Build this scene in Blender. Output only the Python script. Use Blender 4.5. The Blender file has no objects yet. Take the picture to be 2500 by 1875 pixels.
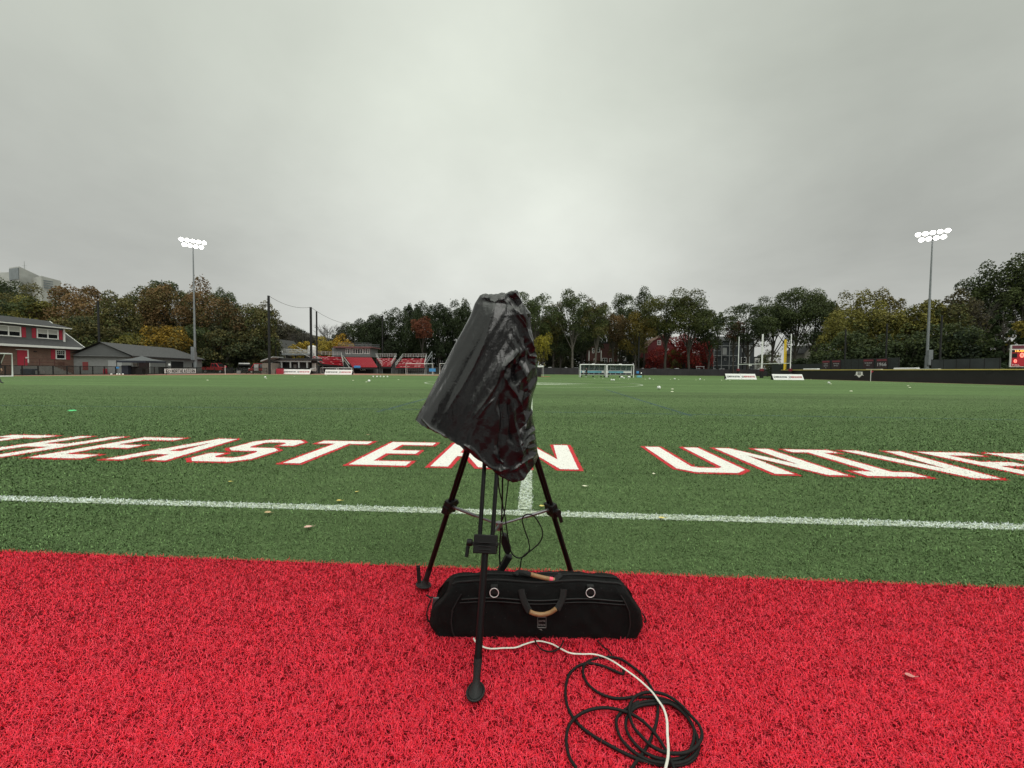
import bpy, math, random
import numpy as np
from mathutils import Vector, Matrix, noise
from mathutils.geometry import tessellate_polygon
random.seed(7); rng = np.random.default_rng(11)
SC = bpy.context.scene
COL = SC.collection
# ---------------------------------------------------------------- camera
# source photo is 2500x1875; the helpers below turn a photo direction plus a distance into a real place
FPX = 940.0; PITCH = math.atan(32.4/940); ROLL = .0085; EYE = 1.08
cp, sp, cr, sr = math.cos(PITCH), math.sin(PITCH), math.cos(ROLL), math.sin(ROLL)
FWD = Vector((0, cp, -sp)); U0 = Vector((0, sp, cp)); R0 = Vector((1, 0, 0))
RT = R0*cr + U0*sr; UP = U0*cr - R0*sr
cam = bpy.data.cameras.new('camera'); camo = bpy.data.objects.new('camera', cam); COL.objects.link(camo)
cam.sensor_width = 36; cam.lens = FPX/2500*36; cam.clip_start = .05; cam.clip_end = 4000
M = Matrix((RT, UP, -FWD)).transposed().to_4x4(); M.translation = Vector((0, 0, EYE)); camo.matrix_world = M
SC.camera = camo
def ray(px, py): return FWD + RT*((px-1250)/FPX) - UP*((py-937.5)/FPX)
def G(px, py, z=0.):
    d = ray(px, py); t = (z-EYE)/d.z; return Vector((d.x*t, d.y*t, z))
def at(px, py, Y):
    d = ray(px, py); t = Y/d.y; return Vector((d.x*t, Y, EYE+d.z*t))
def hor(px): return 905.1 + ROLL*(px-1250)
def XA(px, Y): return at(px, hor(px), Y).x
def ZA(px, py, Y): return at(px, py, Y).z
def onX(px, py, X):
    d = ray(px, py); t = X/d.x; return Vector((X, d.y*t, EYE+d.z*t))
AL = math.radians(3.07)
def FW(u, v, z=0.): return Vector((u*math.cos(AL)+v*math.sin(AL), -u*math.sin(AL)+v*math.cos(AL), z))
# ---------------------------------------------------------------- world
SC.render.engine = 'CYCLES'
SC.view_settings.view_transform = 'Standard'; SC.view_settings.look = 'None'
SC.view_settings.exposure = 0.0; SC.view_settings.gamma = 1
W = bpy.data.worlds.new('World'); SC.world = W; W.use_nodes = True
nt = W.node_tree; nt.nodes.clear()
def N(t, **k):
    n = nt.nodes.new(t)
    for a, b in k.items(): setattr(n, a, b)
    return n
def mathn(op, a, b=None, clamp=False):
    n = N('ShaderNodeMath', operation=op, use_clamp=clamp)
    for i, v in enumerate((a, b)):
        if v is None: continue
        if hasattr(v, 'is_linked'): nt.links.new(v, n.inputs[i])
        else: n.inputs[i].default_value = v
    return n.outputs[0]
SUN_EL, SUN_ROT = 48, 150
tc = N('ShaderNodeTexCoord'); gen = tc.outputs['Generated']
sky = N('ShaderNodeTexSky', sky_type='NISHITA', sun_disc=False); sky.sun_elevation = math.radians(SUN_EL); sky.sun_rotation = math.radians(SUN_ROT)
sky.air_density = 1.0; sky.dust_density = 4.0
sx = N('ShaderNodeSeparateXYZ'); nt.links.new(gen, sx.inputs[0])
X_, Y_, Z_ = sx.outputs
zz = mathn('ADD', mathn('ABSOLUTE', Z_), .22)
cxy = N('ShaderNodeCombineXYZ')
nt.links.new(mathn('DIVIDE', X_, zz), cxy.inputs[0]); nt.links.new(mathn('DIVIDE', Y_, zz), cxy.inputs[1])
n1 = N('ShaderNodeTexNoise'); n1.inputs['Scale'].default_value = .85; n1.inputs['Detail'].default_value = 6; n1.inputs['Roughness'].default_value = .58; n1.inputs['Distortion'].default_value = .25
nt.links.new(cxy.outputs[0], n1.inputs['Vector'])
n2 = N('ShaderNodeTexNoise'); n2.inputs['Scale'].default_value = 2.2; n2.inputs['Detail'].default_value = 5; n2.inputs['Roughness'].default_value = .5
nt.links.new(gen, n2.inputs['Vector'])
val = mathn('ADD', mathn('MULTIPLY', mathn('SUBTRACT', n1.outputs['Fac'], .5), .30), mathn('MULTIPLY', mathn('SUBTRACT', n2.outputs['Fac'], .5), .22))
# broad lighter and darker banks of the cloud deck, by compass direction and height
for (px, py, amp, pw) in ((950, 120, .13, 7), (1420, 600, .12, 40), (2050, 360, -.06, 9), (60, 560, -.10, 10), (2500, 700, -.08, 10), (1250, 640, .10, 7), (450, 330, -.02, 16), (0, 0, -.03, 9), (2400, 0, .0, 9), (1700, 80, -.02, 20)):
    L = ray(px, py).normalized()
    d = N('ShaderNodeVectorMath', operation='DOT_PRODUCT'); nt.links.new(gen, d.inputs[0]); d.inputs[1].default_value = L
    val = mathn('ADD', val, mathn('MULTIPLY', mathn('POWER', mathn('MAXIMUM', d.outputs['Value'], 0), pw), amp))
lum = mathn('ADD', val, .59)
# a real overcast sky is up to three times brighter overhead than near the horizon
ov = N('ShaderNodeMapRange'); ov.interpolation_type = 'SMOOTHSTEP'
ov.inputs['From Min'].default_value = .70; ov.inputs['From Max'].default_value = 1; ov.inputs['To Min'].default_value = 1; ov.inputs['To Max'].default_value = 3.2
nt.links.new(Z_, ov.inputs['Value'])
bk = N('ShaderNodeMapRange'); bk.interpolation_type = 'SMOOTHSTEP'
bk.inputs['From Min'].default_value = .45; bk.inputs['From Max'].default_value = -.5; bk.inputs['To Min'].default_value = 1; bk.inputs['To Max'].default_value = 1.55
nt.links.new(Y_, bk.inputs['Value'])
lum = mathn('MULTIPLY', mathn('MULTIPLY', lum, ov.outputs[0]), mathn('MULTIPLY', bk.outputs[0], 10))
tint = N('ShaderNodeMapRange'); nt.links.new(Z_, tint.inputs['Value']); tint.inputs['From Max'].default_value = .55
tm = N('ShaderNodeMix', data_type='RGBA'); nt.links.new(tint.outputs[0], tm.inputs['Factor'])
tm.inputs[6].default_value = (.99, 1.0, .955, 1); tm.inputs[7].default_value = (.965, 1.02, .905, 1)
cm = N('ShaderNodeVectorMath', operation='SCALE'); nt.links.new(tm.outputs[2], cm.inputs[0]); nt.links.new(lum, cm.inputs['Scale'])
mx = N('ShaderNodeMix', data_type='RGBA'); mx.inputs['Factor'].default_value = .03
nt.links.new(cm.outputs[0], mx.inputs[6]); nt.links.new(sky.outputs[0], mx.inputs[7])
bg = N('ShaderNodeBackground'); bg.inputs['Strength'].default_value = .1
nt.links.new(mx.outputs[2], bg.inputs['Color'])
wo = N('ShaderNodeOutputWorld'); nt.links.new(bg.outputs[0], wo.inputs['Surface'])
sun = bpy.data.lights.new('sun', 'SUN'); suno = bpy.data.objects.new('sun', sun); COL.objects.link(suno)
sun.energy = .9; sun.angle = math.radians(35); sun.color = (1, .98, .94)
az = math.radians(SUN_ROT); el = math.radians(SUN_EL)
sd = Vector((math.sin(az)*math.cos(el), math.cos(az)*math.cos(el), math.sin(el)))
suno.rotation_euler = sd.to_track_quat('Z', 'Y').to_euler(); suno.location = (0, 0, 40)

# ---------------------------------------------------------------- materials
MATS = {}
def mat(name, col, rough=.6, metal=0, var=.15, scale=3., bump=0., bscale=None, emit=None, spec=.5, vcol=False, ocol=False, coat=0, alpha=None, stretch=None, trans=0):
    if name in MATS: return MATS[name]
    m = bpy.data.materials.new(name); MATS[name] = m; m.use_nodes = True
    t = m.node_tree; b = t.nodes['Principled BSDF']
    b.inputs['Roughness'].default_value = rough; b.inputs['Metallic'].default_value = metal
    b.inputs['Specular IOR Level'].default_value = spec; b.inputs['Coat Weight'].default_value = coat
    b.inputs['Transmission Weight'].default_value = trans
    tcn = t.nodes.new('ShaderNodeTexCoord'); vec = tcn.outputs['Object']
    if stretch:
        mp = t.nodes.new('ShaderNodeMapping'); mp.inputs['Scale'].default_value = stretch; t.links.new(vec, mp.inputs[0]); vec = mp.outputs[0]
    no = t.nodes.new('ShaderNodeTexNoise'); no.inputs['Scale'].default_value = scale; no.inputs['Detail'].default_value = 5; t.links.new(vec, no.inputs['Vector'])
    mr = t.nodes.new('ShaderNodeMapRange'); mr.inputs['From Min'].default_value = .25; mr.inputs['From Max'].default_value = .75
    mr.inputs['To Min'].default_value = 1-var; mr.inputs['To Max'].default_value = 1+var; t.links.new(no.outputs['Fac'], mr.inputs['Value'])
    sc = t.nodes.new('ShaderNodeVectorMath'); sc.operation = 'SCALE'; t.links.new(mr.outputs[0], sc.inputs['Scale'])
    if vcol:
        a = t.nodes.new('ShaderNodeAttribute'); a.attribute_name = 'tone'; t.links.new(a.outputs['Color'], sc.inputs[0])
    elif ocol:
        a = t.nodes.new('ShaderNodeObjectInfo'); t.links.new(a.outputs['Color'], sc.inputs[0])
    else: sc.inputs[0].default_value = col
    t.links.new(sc.outputs[0], b.inputs['Base Color'])
    if bump:
        nb = t.nodes.new('ShaderNodeTexNoise'); nb.inputs['Scale'].default_value = bscale or scale*6; nb.inputs['Detail'].default_value = 6; t.links.new(vec, nb.inputs['Vector'])
        bp = t.nodes.new('ShaderNodeBump'); bp.inputs['Strength'].default_value = bump; bp.inputs['Distance'].default_value = .02
        t.links.new(nb.outputs['Fac'], bp.inputs['Height']); t.links.new(bp.outputs[0], b.inputs['Normal'])
    if emit:
        b.inputs['Emission Color'].default_value = (*emit[:3], 1); b.inputs['Emission Strength'].default_value = emit[3]
    if alpha is not None: b.inputs['Alpha'].default_value = alpha
    return m
def brickmat(name, c1, c2, mortar, w, h, rough=.9):
    m = bpy.data.materials.new(name); m.use_nodes = True; t = m.node_tree; b = t.nodes['Principled BSDF']; b.inputs['Roughness'].default_value = rough
    tcn = t.nodes.new('ShaderNodeTexCoord'); s = t.nodes.new('ShaderNodeSeparateXYZ'); t.links.new(tcn.outputs['Object'], s.inputs[0])
    ad = t.nodes.new('ShaderNodeMath'); t.links.new(s.outputs[0], ad.inputs[0]); t.links.new(s.outputs[1], ad.inputs[1])
    c = t.nodes.new('ShaderNodeCombineXYZ'); t.links.new(ad.outputs[0], c.inputs[0]); t.links.new(s.outputs[2], c.inputs[1])
    br = t.nodes.new('ShaderNodeTexBrick'); t.links.new(c.outputs[0], br.inputs['Vector'])
    br.inputs['Color1'].default_value = (*c1, 1); br.inputs['Color2'].default_value = (*c2, 1); br.inputs['Mortar'].default_value = (*mortar, 1)
    br.inputs['Scale'].default_value = 1; br.inputs['Brick Width'].default_value = w; br.inputs['Row Height'].default_value = h; br.inputs['Mortar Size'].default_value = h*.1
    no = t.nodes.new('ShaderNodeTexNoise'); no.inputs['Scale'].default_value = 1.2; no.inputs['Detail'].default_value = 6; t.links.new(tcn.outputs['Object'], no.inputs['Vector'])
    mr = t.nodes.new('ShaderNodeMapRange'); mr.inputs['To Min'].default_value = .65; mr.inputs['To Max'].default_value = 1.35; t.links.new(no.outputs['Fac'], mr.inputs['Value'])
    sc = t.nodes.new('ShaderNodeVectorMath'); sc.operation = 'SCALE'; t.links.new(br.outputs['Color'], sc.inputs[0]); t.links.new(mr.outputs[0], sc.inputs['Scale'])
    t.links.new(sc.outputs[0], b.inputs['Base Color']); return m
def clapmat(name, col, pitch=.15, rough=.75, var=.12):
    """horizontal boards: a bump and a slight tone change per board"""
    m = mat(name, col, rough, var=var, scale=.8); t = m.node_tree; b = t.nodes['Principled BSDF']
    tcn = t.nodes.new('ShaderNodeTexCoord'); s = t.nodes.new('ShaderNodeSeparateXYZ'); t.links.new(tcn.outputs['Object'], s.inputs[0])
    fr = t.nodes.new('ShaderNodeMath'); fr.operation = 'PINGPONG'; t.links.new(s.outputs[2], fr.inputs[0]); fr.inputs[1].default_value = pitch
    bp = t.nodes.new('ShaderNodeBump'); bp.inputs['Strength'].default_value = .5; bp.inputs['Distance'].default_value = .15
    t.links.new(fr.outputs[0], bp.inputs['Height']); t.links.new(bp.outputs[0], b.inputs['Normal']); return m

# ---------------------------------------------------------------- object helpers
ORG = {}
def props(o, label=None, cat=None, group=None, kind=None, category=None):
    cat = cat or category
    if label: o['label'] = label
    if cat: o['category'] = cat
    if group: o['group'] = group
    if kind: o['kind'] = kind
    return o
def thing(name, loc, label, cat, group=None):
    o = bpy.data.objects.new(name, None); COL.objects.link(o); o.location = loc; o.empty_display_size = .2
    ORG[o.as_pointer()] = Vector(loc); return props(o, label, cat, group)
class MB:
    def __init__(s): s.v = []; s.f = []; s.sm = []
    def add(s, vs, fs, smooth=False):
        k = len(s.v); s.v += [tuple(v) for v in vs]; s.f += [tuple(i+k for i in f) for f in fs]; s.sm += [smooth]*len(fs); return s
    def box(s, x0, x1, y0, y1, z0, z1, M=None):
        vs = [Vector((x, y, z)) for z in (z0, z1) for y in (y0, y1) for x in (x0, x1)]
        if M is not None: vs = [M @ v for v in vs]
        return s.add(vs, [(0, 2, 3, 1), (4, 5, 7, 6), (0, 1, 5, 4), (2, 6, 7, 3), (0, 4, 6, 2), (1, 3, 7, 5)])
    def beam(s, p, q, w, h=None, up=(0, 0, 1)):
        p, q = Vector(p), Vector(q); h = h or w; d = (q-p).normalized(); a = d.cross(Vector(up))
        if a.length < 1e-4: a = d.cross(Vector((0, 1, 0)))
        a.normalize(); b = a.cross(d); vs = []
        for c in (p, q):
            for i, j in ((-1, -1), (1, -1), (1, 1), (-1, 1)): vs.append(c + a*(i*w/2) + b*(j*h/2))
        return s.add(vs, [(0, 1, 2, 3), (7, 6, 5, 4), (0, 4, 5, 1), (1, 5, 6, 2), (2, 6, 7, 3), (3, 7, 4, 0)])
    def tube(s, pts, r, n=8, cap=True, flat=1., updir=None):
        pts = [Vector(p) for p in pts]; rs = r if isinstance(r, (list, tuple)) else [r]*len(pts); k = len(s.v); vs = []; fs = []
        prev = None
        for i, p in enumerate(pts):
            d = (pts[min(i+1, len(pts)-1)] - pts[max(i-1, 0)]).normalized()
            ref = Vector(updir) if updir else (prev if prev else (Vector((0, 0, 1)) if abs(d.z) < .9 else Vector((1, 0, 0))))
            b = (ref - d*ref.dot(d)).normalized(); a = d.cross(b); prev = b
            for j in range(n):
                t = 2*math.pi*j/n; vs.append(p + a*(math.cos(t)*rs[i]) + b*(math.sin(t)*rs[i]*flat))
        for i in range(len(pts)-1):
            for j in range(n): fs.append((i*n+j, i*n+(j+1) % n, (i+1)*n+(j+1) % n, (i+1)*n+j))
        s.add(vs, fs, True)
        if cap: s.add(vs[:n], [tuple(range(n))[::-1]]); s.add(vs[-n:], [tuple(range(n))])
        return s
    def prism(s, poly, d, M=None):
        """poly: 3D outline; d: extrusion vector"""
        d = Vector(d); n = len(poly); a = [Vector(p) for p in poly]; b = [p+d for p in a]
        if M is not None: a = [M @ p for p in a]; b = [M @ p for p in b]
        return s.add(a+b, [tuple(range(n))[::-1], tuple(range(n, 2*n))] + [(i, (i+1) % n, n+(i+1) % n, n+i) for i in range(n)])
    def sphere(s, c, r, n=12, m=8, sq=1.):
        c = Vector(c); vs = [c+Vector((0, 0, r*sq))]
        for i in range(1, m):
            a = math.pi*i/m
            for j in range(n):
                t = 2*math.pi*j/n; vs.append(c + Vector((r*math.sin(a)*math.cos(t), r*math.sin(a)*math.sin(t), r*sq*math.cos(a))))
        vs.append(c-Vector((0, 0, r*sq))); fs = [(0, 1+j, 1+(j+1) % n) for j in range(n)]
        for i in range(m-2):
            for j in range(n): fs.append((1+i*n+j, 1+(i+1)*n+j, 1+(i+1)*n+(j+1) % n, 1+i*n+(j+1) % n))
        L = len(vs)-1; fs += [(L, 1+(m-2)*n+(j+1) % n, 1+(m-2)*n+j) for j in range(n)]
        return s.add(vs, fs, True)
    def build(s, name, m, parent=None, bevel=0, **k):
        me = bpy.data.meshes.new(name)
        org = ORG.get(parent.as_pointer(), Vector()) if parent else Vector()
        me.from_pydata([Vector(v)-org for v in s.v], [], s.f)
        me.polygons.foreach_set('use_smooth', s.sm)
        for q in (m if isinstance(m, (list, tuple)) else [m]): me.materials.append(q)
        o = bpy.data.objects.new(name, me); COL.objects.link(o)
        if parent: o.parent = parent; ORG[o.as_pointer()] = org
        if bevel:
            b = o.modifiers.new('bevel', 'BEVEL'); b.width = bevel; b.segments = 2; b.limit_method = 'ANGLE'
        return props(o, **k)
def dup(root, loc, label, **k):
    r = root.copy(); COL.objects.link(r); r.location = loc; r['label'] = label
    for a, b in k.items(): r[a] = b
    for ch in list(root.children):
        c = ch.copy(); COL.objects.link(c); c.parent = r
        for g in ch.children:
            d = g.copy(); COL.objects.link(d); d.parent = c
    return r
def textmesh(s, size, bold=0., squeeze=1., align='CENTER', mono=None):
    cu = bpy.data.curves.new('t', 'FONT'); cu.body = s; cu.size = size; cu.offset = bold*size; cu.align_x = align; cu.align_y = 'CENTER'; cu.resolution_u = 3
    ob = bpy.data.objects.new('t', cu); COL.objects.link(ob); bpy.context.view_layer.update()
    me = ob.to_mesh(); vs = [(v.co.x*squeeze, v.co.y) for v in me.vertices]; fs = [tuple(p.vertices) for p in me.polygons]
    ob.to_mesh_clear(); bpy.data.objects.remove(ob); return vs, fs
def put2d(mb, vs, fs, o, ex, ey):
    o, ex, ey = Vector(o), Vector(ex), Vector(ey); return mb.add([o+ex*a+ey*b for a, b in vs], fs)
def spline(P, k=6):
    P = [Vector(p) for p in P]; out = []
    for i in range(len(P)-1):
        a, b, c, d = P[max(i-1, 0)], P[i], P[i+1], P[min(i+2, len(P)-1)]
        for j in range(k):
            t = j/k; out.append(.5*((2*b)+(c-a)*t+(2*a-5*b+4*c-d)*t*t+(3*b-a-3*c+d)*t**3))
    return out+[P[-1]]
def npmesh(name, v, f, m, tone=None, smooth=False):
    me = bpy.data.meshes.new(name); nv = len(v); nf = len(f); k = f.shape[1]
    me.vertices.add(nv); me.vertices.foreach_set('co', np.ascontiguousarray(v, dtype=np.float32).ravel())
    me.loops.add(nf*k); me.loops.foreach_set('vertex_index', np.ascontiguousarray(f, dtype=np.int32).ravel())
    me.polygons.add(nf); me.polygons.foreach_set('loop_start', np.arange(0, nf*k, k, dtype=np.int32))
    me.update(calc_edges=True)
    if smooth: me.polygons.foreach_set('use_smooth', np.ones(nf, dtype=bool))
    if tone is not None:
        a = me.color_attributes.new('tone', 'FLOAT_COLOR', 'POINT'); c = np.ones((nv, 4), dtype=np.float32); c[:, :3] = tone; a.data.foreach_set('color', c.ravel())
    me.materials.append(m); return me
def link(name, me, parent=None, **k):
    o = bpy.data.objects.new(name, me); COL.objects.link(o)
    if parent: o.parent = parent
    return props(o, **k)
# ================================================================ ground, field and markings
def sheet(name, pts, m, z, kind='structure'):
    ps = [Vector((p[0], p[1], z)) for p in pts]; tr = tessellate_polygon([ps]); b = MB()
    fs = []
    for t in tr:
        a, b1, c = (ps[i] for i in t); fs.append(t if (b1-a).cross(c-a).z > 0 else t[::-1])
    return b.add(ps, fs).build(name, m, kind=kind)
def turfmat(name, base, dark, light, blade):
    m = bpy.data.materials.new(name); m.use_nodes = True; t = m.node_tree; b = t.nodes['Principled BSDF']
    b.inputs['Roughness'].default_value = .75; b.inputs['Specular IOR Level'].default_value = .05
    tcn = t.nodes.new('ShaderNodeTexCoord')
    def noi(s, st=(1, 1, 1), det=4, ro=.6):
        mp = t.nodes.new('ShaderNodeMapping'); mp.inputs['Scale'].default_value = st; mp.inputs['Rotation'].default_value = (0, 0, AL); t.links.new(tcn.outputs['Object'], mp.inputs[0])
        n = t.nodes.new('ShaderNodeTexNoise'); n.inputs['Scale'].default_value = s; n.inputs['Detail'].default_value = det; n.inputs['Roughness'].default_value = ro; t.links.new(mp.outputs[0], n.inputs['Vector']); return n.outputs['Fac']
    fine = noi(blade, det=8, ro=.85); mid = noi(6, (.35, 1, 1)); big = noi(.12, (.2, 1, 1), 3); bands = noi(.5, (.05, 1, 1), 2)
    cr_ = t.nodes.new('ShaderNodeValToRGB'); cr_.color_ramp.elements[0].position = .36; cr_.color_ramp.elements[1].position = .66
    cr_.color_ramp.elements[0].color = (*dark, 1); cr_.color_ramp.elements[1].color = (*light, 1); e = cr_.color_ramp.elements.new(.5); e.color = (*base, 1)
    t.links.new(fine, cr_.inputs[0])
    def rng_(x, lo, hi):
        r = t.nodes.new('ShaderNodeMapRange'); r.inputs['From Min'].default_value = .3; r.inputs['From Max'].default_value = .7; r.inputs['To Min'].default_value = lo; r.inputs['To Max'].default_value = hi; t.links.new(x, r.inputs['Value']); return r.outputs[0]
    def mul(a, c):
        q = t.nodes.new('ShaderNodeMath'); q.operation = 'MULTIPLY'; t.links.new(a, q.inputs[0]); t.links.new(c, q.inputs[1]); return q.outputs[0]
    f = mul(mul(mul(rng_(mid, .80, 1.2), rng_(big, .88, 1.14)), rng_(bands, .84, 1.16)), rng_(noi(2.2, (.12, 1, 1), 6, .75), .84, 1.18))
    sc = t.nodes.new('ShaderNodeVectorMath'); sc.operation = 'SCALE'; t.links.new(cr_.outputs[0], sc.inputs[0]); t.links.new(f, sc.inputs['Scale'])
    t.links.new(sc.outputs[0], b.inputs['Base Color'])
    bp = t.nodes.new('ShaderNodeBump'); bp.inputs['Strength'].default_value = .35; bp.inputs['Distance'].default_value = .015
    t.links.new(fine, bp.inputs['Height']); t.links.new(bp.outputs[0], b.inputs['Normal']); return m
M_far = mat('verge_soil', (.07, .075, .045), .95, var=.5, scale=.35)
M_green = turfmat('green_turf', (.090, .146, .054), (.048, .080, .028), (.145, .220, .088), 38)
M_green_near = turfmat('green_turf_backing', (.084, .128, .051), (.045, .070, .027), (.130, .190, .082), 50)
M_redbase = turfmat('red_turf_backing', (.16, .006, .010), (.016, .003, .003), (.36, .014, .024), 70)
M_clay = mat('clay', (.27, .125, .085), .95, var=.25, scale=.6)
M_asph = mat('asphalt', (.055, .055, .057), .9, var=.3, scale=.5)
NEAR = 22.0
b = MB(); b.add([(-2500, -400, -.012), (2500, -400, -.012), (2500, 3000, -.012), (-2500, 3000, -.012)], [(0, 1, 2, 3)]).build('ground', M_far, kind='structure')
sheet('clay_track', [(-62, -30), (-60, 52), (-59, 84), (-47, 84), (-44, 100), (14, 104), (14, 126.4), (90, 126.4), (57, 84), (55.2, 76), (55.2, -30)], M_clay, -.004)
TURF = [(-57.5, -30), (-57, 42), (-49, 60), (-45.5, 72), (-27, 75), (-13, 75), (3, 95), (13, 123), (86, 124), (54, 81), (52.6, 74), (52.6, -30)]
v0 = FW(-60, 2.053); v1 = FW(60, 2.053)
n0 = FW(-60, NEAR); n1_ = FW(60, NEAR)
sheet('field_turf', [(-57.2, n0.y-.5), (-57, 42)]+TURF[2:-2]+[(52.6, 74), (52.6, n1_.y-.3)], M_green, 0.)
sheet('near_turf', [FW(-60, 2.053)[:2], FW(55, 2.053)[:2], FW(55, NEAR)[:2], FW(-60, NEAR)[:2]], M_green_near, -.0005)
sheet('red_turf', [FW(-60, -14)[:2], FW(55, -14)[:2], FW(55, 2.05)[:2], FW(-60, 2.05)[:2]], M_redbase, 0.)
sheet('strip_of_grass', [(-30, 88), (-6, 88), (-4, 95), (-33, 95)], M_green, .002)
sheet('street', [(-30, 131), (160, 131), (160, 141), (-30, 141)], M_asph, .0)
sheet('car_park', [(-95, 60), (-59.2, 60), (-59.2, 100), (-48, 110), (-90, 130)], M_asph, -.0045)
# hill on the left behind the trees
hm = MB(); nx, ny = 30, 14
def hillz(x, y):
    a = max(0, min(1, (-x-45)/110)); c = max(0, min(1, (y-88)/110)); return -.02 + 26*a*a*(3-2*a)*c*c*(3-2*c) + (noise.noise(Vector((x*.03, y*.03, 0)))*1.5*min(a, c))
hm.add([(-330+i*(290/nx), 80+j*(330/ny), hillz(-330+i*(290/nx), 80+j*(330/ny))) for j in range(ny+1) for i in range(nx+1)], [(j*(nx+1)+i, j*(nx+1)+i+1, (j+1)*(nx+1)+i+1, (j+1)*(nx+1)+i) for j in range(ny) for i in range(nx)], True).build('hill', mat('leaf_litter', (.035, .032, .02), .95, var=.4, scale=.5), kind='structure')

# ---- painted lines
def paintmat(name, col, wear):
    m = mat(name, col, .8, var=.18, scale=60)
    if wear:
        t = m.node_tree; b = t.nodes['Principled BSDF']; no = t.nodes.new('ShaderNodeTexNoise'); no.inputs['Scale'].default_value = 30; no.inputs['Detail'].default_value = 6
        tcn = t.nodes.new('ShaderNodeTexCoord'); t.links.new(tcn.outputs['Object'], no.inputs['Vector'])
        mr = t.nodes.new('ShaderNodeMapRange'); mr.inputs['From Min'].default_value = .5-.1; mr.inputs['From Max'].default_value = .62; mr.inputs['To Min'].default_value = wear; mr.inputs['To Max'].default_value = 1; mr.clamp = True
        t.links.new(no.outputs['Fac'], mr.inputs['Value']); t.links.new(mr.outputs[0], b.inputs['Alpha'])
    return m
M_wl = paintmat('white_line_paint', (.46, .52, .40), .35); M_bl = paintmat('blue_line_paint', (.035, .085, .14), .2)
M_white = paintmat('white_letter_paint', (.74, .72, .68), 0); M_ro = paintmat('red_letter_paint', (.5, .02, .03), 0)
def fline(name, u0, v0, u1, v1, w, m, z=.004):
    a, c = Vector((u0, v0, 0)), Vector((u1, v1, 0)); d = (c-a).normalized(); n_ = Vector((-d.y, d.x, 0))*(w/2)
    return MB().add([FW(p.x, p.y, z) for p in (a-n_, c-n_, c+n_, a+n_)], [(0, 1, 2, 3)]).build(name, m, kind='structure')
SLV = 2.883; CV = 34.3; FV = 65.7
fline('sideline', -56, SLV, 52, SLV, .105, M_wl)
fline('midline', -.05, SLV+.08, -.05, CV*2-SLV, .11, M_wl)
fline('far_sideline', -56, FV, 52, FV, .12, M_wl)
for sgn in (-1, 1):
    U = 56*sgn; pu = 39.3*sgn
    if sgn > 0: U = 51
    fline('penalty_line', pu, CV-20.1, pu, CV+20.1, .13, M_wl); 
    for vv in (CV-20.1, CV+20.1): fline('penalty_line', U, vv, pu, vv, .13, M_wl)
fline('goal_line', -56, SLV, -56, FV, .12, M_wl, .0042)
fline('goal_area_line', -50.5, CV-9.15, -50.5, CV+9.15, .12, M_wl)
def ring(name, u, v, R, w, m, a0=0, a1=360, z=.005, n=120):
    b = MB(); vs = []; 
    for i in range(n+1):
        t = math.radians(a0+(a1-a0)*i/n)
        for r in (R-w/2, R+w/2): vs.append(FW(u+r*math.cos(t), v+r*math.sin(t), z))
    return b.add(vs, [(2*i, 2*i+1, 2*i+3, 2*i+2) for i in range(n)]).build(name, m, kind='structure')
ring('centre_circle', -.05, CV, 9.3, .15, M_wl)
# blue lacrosse lines
def gl(name, p, q, w, m, z=.0035):
    a, c = G(*p), G(*q); d = (c-a).normalized(); n_ = Vector((-d.y, d.x, 0))*(w/2); k = Vector((0, 0, z))
    return MB().add([a-n_+k, c-n_+k, c+n_+k, a+n_+k], [(0, 1, 2, 3)]).build(name, m, kind='structure')
gl('blue_line', (-300, 987), (1150, 1001), .10, M_bl); gl('blue_line', (1330, 1006), (2600, 1027), .10, M_bl)
gl('blue_line', (1478, 951), (1690, 1016), .10, M_bl, .0045); gl('blue_line', (1062, 968), (920, 1006), .10, M_bl, .0045)
# centre mark: pale winged emblem, seen edge-on
ce = [(-3.2, 2.2), (-1.2, 2.7), (1.5, 2.4), (5.4, 1.2), (2.6, .7), (.6, .9), (-.4, -.4), (2.2, -1.6), (4.2, -2.4), (1.2, -2.6), (-1.6, -2.3), (-3.4, -.6)]
sheet('centre_emblem', [FW(a+.2, CV-1.5+b_)[:2] for a, b_ in ce], M_wl, .0075)

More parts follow.
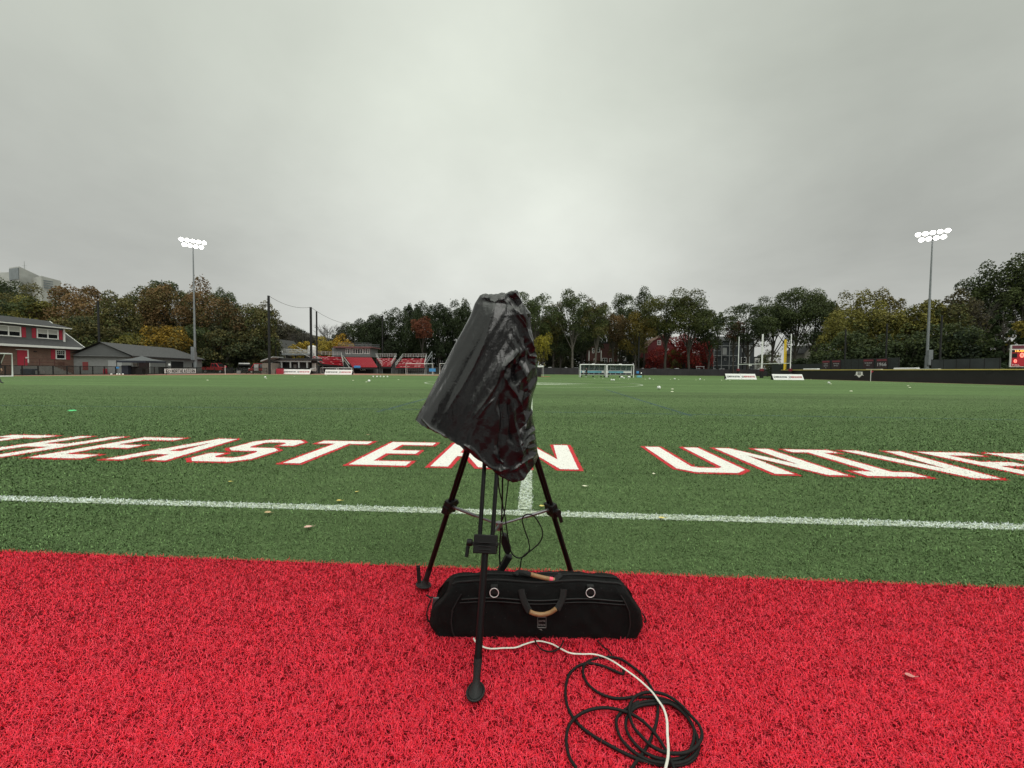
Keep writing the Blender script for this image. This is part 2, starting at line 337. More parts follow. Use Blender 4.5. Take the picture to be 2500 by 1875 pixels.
# ---- block letters: outlines in metres, 1.37 high
LH, LW, LS, LC = 1.37, .74, .20, .15
def glyph(ch):
    h, w, s, c = LH, LW, LS, LC; m = w/2; q = .62
    g = {
     'T': ([(0, h-s), (m-s/2, h-s), (m-s/2, 0), (m+s/2, 0), (m+s/2, h-s), (w, h-s), (w, h), (0, h)], []),
     'H': ([(0, 0), (s, 0), (s, h/2-s/2), (w-s, h/2-s/2), (w-s, 0), (w, 0), (w, h), (w-s, h), (w-s, h/2+s/2), (s, h/2+s/2), (s, h), (0, h)], []),
     'E': ([(0, 0), (w*.88, 0), (w*.88, s), (s, s), (s, h/2-s*.4), (w*.78, h/2-s*.4), (w*.78, h/2+s*.6), (s, h/2+s*.6), (s, h-s), (w*.88, h-s), (w*.88, h), (0, h)], []),
     'A': ([(0, 0), (s, 0), (s+.05, .30), (w-s-.05, .30), (w-s, 0), (w, 0), (m+.14, h), (m-.14, h)], [[(s+.085, .49), (m, h-.28), (w-s-.085, .49)]]),
     'S': ([(c, 0), (w-c, 0), (w, c), (w, h/2-.04), (w-c, h/2+.10), (c*.9+.11, h/2+.10), (s, h/2+.17), (s, h-s-.06), (s+.07, h-s), (w-s-.07, h-s), (w-s, h-s-.06), (w-s, h-.42), (w, h-.42), (w, h-c), (w-c, h), (c, h), (0, h-c), (0, h/2+.04), (c, h/2-.10), (w-c*.9-.11, h/2-.10), (w-s, h/2-.17), (w-s, s+.06), (w-s-.07, s), (s+.07, s), (s, s+.06), (s, .42), (0, .42), (0, c)], []),
     'R': ([(0, 0), (s, 0), (s, q-.09), (s+.14, q-.09), (w-s, 0), (w, 0), (w-s+.06, q-.04), (w, q+.10), (w, h-c), (w-c, h), (0, h)], [[(s, q+.10), (s, h-s), (w-s-.05, h-s), (w-s, h-s-.05), (w-s, q+.16), (w-s-.05, q+.10)]]),
     'N': ([(0, 0), (s, 0), (s, h-.46), (w-s, 0), (w, 0), (w, h), (w-s, h), (w-s, .46), (s, h), (0, h)], []),
     'U': ([(c, 0), (w-c, 0), (w, c), (w, h), (w-s, h), (w-s, s+.05), (w-s-.06, s), (s+.06, s), (s, s+.05), (s, h), (0, h), (0, c)], []),
     'I': ([(.06, 0), (w-.08, 0), (w-.08, s*.95), (m+s/2, s*.95), (m+s/2, h-s*.95), (w-.08, h-s*.95), (w-.08, h), (.06, h), (.06, h-s*.95), (m-s/2, h-s*.95), (m-s/2, s*.95), (.06, s*.95)], []),
     'V': ([(m-.13, 0), (m+.13, 0), (w+.02, h), (w-s+.02, h), (m, .38), (s-.02, h), (-.02, h)], []),
     'O': ([(c, 0), (w-c, 0), (w, c), (w, h-c), (w-c, h), (c, h), (0, h-c), (0, c)], [[(s+.05, s), (s, s+.05), (s, h-s-.05), (s+.05, h-s), (w-s-.05, h-s), (w-s, h-s-.05), (w-s, s+.05), (w-s-.05, s)]]),
     'Y': ([(m-s/2, 0), (m+s/2, 0), (m+s/2, .58), (w, h), (w-s, h), (m, .86), (s, h), (0, h), (m-s/2, .58)], []),
    }
    return g[ch]
def area(p): return sum(p[i][0]*p[(i+1) % len(p)][1]-p[(i+1) % len(p)][0]*p[i][1] for i in range(len(p)))/2
def offset(p, d):
    out = []; n = len(p)
    for i in range(n):
        a, b_, c = Vector(p[i-1]), Vector(p[i]), Vector(p[(i+1) % n])
        e1 = (b_-a).normalized(); e2 = (c-b_).normalized(); n1v = Vector((e1.y, -e1.x)); n2v = Vector((e2.y, -e2.x))
        k = n1v+n2v; L = k.length
        k = k/L if L > 1e-6 else n1v
        t = d/max(.5, k.dot(n1v)); out.append(tuple(b_+k*t))
    return out
def glyph_loops(ch, d=0):
    o, hs = glyph(ch)
    if area(o) < 0: o = o[::-1]
    hs = [h_ if area(h_) < 0 else h_[::-1] for h_ in hs]
    if d: o = offset(o, d); hs = [offset(h_, d) for h_ in hs]
    return [o]+hs
def loops_faces(loops):
    vs = [Vector((x, y, 0)) for l in loops for x, y in l]
    fs = [tuple(t) for t in tessellate_polygon([[Vector((x, y, 0)) for x, y in l] for l in loops])]
    fs = [f if (vs[f[1]]-vs[f[0]]).cross(vs[f[2]]-vs[f[0]]).z > 0 else f[::-1] for f in fs]
    return [(v.x, v.y) for v in vs], fs
WORDS = [('N', -11.98), ('O', -11.0), ('R', -9.98), ('T', -8.12), ('H', -7.0), ('E', -5.94), ('A', -4.97), ('S', -4.06), ('T', -3.10), ('E', -2.06), ('R', -1.13), ('N', -.23), ('U', 1.61), ('N', 2.58), ('I', 3.46), ('V', 4.33), ('E', 5.30), ('R', 6.18), ('S', 7.15), ('I', 8.1), ('T', 8.95), ('Y', 9.9)]
WORDS[0] = ('N', -11.2); WORDS[1] = ('O', -10.15); WORDS[2] = ('R', -9.1)
V0 = 4.20; LET = []
for z, dlt, m, nm in ((.0055, .05, M_ro, 'lettering_outline'), (.0095, 0, M_white, 'lettering')):
    b = MB()
    for ch, u in WORDS:
        lp = glyph_loops(ch, dlt); vs, fs = loops_faces(lp); b.add([FW(u+x, V0+y, z) for x, y in vs], fs)
        LET.append((dlt > 0, [np.array([(u+x, V0+y) for x, y in l]) for l in lp]))
    b.build(nm, m, kind='structure')
def inside(loops, P):
    r = np.zeros(len(P), bool)
    for l in loops:
        a = l; c = np.roll(l, -1, 0)
        for (x0, y0), (x1, y1) in zip(a, c):
            if y0 == y1: continue
            k = ((P[:, 1] >= min(y0, y1)) & (P[:, 1] < max(y0, y1))); xi = x0+(P[:, 1]-y0)*(x1-x0)/(y1-y0); r ^= k & (P[:, 0] < xi)
    return r
# ---- turf fibres: real curved blades, painted where the lines and letters run
M_fib = mat('turf_fibre', (1, 1, 1), .55, var=.06, scale=9, vcol=True, spec=.12)
def blades(XY, tone, wid, ln, lie):
    n = len(XY); th = rng.uniform(0, 2*np.pi, n); d = np.stack([np.cos(th), np.sin(th)], 1); s = np.stack([-d[:, 1], d[:, 0]], 1)
    L = ln*rng.uniform(.65, 1.3, n); a1 = rng.uniform(.25, 1.0, n); a2 = a1+rng.uniform(.2, lie, n); w = wid*rng.uniform(.7, 1.3, n)/2
    curl = rng.normal(0, .5, n)[:, None]
    p0 = np.c_[XY, np.zeros(n)]; p1 = p0+np.c_[d*(np.sin(a1)*L*.5)[:, None], np.cos(a1)*L*.5]
    d2 = d+s*curl; p2 = p1+np.c_[d2*(np.sin(a2)*L*.5)[:, None], np.cos(a2)*L*.5]; p2[:, 2] = np.maximum(p2[:, 2], .004)
    S = np.c_[s, np.zeros(n)]; W_ = w[:, None]
    v = np.stack([p0-S*W_, p0+S*W_, p1-S*W_, p1+S*W_, p2-S*W_*.5, p2+S*W_*.5], 1).reshape(-1, 3)
    k = np.arange(n)[:, None]*6; f = np.concatenate([k+np.array([[0, 1, 3, 2]]), k+np.array([[2, 3, 5, 4]])])
    t = tone*np.where(tone.max(1, keepdims=True) > .4, rng.uniform(.86, 1.06, (n, 1)), rng.uniform(.75, 1.2, (n, 1))); t6 = np.repeat(t[:, None, :], 6, 1)
    return v, f, t6.reshape(-1, 3)
def field(y0, y1, dens, extra=.35):
    out = []; y = y0
    while y < y1:
        dy = min(.25, y1-y); hw = 1.40*(y+dy)+extra; n = int(dens(y)*2*hw*dy); out.append(np.c_[rng.uniform(-hw, hw, n), rng.uniform(y, y+dy, n)]); y += dy
    return np.concatenate(out)
ca_, sa_ = math.cos(AL), math.sin(AL)
def uv(P): return np.c_[P[:, 0]*ca_-P[:, 1]*sa_, P[:, 0]*sa_+P[:, 1]*ca_]
def clump(P, s, lo):
    """density loss in small gaps, so that the backing shows as dark pits"""
    r = np.array([noise.noise(Vector((x*s, y*s, 3.3))) for x, y in P]); return rng.uniform(0, 1, len(P)) > np.clip((lo-r)*3, 0, .9)
P = field(.82, 2.35, lambda y: 62000/(max(y, 1.)**1.35)); q = uv(P); P = P[(q[:, 1] < 2.055+rng.normal(0, .008, len(P)))]; P = P[clump(P, 55, -.25)]
T = np.tile(np.array([[.89, .040, .072]]), (len(P), 1)); T[:, 1:] *= rng.uniform(.6, 1.5, (len(T), 1)); T *= rng.uniform(.78, 1.14, (len(T), 1)); hi = rng.uniform(0, 1, len(T)) < .10; T[hi] = (.95, .085, .12)
v, f, t = blades(P, T, .0018, .0165, 1.3); RT_ = npmesh('red_fibre', v, f, M_fib, t); link('red_turf_fibre', RT_, kind='stuff', label='bright red curly artificial turf fibre in the foreground', category='turf')
P = field(1.85, NEAR+.4, lambda y: 46000/(y**1.7+.5)); q = uv(P); k = q[:, 1] > 2.05+rng.normal(0, .008, len(P)); P, q = P[k], q[k]
edge = (NEAR+.3-q[:, 1])/15; k = rng.uniform(0, 1, len(P)) < edge; P, q = P[k], q[k]
T = np.tile(np.array([[.094, .156, .058]]), (len(P), 1)); T *= (1+.5*rng.normal(0, .3, (len(T), 1))).clip(.5, 1.7); lig = rng.uniform(0, 1, len(P)) < .12; T[lig] *= 1.8
pw = rng.uniform(0, 1, len(P)); jit = q+rng.normal(0, .006, q.shape)
for isred, lp in LET:
    if not isred: continue
    T[inside(lp, jit)] = (.80, .02, .035)
for isred, lp in LET:
    if isred: continue
    T[inside(lp, jit) & (pw < .995)] = (.88, .85, .80)
sl = ((np.abs(jit[:, 1]-SLV) < .056) | ((np.abs(jit[:, 0]+.05) < .055) & (q[:, 1] > SLV))) & (pw < .74)
lt = np.zeros(len(P), bool)
for isred, lp in LET: lt |= isred & inside(lp, jit)
T[sl & ~lt] = (.74, .81, .80)
wid = .0024*(np.linalg.norm(P, axis=1)/2.2).clip(1, 3.6)
v, f, t = blades(P, T, wid, .0155*(wid/.0024)**.3, 1.3); GR_ = npmesh('green_fibre', v, f, M_fib, t); link('green_turf_fibre', GR_, kind='stuff', label='short green artificial turf fibre with painted letters and lines', category='turf')
# ================================================================ tripod, cover, equipment bag, cables
M_blk = mat('black_anodised', (.006, .006, .0065), .38, metal=.0, var=.2, scale=20, spec=.25)
M_blkp = mat('black_plastic', (.005, .005, .0055), .55, var=.2, scale=30, spec=.3)
M_rub = mat('black_rubber', (.009, .009, .0095), .7, var=.2, scale=30, bump=.1)
M_fab = mat('black_cordura', (.0035, .0035, .0038), .9, var=.35, scale=25, bump=.5, bscale=900, spec=.25)
_t = M_fab.node_tree; _v = _t.nodes.new('ShaderNodeTexVoronoi'); _v.inputs['Scale'].default_value = 95; _c = _t.nodes.new('ShaderNodeTexCoord'); _t.links.new(_c.outputs['Object'], _v.inputs['Vector'])
_r = _t.nodes.new('ShaderNodeMapRange'); _r.inputs['From Min'].default_value = .07; _r.inputs['From Max'].default_value = .11; _r.inputs['To Min'].default_value = 1; _r.inputs['To Max'].default_value = 0; _t.links.new(_v.outputs['Distance'], _r.inputs['Value'])
_g = _t.nodes.new('ShaderNodeMath'); _g.operation = 'GREATER_THAN'; _g.inputs[1].default_value = .72; _s = _t.nodes.new('ShaderNodeSeparateColor'); _t.links.new(_v.outputs['Color'], _s.inputs[0]); _t.links.new(_s.outputs[0], _g.inputs[0])
_m = _t.nodes.new('ShaderNodeMath'); _m.operation = 'MULTIPLY'; _t.links.new(_r.outputs[0], _m.inputs[0]); _t.links.new(_g.outputs[0], _m.inputs[1])
_b = _t.nodes['Principled BSDF']; _o = _b.inputs['Base Color'].links[0].from_socket; _x = _t.nodes.new('ShaderNodeMix'); _x.data_type = 'RGBA'; _t.links.new(_m.outputs[0], _x.inputs['Factor']); _t.links.new(_o, _x.inputs[6]); _x.inputs[7].default_value = (.10, .10, .10, 1); _t.links.new(_x.outputs[2], _b.inputs['Base Color'])
M_web = mat('black_webbing', (.006, .006, .0065), .8, var=.2, scale=40, bump=.4, bscale=500)
M_lea = mat('tan_leather', (.30, .17, .075), .5, var=.25, scale=40, bump=.15)
M_stl = mat('chrome_ring', (.80, .80, .80), .35, metal=.2, var=.05)
M_dgr = mat('grey_metal', (.20, .20, .21), .35, metal=.8, var=.2)
M_pink = mat('pink_tape', (.85, .10, .16), .5, var=.1)
M_patch = mat('woven_patch_thread', (.17, .17, .165), .8, var=.15, scale=200)
M_cab = mat('black_cable', (.008, .008, .008), .65, var=.2, scale=30, spec=.25)
M_cord = mat('white_flat_cord', (.66, .63, .57), .5, var=.12, scale=15)
E1 = lambda x, y: (980+x/3.19, 680+y/3.19)
E2 = lambda x, y: (980+x/4.367, 1100+y/4.367)
E3 = lambda x, y: (1000+x/3.568, 1340+y/3.568)
E4 = lambda x, y: (1100+x/3.352, 1540+y/3.352)
TC = Vector((-.06, 1.68, 0))
tri = thing('camera_tripod', TC, 'black three-legged camera tripod with mid-level spreader, standing over the equipment bag', 'tripod')
def tleg(foot, top, pc, sep, feet_kind):
    foot, top = Vector(foot), Vector(top)
    # collar point: where the leg passes the height of the collar seen at pc
    best = min((i/400 for i in range(401)), key=lambda t: abs((lambda q: (q-Vector((0, 0, EYE))).dot(UP)/(q-Vector((0, 0, EYE))).dot(FWD))(foot.lerp(top, t)) + (pc[1]-937.5)/FPX))
    c = foot.lerp(top, best); d = (top-foot).normalized(); side = d.cross(Vector((0, 0, 1)) if True else None).normalized()
    tang = Vector((0, 0, 1)).cross(Vector((top.x-foot.x, top.y-foot.y, 0))).normalized()
    low = MB().tube([foot+d*.03, c+d*.02], .0125, 12).build('leg', M_blk, tri)
    for s in (-1, 1):
        MB().tube([c+tang*s*sep-d*.015, top+tang*s*(sep+.004)], .0085, 10).build('upper_tube', M_blk, low)
    cb = MB(); q = d.rotation_difference(Vector((0, 0, 1))).inverted().to_matrix().to_4x4()
    rt = Matrix((tang, d.cross(tang)*-1, d)).transposed().to_4x4(); rt.translation = c
    for z0, z1, w in ((-.035, .03, .020+sep), (-.010, .005, .024+sep)): cb.box(-w, w, -.017, .017, z0, z1, rt)
    cb.build('collar', M_blkp, low, bevel=.003)
    lv = MB(); o = c+tang*(sep+.028); lv.tube([o, o+tang*.018], .013, 12); lv.beam(o+tang*.014, o+tang*.016-d*.05, .010, .014); lv.build('clamp_lever', M_blkp, low)
    for k in range(3): MB().tube([c+tang*(.022+sep)*math.cos(a)+d.cross(tang)*.019*math.sin(a)+d*(.012*k-.022) for a in [2*math.pi*i/16 for i in range(17)]], .0018, 6).build('bungee_loop', M_web, low) if feet_kind == 'front' else None
    ft = MB(); n = 20; R = .024
    out = Vector((foot.x-TC.x, foot.y-TC.y, 0)).normalized(); sd_ = Vector((-out.y, out.x, 0))
    prof = [(0.006, 1.0, 1.35), (.011, 1.04, 1.42), (.017, .95, 1.3), (.024, .55, .8), (.05, .5, .6), (.085, .62, .62), (.1, .6, .6)]
    vs = []
    for z, a_, b_ in prof:
        base = foot + (d*(z/d.z) if z > .02 else Vector((0, 0, z)))
        for j in range(n):
            t = 2*math.pi*j/n; vs.append(base+sd_*(math.cos(t)*R*a_)+out*(math.sin(t)*R*b_)+(Vector((0, 0, 0))))
    fs = [(i*n+j, i*n+(j+1) % n, (i+1)*n+(j+1) % n, (i+1)*n+j) for i in range(len(prof)-1) for j in range(n)]+[tuple(range(n))[::-1]]
    ft.add(vs, fs, True); ft.build('rubber_foot', M_rub, low)
    rim = MB().tube([foot+Vector((0, 0, .013))+sd_*(math.cos(t)*R*1.16)+out*(math.sin(t)*R*1.58) for t in [2*math.pi*i/24 for i in range(25)]], .0035, 8); rim.build('foot_rim', M_rub, low)
    return low, c, tang, d
F1_ = G(1161, 1706); F2_ = G(1034, 1440); F3_ = G(1405, 1438)
for p in (F1_, F2_, F3_): p.z = .012
T1 = Vector((-.074, 1.60, .88)); T2 = Vector((-.150, 1.72, .875)); T3 = Vector((.052, 1.72, .875))
L1, C1, _, d1 = tleg(F1_, T1, (1188, 1327), .0235, 'front')
L2, C2, _, d2 = tleg(F2_, T2, (1098, 1235), .012, 'l')
L3, C3, _, d3 = tleg(F3_, T3, (1345, 1242), .012, 'r')
hub = at(1219, 1281, 1.69)
for c in (C1, C2, C3):
    a = c.lerp(hub, .10); b = MB().tube([a, a.lerp(hub, .48)], .0075, 8).tube([a.lerp(hub, .45), hub], .0055, 8).tube([c, a], .009, 8); b.build('spreader_arm', M_dgr, tri)
MB().tube([hub-Vector((0, 0, .022)), hub+Vector((0, 0, .012))], .016, 14).beam(hub+Vector((-.02, -.01, -.01)), hub+Vector((-.035, -.02, -.05)), .008).build('spreader_hub', M_dgr, tri, bevel=.002)
MB().tube([Vector((TC.x, TC.y, .80)), Vector((TC.x, TC.y, .845)), Vector((TC.x, TC.y, .87)), Vector((TC.x, TC.y, .92))], [.03, .07, .085, .08], 24).build('bowl', M_blkp, tri)
MB().tube([Vector((TC.x, TC.y, .70)), Vector((TC.x, TC.y, .82))], [.016, .020], 14).build('tie_down_knob', M_blkp, tri)
# rubber strap standing up beside the left foot
s0 = F2_+Vector((-.022, .006, .012)); MB().beam(s0, s0+Vector((-.006, 0, .095)), .019, .006, up=(0, 1, 0)).beam(s0+Vector((-.006, -.004, .072)), s0+Vector((-.007, -.004, .088)), .013, .006, up=(0, 1, 0)).build('foot_strap', M_rub, L2, bevel=.002)

# ---- the plastic rain cover
cover_l = [(612, 132), (572, 195), (535, 290), (478, 400), (415, 515), (345, 650), (285, 765), (222, 885), (172, 985), (135, 1045), (108, 1098)]
cover_r = [(905, 100), (948, 200), (1008, 268), (1012, 400), (1040, 540), (1062, 660), (1060, 790), (1030, 890), (1008, 1010), (1040, 1160), (1066, 1392)]
hem = [(0, 0), (.06, 30), (.14, 42), (.25, 62), (.36, 95), (.5, 150), (.62, 205), (.72, 243), (.80, 250), (.88, 205), (.95, 100), (1, 0)]
def lerpl(P, t):
    x = t*(len(P)-1); i = min(int(x), len(P)-2); f = x-i; return Vector(P[i]).lerp(Vector(P[i+1]), f)
def hemsag(t):
    for (a, b_), (c, d_) in zip(hem, hem[1:]):
        if t <= c: return b_+(d_-b_)*(t-a)/(c-a)
    return 0
def sm(t): t = max(0, min(1, t)); return t*t*(3-2*t)
# creases of the sheet, (polyline in picture-like front coordinates, height, width): positive stands out
CRE = [([(725, 196), (690, 350), (645, 520), (570, 690), (470, 870), (380, 1000)], .020, 34),
       ([(840, 190), (905, 290), (960, 380), (1000, 520), (1045, 600)], .022, 16), ([(830, 170), (900, 260), (960, 320), (1010, 400)], -.016, 14),
       ([(915, 560), (870, 620), (800, 690), (790, 745)], .024, 14), ([(960, 600), (905, 650), (880, 700), (900, 830)], -.030, 26),
       ([(790, 740), (830, 830), (900, 920), (935, 1020), (945, 1110)], .020, 14), ([(895, 640), (935, 700), (970, 800)], .020, 13),
       ([(770, 900), (790, 1100), (760, 1300), (800, 1500)], -.018, 26), ([(860, 930), (870, 1100), (905, 1300), (930, 1450)], .018, 16), ([(835, 940), (850, 1120), (870, 1300)], -.016, 16),
       ([(1015, 1010), (950, 1130), (930, 1220), (915, 1380)], .022, 18), ([(1040, 1165), (985, 1215), (945, 1250), (910, 1300)], .014, 10), ([(1045, 1240), (990, 1270), (940, 1330), (905, 1400)], .013, 9), ([(1050, 1300), (990, 1320), (920, 1310)], .012, 8), ([(1058, 1350), (1000, 1395), (940, 1430), (860, 1500)], .014, 9),
       ([(1030, 1140), (1000, 1180), (960, 1190)], -.012, 9), ([(1045, 1205), (985, 1240), (930, 1290)], -.012, 8),
       ([(490, 1300), (560, 1345), (620, 1420), (680, 1480), (760, 1500), (830, 1480)], .016, 10), ([(500, 1325), (580, 1395), (650, 1470)], -.013, 10), ([(720, 1350), (740, 1400), (800, 1440)], .012, 9),
       ([(120, 1120), (180, 1190), (240, 1255)], .012, 8), ([(160, 1090), (230, 1170), (330, 1230)], .008, 10), ([(1050, 620), (1000, 600), (975, 540)], .014, 10), ([(1055, 690), (1010, 650), (985, 560), (960, 470)], -.014, 11), ([(620, 145), (650, 165), (690, 178), (725, 196)], .010, 8), ([(725, 196), (780, 190), (825, 195)], .012, 8), ([(740, 182), (790, 178), (815, 186)], -.014, 7), ([(635, 150), (665, 152), (690, 165)], -.012, 8),
       ([(800, 600), (740, 830), (650, 960), (560, 1080)], .006, 8), ([(720, 940), (650, 1010), (600, 1080)], .005, 7), ([(820, 120), (880, 150), (930, 220)], -.016, 12), ([(870, 105), (915, 160), (945, 215)], .014, 10), ([(970, 235), (1000, 300), (1000, 400)], -.012, 10), ([(985, 860), (960, 950), (950, 1060)], -.018, 18)]
CRN = [(np.array(p, float), h_, w_) for p, h_, w_ in CRE]
def crease(X, Y):
    """total crease height on arrays of front coordinates"""
    out = np.zeros_like(X)
    for p, h_, w_ in CRN:
        best = np.full_like(X, 1e9); along = np.zeros_like(X); L = 0; tot = np.linalg.norm(np.diff(p, axis=0), axis=1).sum()
        for a, c in zip(p[:-1], p[1:]):
            d = c-a; l = np.hypot(*d); t = np.clip(((X-a[0])*d[0]+(Y-a[1])*d[1])/l**2, 0, 1)
            q = np.hypot(X-a[0]-d[0]*t, Y-a[1]-d[1]*t); k = q < best; best[k] = q[k]; along[k] = (L+t[k]*l)/tot; L += l
        out += .75*h_*np.exp(-best/w_)*np.clip(np.minimum(along, 1-along)*6+.25, 0, 1)
    return out
NU, NV = 420, 300
uu = np.linspace(0, 1, NU, endpoint=False); vv = np.linspace(0, 1, NV)
def depthprof(x, v):
    """front bulge 0..1 across the width: a broad left panel, an edge, then a slack right side"""
    e = (1-abs(2*x-1)**2.3)**.6 if 0 < x < 1 else 0
    return e
Pm = np.zeros((NV, NU, 3)); FX = np.zeros((NV, NU)); FY = np.zeros((NV, NU)); FR = np.zeros((NV, NU))
for i, v_ in enumerate(vv):
    l = lerpl(cover_l, v_); r = lerpl(cover_r, v_)
    Df = .05+.17*v_-.03*sm((v_-.7)*3.3); Db = .05+.10*sm(v_*1.5)
    for j, u_ in enumerate(uu):
        ang = 2*math.pi*u_ + math.pi      # starts at the left edge, runs along the front to the right edge, then back
        x = .5+.5*math.cos(ang); front = math.sin(ang) < 0
        w = abs(math.sin(ang))
        sag = hemsag(x)*(sm((v_-.08)/.92)**1.1)
        p = l.lerp(r, x)
        if front:
            yy = p.y+sag+ (38*math.sin(math.pi*x)*(1-sm(v_*6))); dd = -Df*(w**.75)
        else: yy = p.y+sag*.75-(-14*math.sin(math.pi*x)*(1-sm(v_*5))); dd = Db*(w**.8)
        px, py = E1(p.x, yy); Yc = 1.69+.02*(x-.5)-.05*(1-x)*v_
        P_ = at(px, py, Yc+dd) if False else None
        a = at(px, py, Yc); Pm[i, j] = (a.x, a.y, a.z); FX[i, j] = p.x; FY[i, j] = yy; FR[i, j] = 1 if front else 0
        # keep the silhouette where it is in space and push the skin towards or away from the viewer along the sight line
        k = (Yc+dd)/Yc; e_ = Vector((0, 0, EYE)); q = e_+(a-e_)*k; Pm[i, j] = (q.x, q.y, q.z)
cr_ = crease(FX, FY)
# fine crackle of the thin film
def nz(p, s, sx=1, sy=1, sz=1): return noise.noise(Vector((p[0]*s*sx, p[1]*s*sy, p[2]*s*sz)))
PLT = [(.95, .30, 11, .026, .1), (.98, -.17, 15, .022, .37), (.6, .8, 11, .016, .72), (.75, -.66, 14, .018, .55), (.99, .1, 27, .010, .9), (.87, .5, 31, .006, .64)]
CK = np.zeros((NV, NU))
for i in range(NV):
    for j in range(NU):
        p = Pm[i, j]; x_, z_ = p[0]+.05, p[2]-1.0; rt_ = sm((FX[i, j]-790)/130); lo = sm((FY[i, j]-780)/450)
        wb_ = .018*noise.noise(Vector((x_*6, z_*6, p[1]*4))); CK[i, j] = 0
        # pleats: straight folds running off a few pull directions, each fading in and out
        for kx, kz, fr, am, ph in PLT:
            s_ = (x_*kx+z_*kz+wb_)*fr+ph; tri_ = abs((s_ % 1)-.5)*2; am_ = max(0, noise.noise(Vector((x_*5+ph*9, z_*4, ph)))+.12)
            CK[i, j] += (tri_**1.25-.4)*am*am_*rt_
        st = noise.noise(Vector(((x_*.89-z_*.45)*40, p[1]*8, (z_*.89+x_*.45)*5))); CK[i, j] += (st*.0056+.0050*noise.noise(Vector(((x_*.9-z_*.4)*15, p[1]*6, (z_*.9+x_*.4)*3+4))))*(1-rt_)*(1-lo*.5)
        CK[i, j] += (.4-abs(noise.noise(Vector((x_*22, p[1]*12, z_*22)))))*.0018*(lo*.8+.15)
V = (cr_*np.maximum(FR, .35)+CK)
Nn = np.zeros_like(Pm); du = np.roll(Pm, -1, 1)-np.roll(Pm, 1, 1); dv = np.gradient(Pm, axis=0); Nn = np.cross(dv, du); Nn /= np.linalg.norm(Nn, axis=2)[..., None]+1e-9
cen = np.array([-.05, 1.70, 1.0]); sgn = np.sign(((Pm-cen)*Nn).sum(2).mean()); Nn *= sgn
edge = np.minimum(1, np.abs(np.sin(2*np.pi*uu))*3+.3)[None, :]
Pm = Pm + Nn*(V*edge)[..., None]
verts = list(map(tuple, Pm.reshape(-1, 3))); fs = [(i*NU+j, (i+1)*NU+j, (i+1)*NU+(j+1) % NU, i*NU+(j+1) % NU) for i in range(NV-1) for j in range(NU)]
# lid: rings shrinking to the middle of the top with crumples
top = Pm[0].copy(); c0 = top.mean(0); k0 = 0; prev = list(range(NU))
for r_, lift in ((.86, .006), (.7, .004), (.5, -.004), (.3, .002)):
    idx = []
    for j in range(NU):
        q = c0+(top[j]-c0)*r_; q[2] += lift+.007*noise.noise(Vector((q[0]*50, q[1]*40, 2)))+.004*abs(noise.noise(Vector((q[0]*120, q[1]*120, 5)))); idx.append(len(verts)); verts.append(tuple(q))
    fs += [(prev[j], prev[(j+1) % NU], idx[(j+1) % NU], idx[j]) for j in range(NU)]; prev = idx
verts.append(tuple(c0)); fs += [(prev[j], prev[(j+1) % NU], len(verts)-1) for j in range(NU)]
# hem folds in and up
hm_ = Pm[-1]; cc = hm_.mean(0); prev = list(range((NV-1)*NU, NV*NU))
for s_, up_ in ((.985, -.004), (.93, .012), (.80, .06)):
    idx = []
    for j in range(NU):
        q = cc+(hm_[j]-cc)*s_; q[2] = hm_[j][2]+up_+.004*noise.noise(Vector((q[0]*60, q[1]*60, 0))); idx.append(len(verts)); verts.append(tuple(q))
    fs += [(prev[j], idx[j], idx[(j+1) % NU], prev[(j+1) % NU]) for j in range(NU)]; prev = idx
M_poly = bpy.data.materials.new('black_polythene'); M_poly.use_nodes = True; t = M_poly.node_tree; b = t.nodes['Principled BSDF']
b.inputs['Base Color'].default_value = (.007, .007, .008, 1); b.inputs['Roughness'].default_value = .30; b.inputs['Specular IOR Level'].default_value = .5
tcn = t.nodes.new('ShaderNodeTexCoord'); mp = t.nodes.new('ShaderNodeMapping'); mp.inputs['Rotation'].default_value = (0, math.radians(-28), 0); mp.inputs['Scale'].default_value = (2.6, 1, .6); t.links.new(tcn.outputs['Object'], mp.inputs[0])
na = t.nodes.new('ShaderNodeTexNoise'); na.noise_type = 'RIDGED_MULTIFRACTAL'; na.inputs['Scale'].default_value = 20; na.inputs['Detail'].default_value = 7; na.inputs['Roughness'].default_value = .55; t.links.new(mp.outputs[0], na.inputs['Vector'])
nb = t.nodes.new('ShaderNodeTexNoise'); nb.inputs['Scale'].default_value = 60; nb.inputs['Detail'].default_value = 4; nb.inputs['Distortion'].default_value = 1.5; t.links.new(tcn.outputs['Object'], nb.inputs['Vector'])
b1 = t.nodes.new('ShaderNodeBump'); b1.inputs['Strength'].default_value = .7; b1.inputs['Distance'].default_value = .0045; t.links.new(na.outputs['Fac'], b1.inputs['Height'])
b2 = t.nodes.new('ShaderNodeBump'); b2.inputs['Strength'].default_value = .5; b2.inputs['Distance'].default_value = .0022; t.links.new(nb.outputs['Fac'], b2.inputs['Height']); t.links.new(b1.outputs[0], b2.inputs['Normal']); t.links.new(b2.outputs[0], b.inputs['Normal'])
rr = t.nodes.new('ShaderNodeMapRange'); rr.inputs['To Min'].default_value = .14; rr.inputs['To Max'].default_value = .27; t.links.new(nb.outputs['Fac'], rr.inputs['Value']); t.links.new(rr.outputs[0], b.inputs['Roughness'])
cb = MB(); cb.add(verts, fs, True); cov = cb.build('camera_rain_cover', M_poly, label='crumpled black plastic bag wrapped over the camera on the tripod', category='cover')
cov.data.set_sharp_from_angle(angle=math.radians(40)) if hasattr(cov.data, 'set_sharp_from_angle') else None

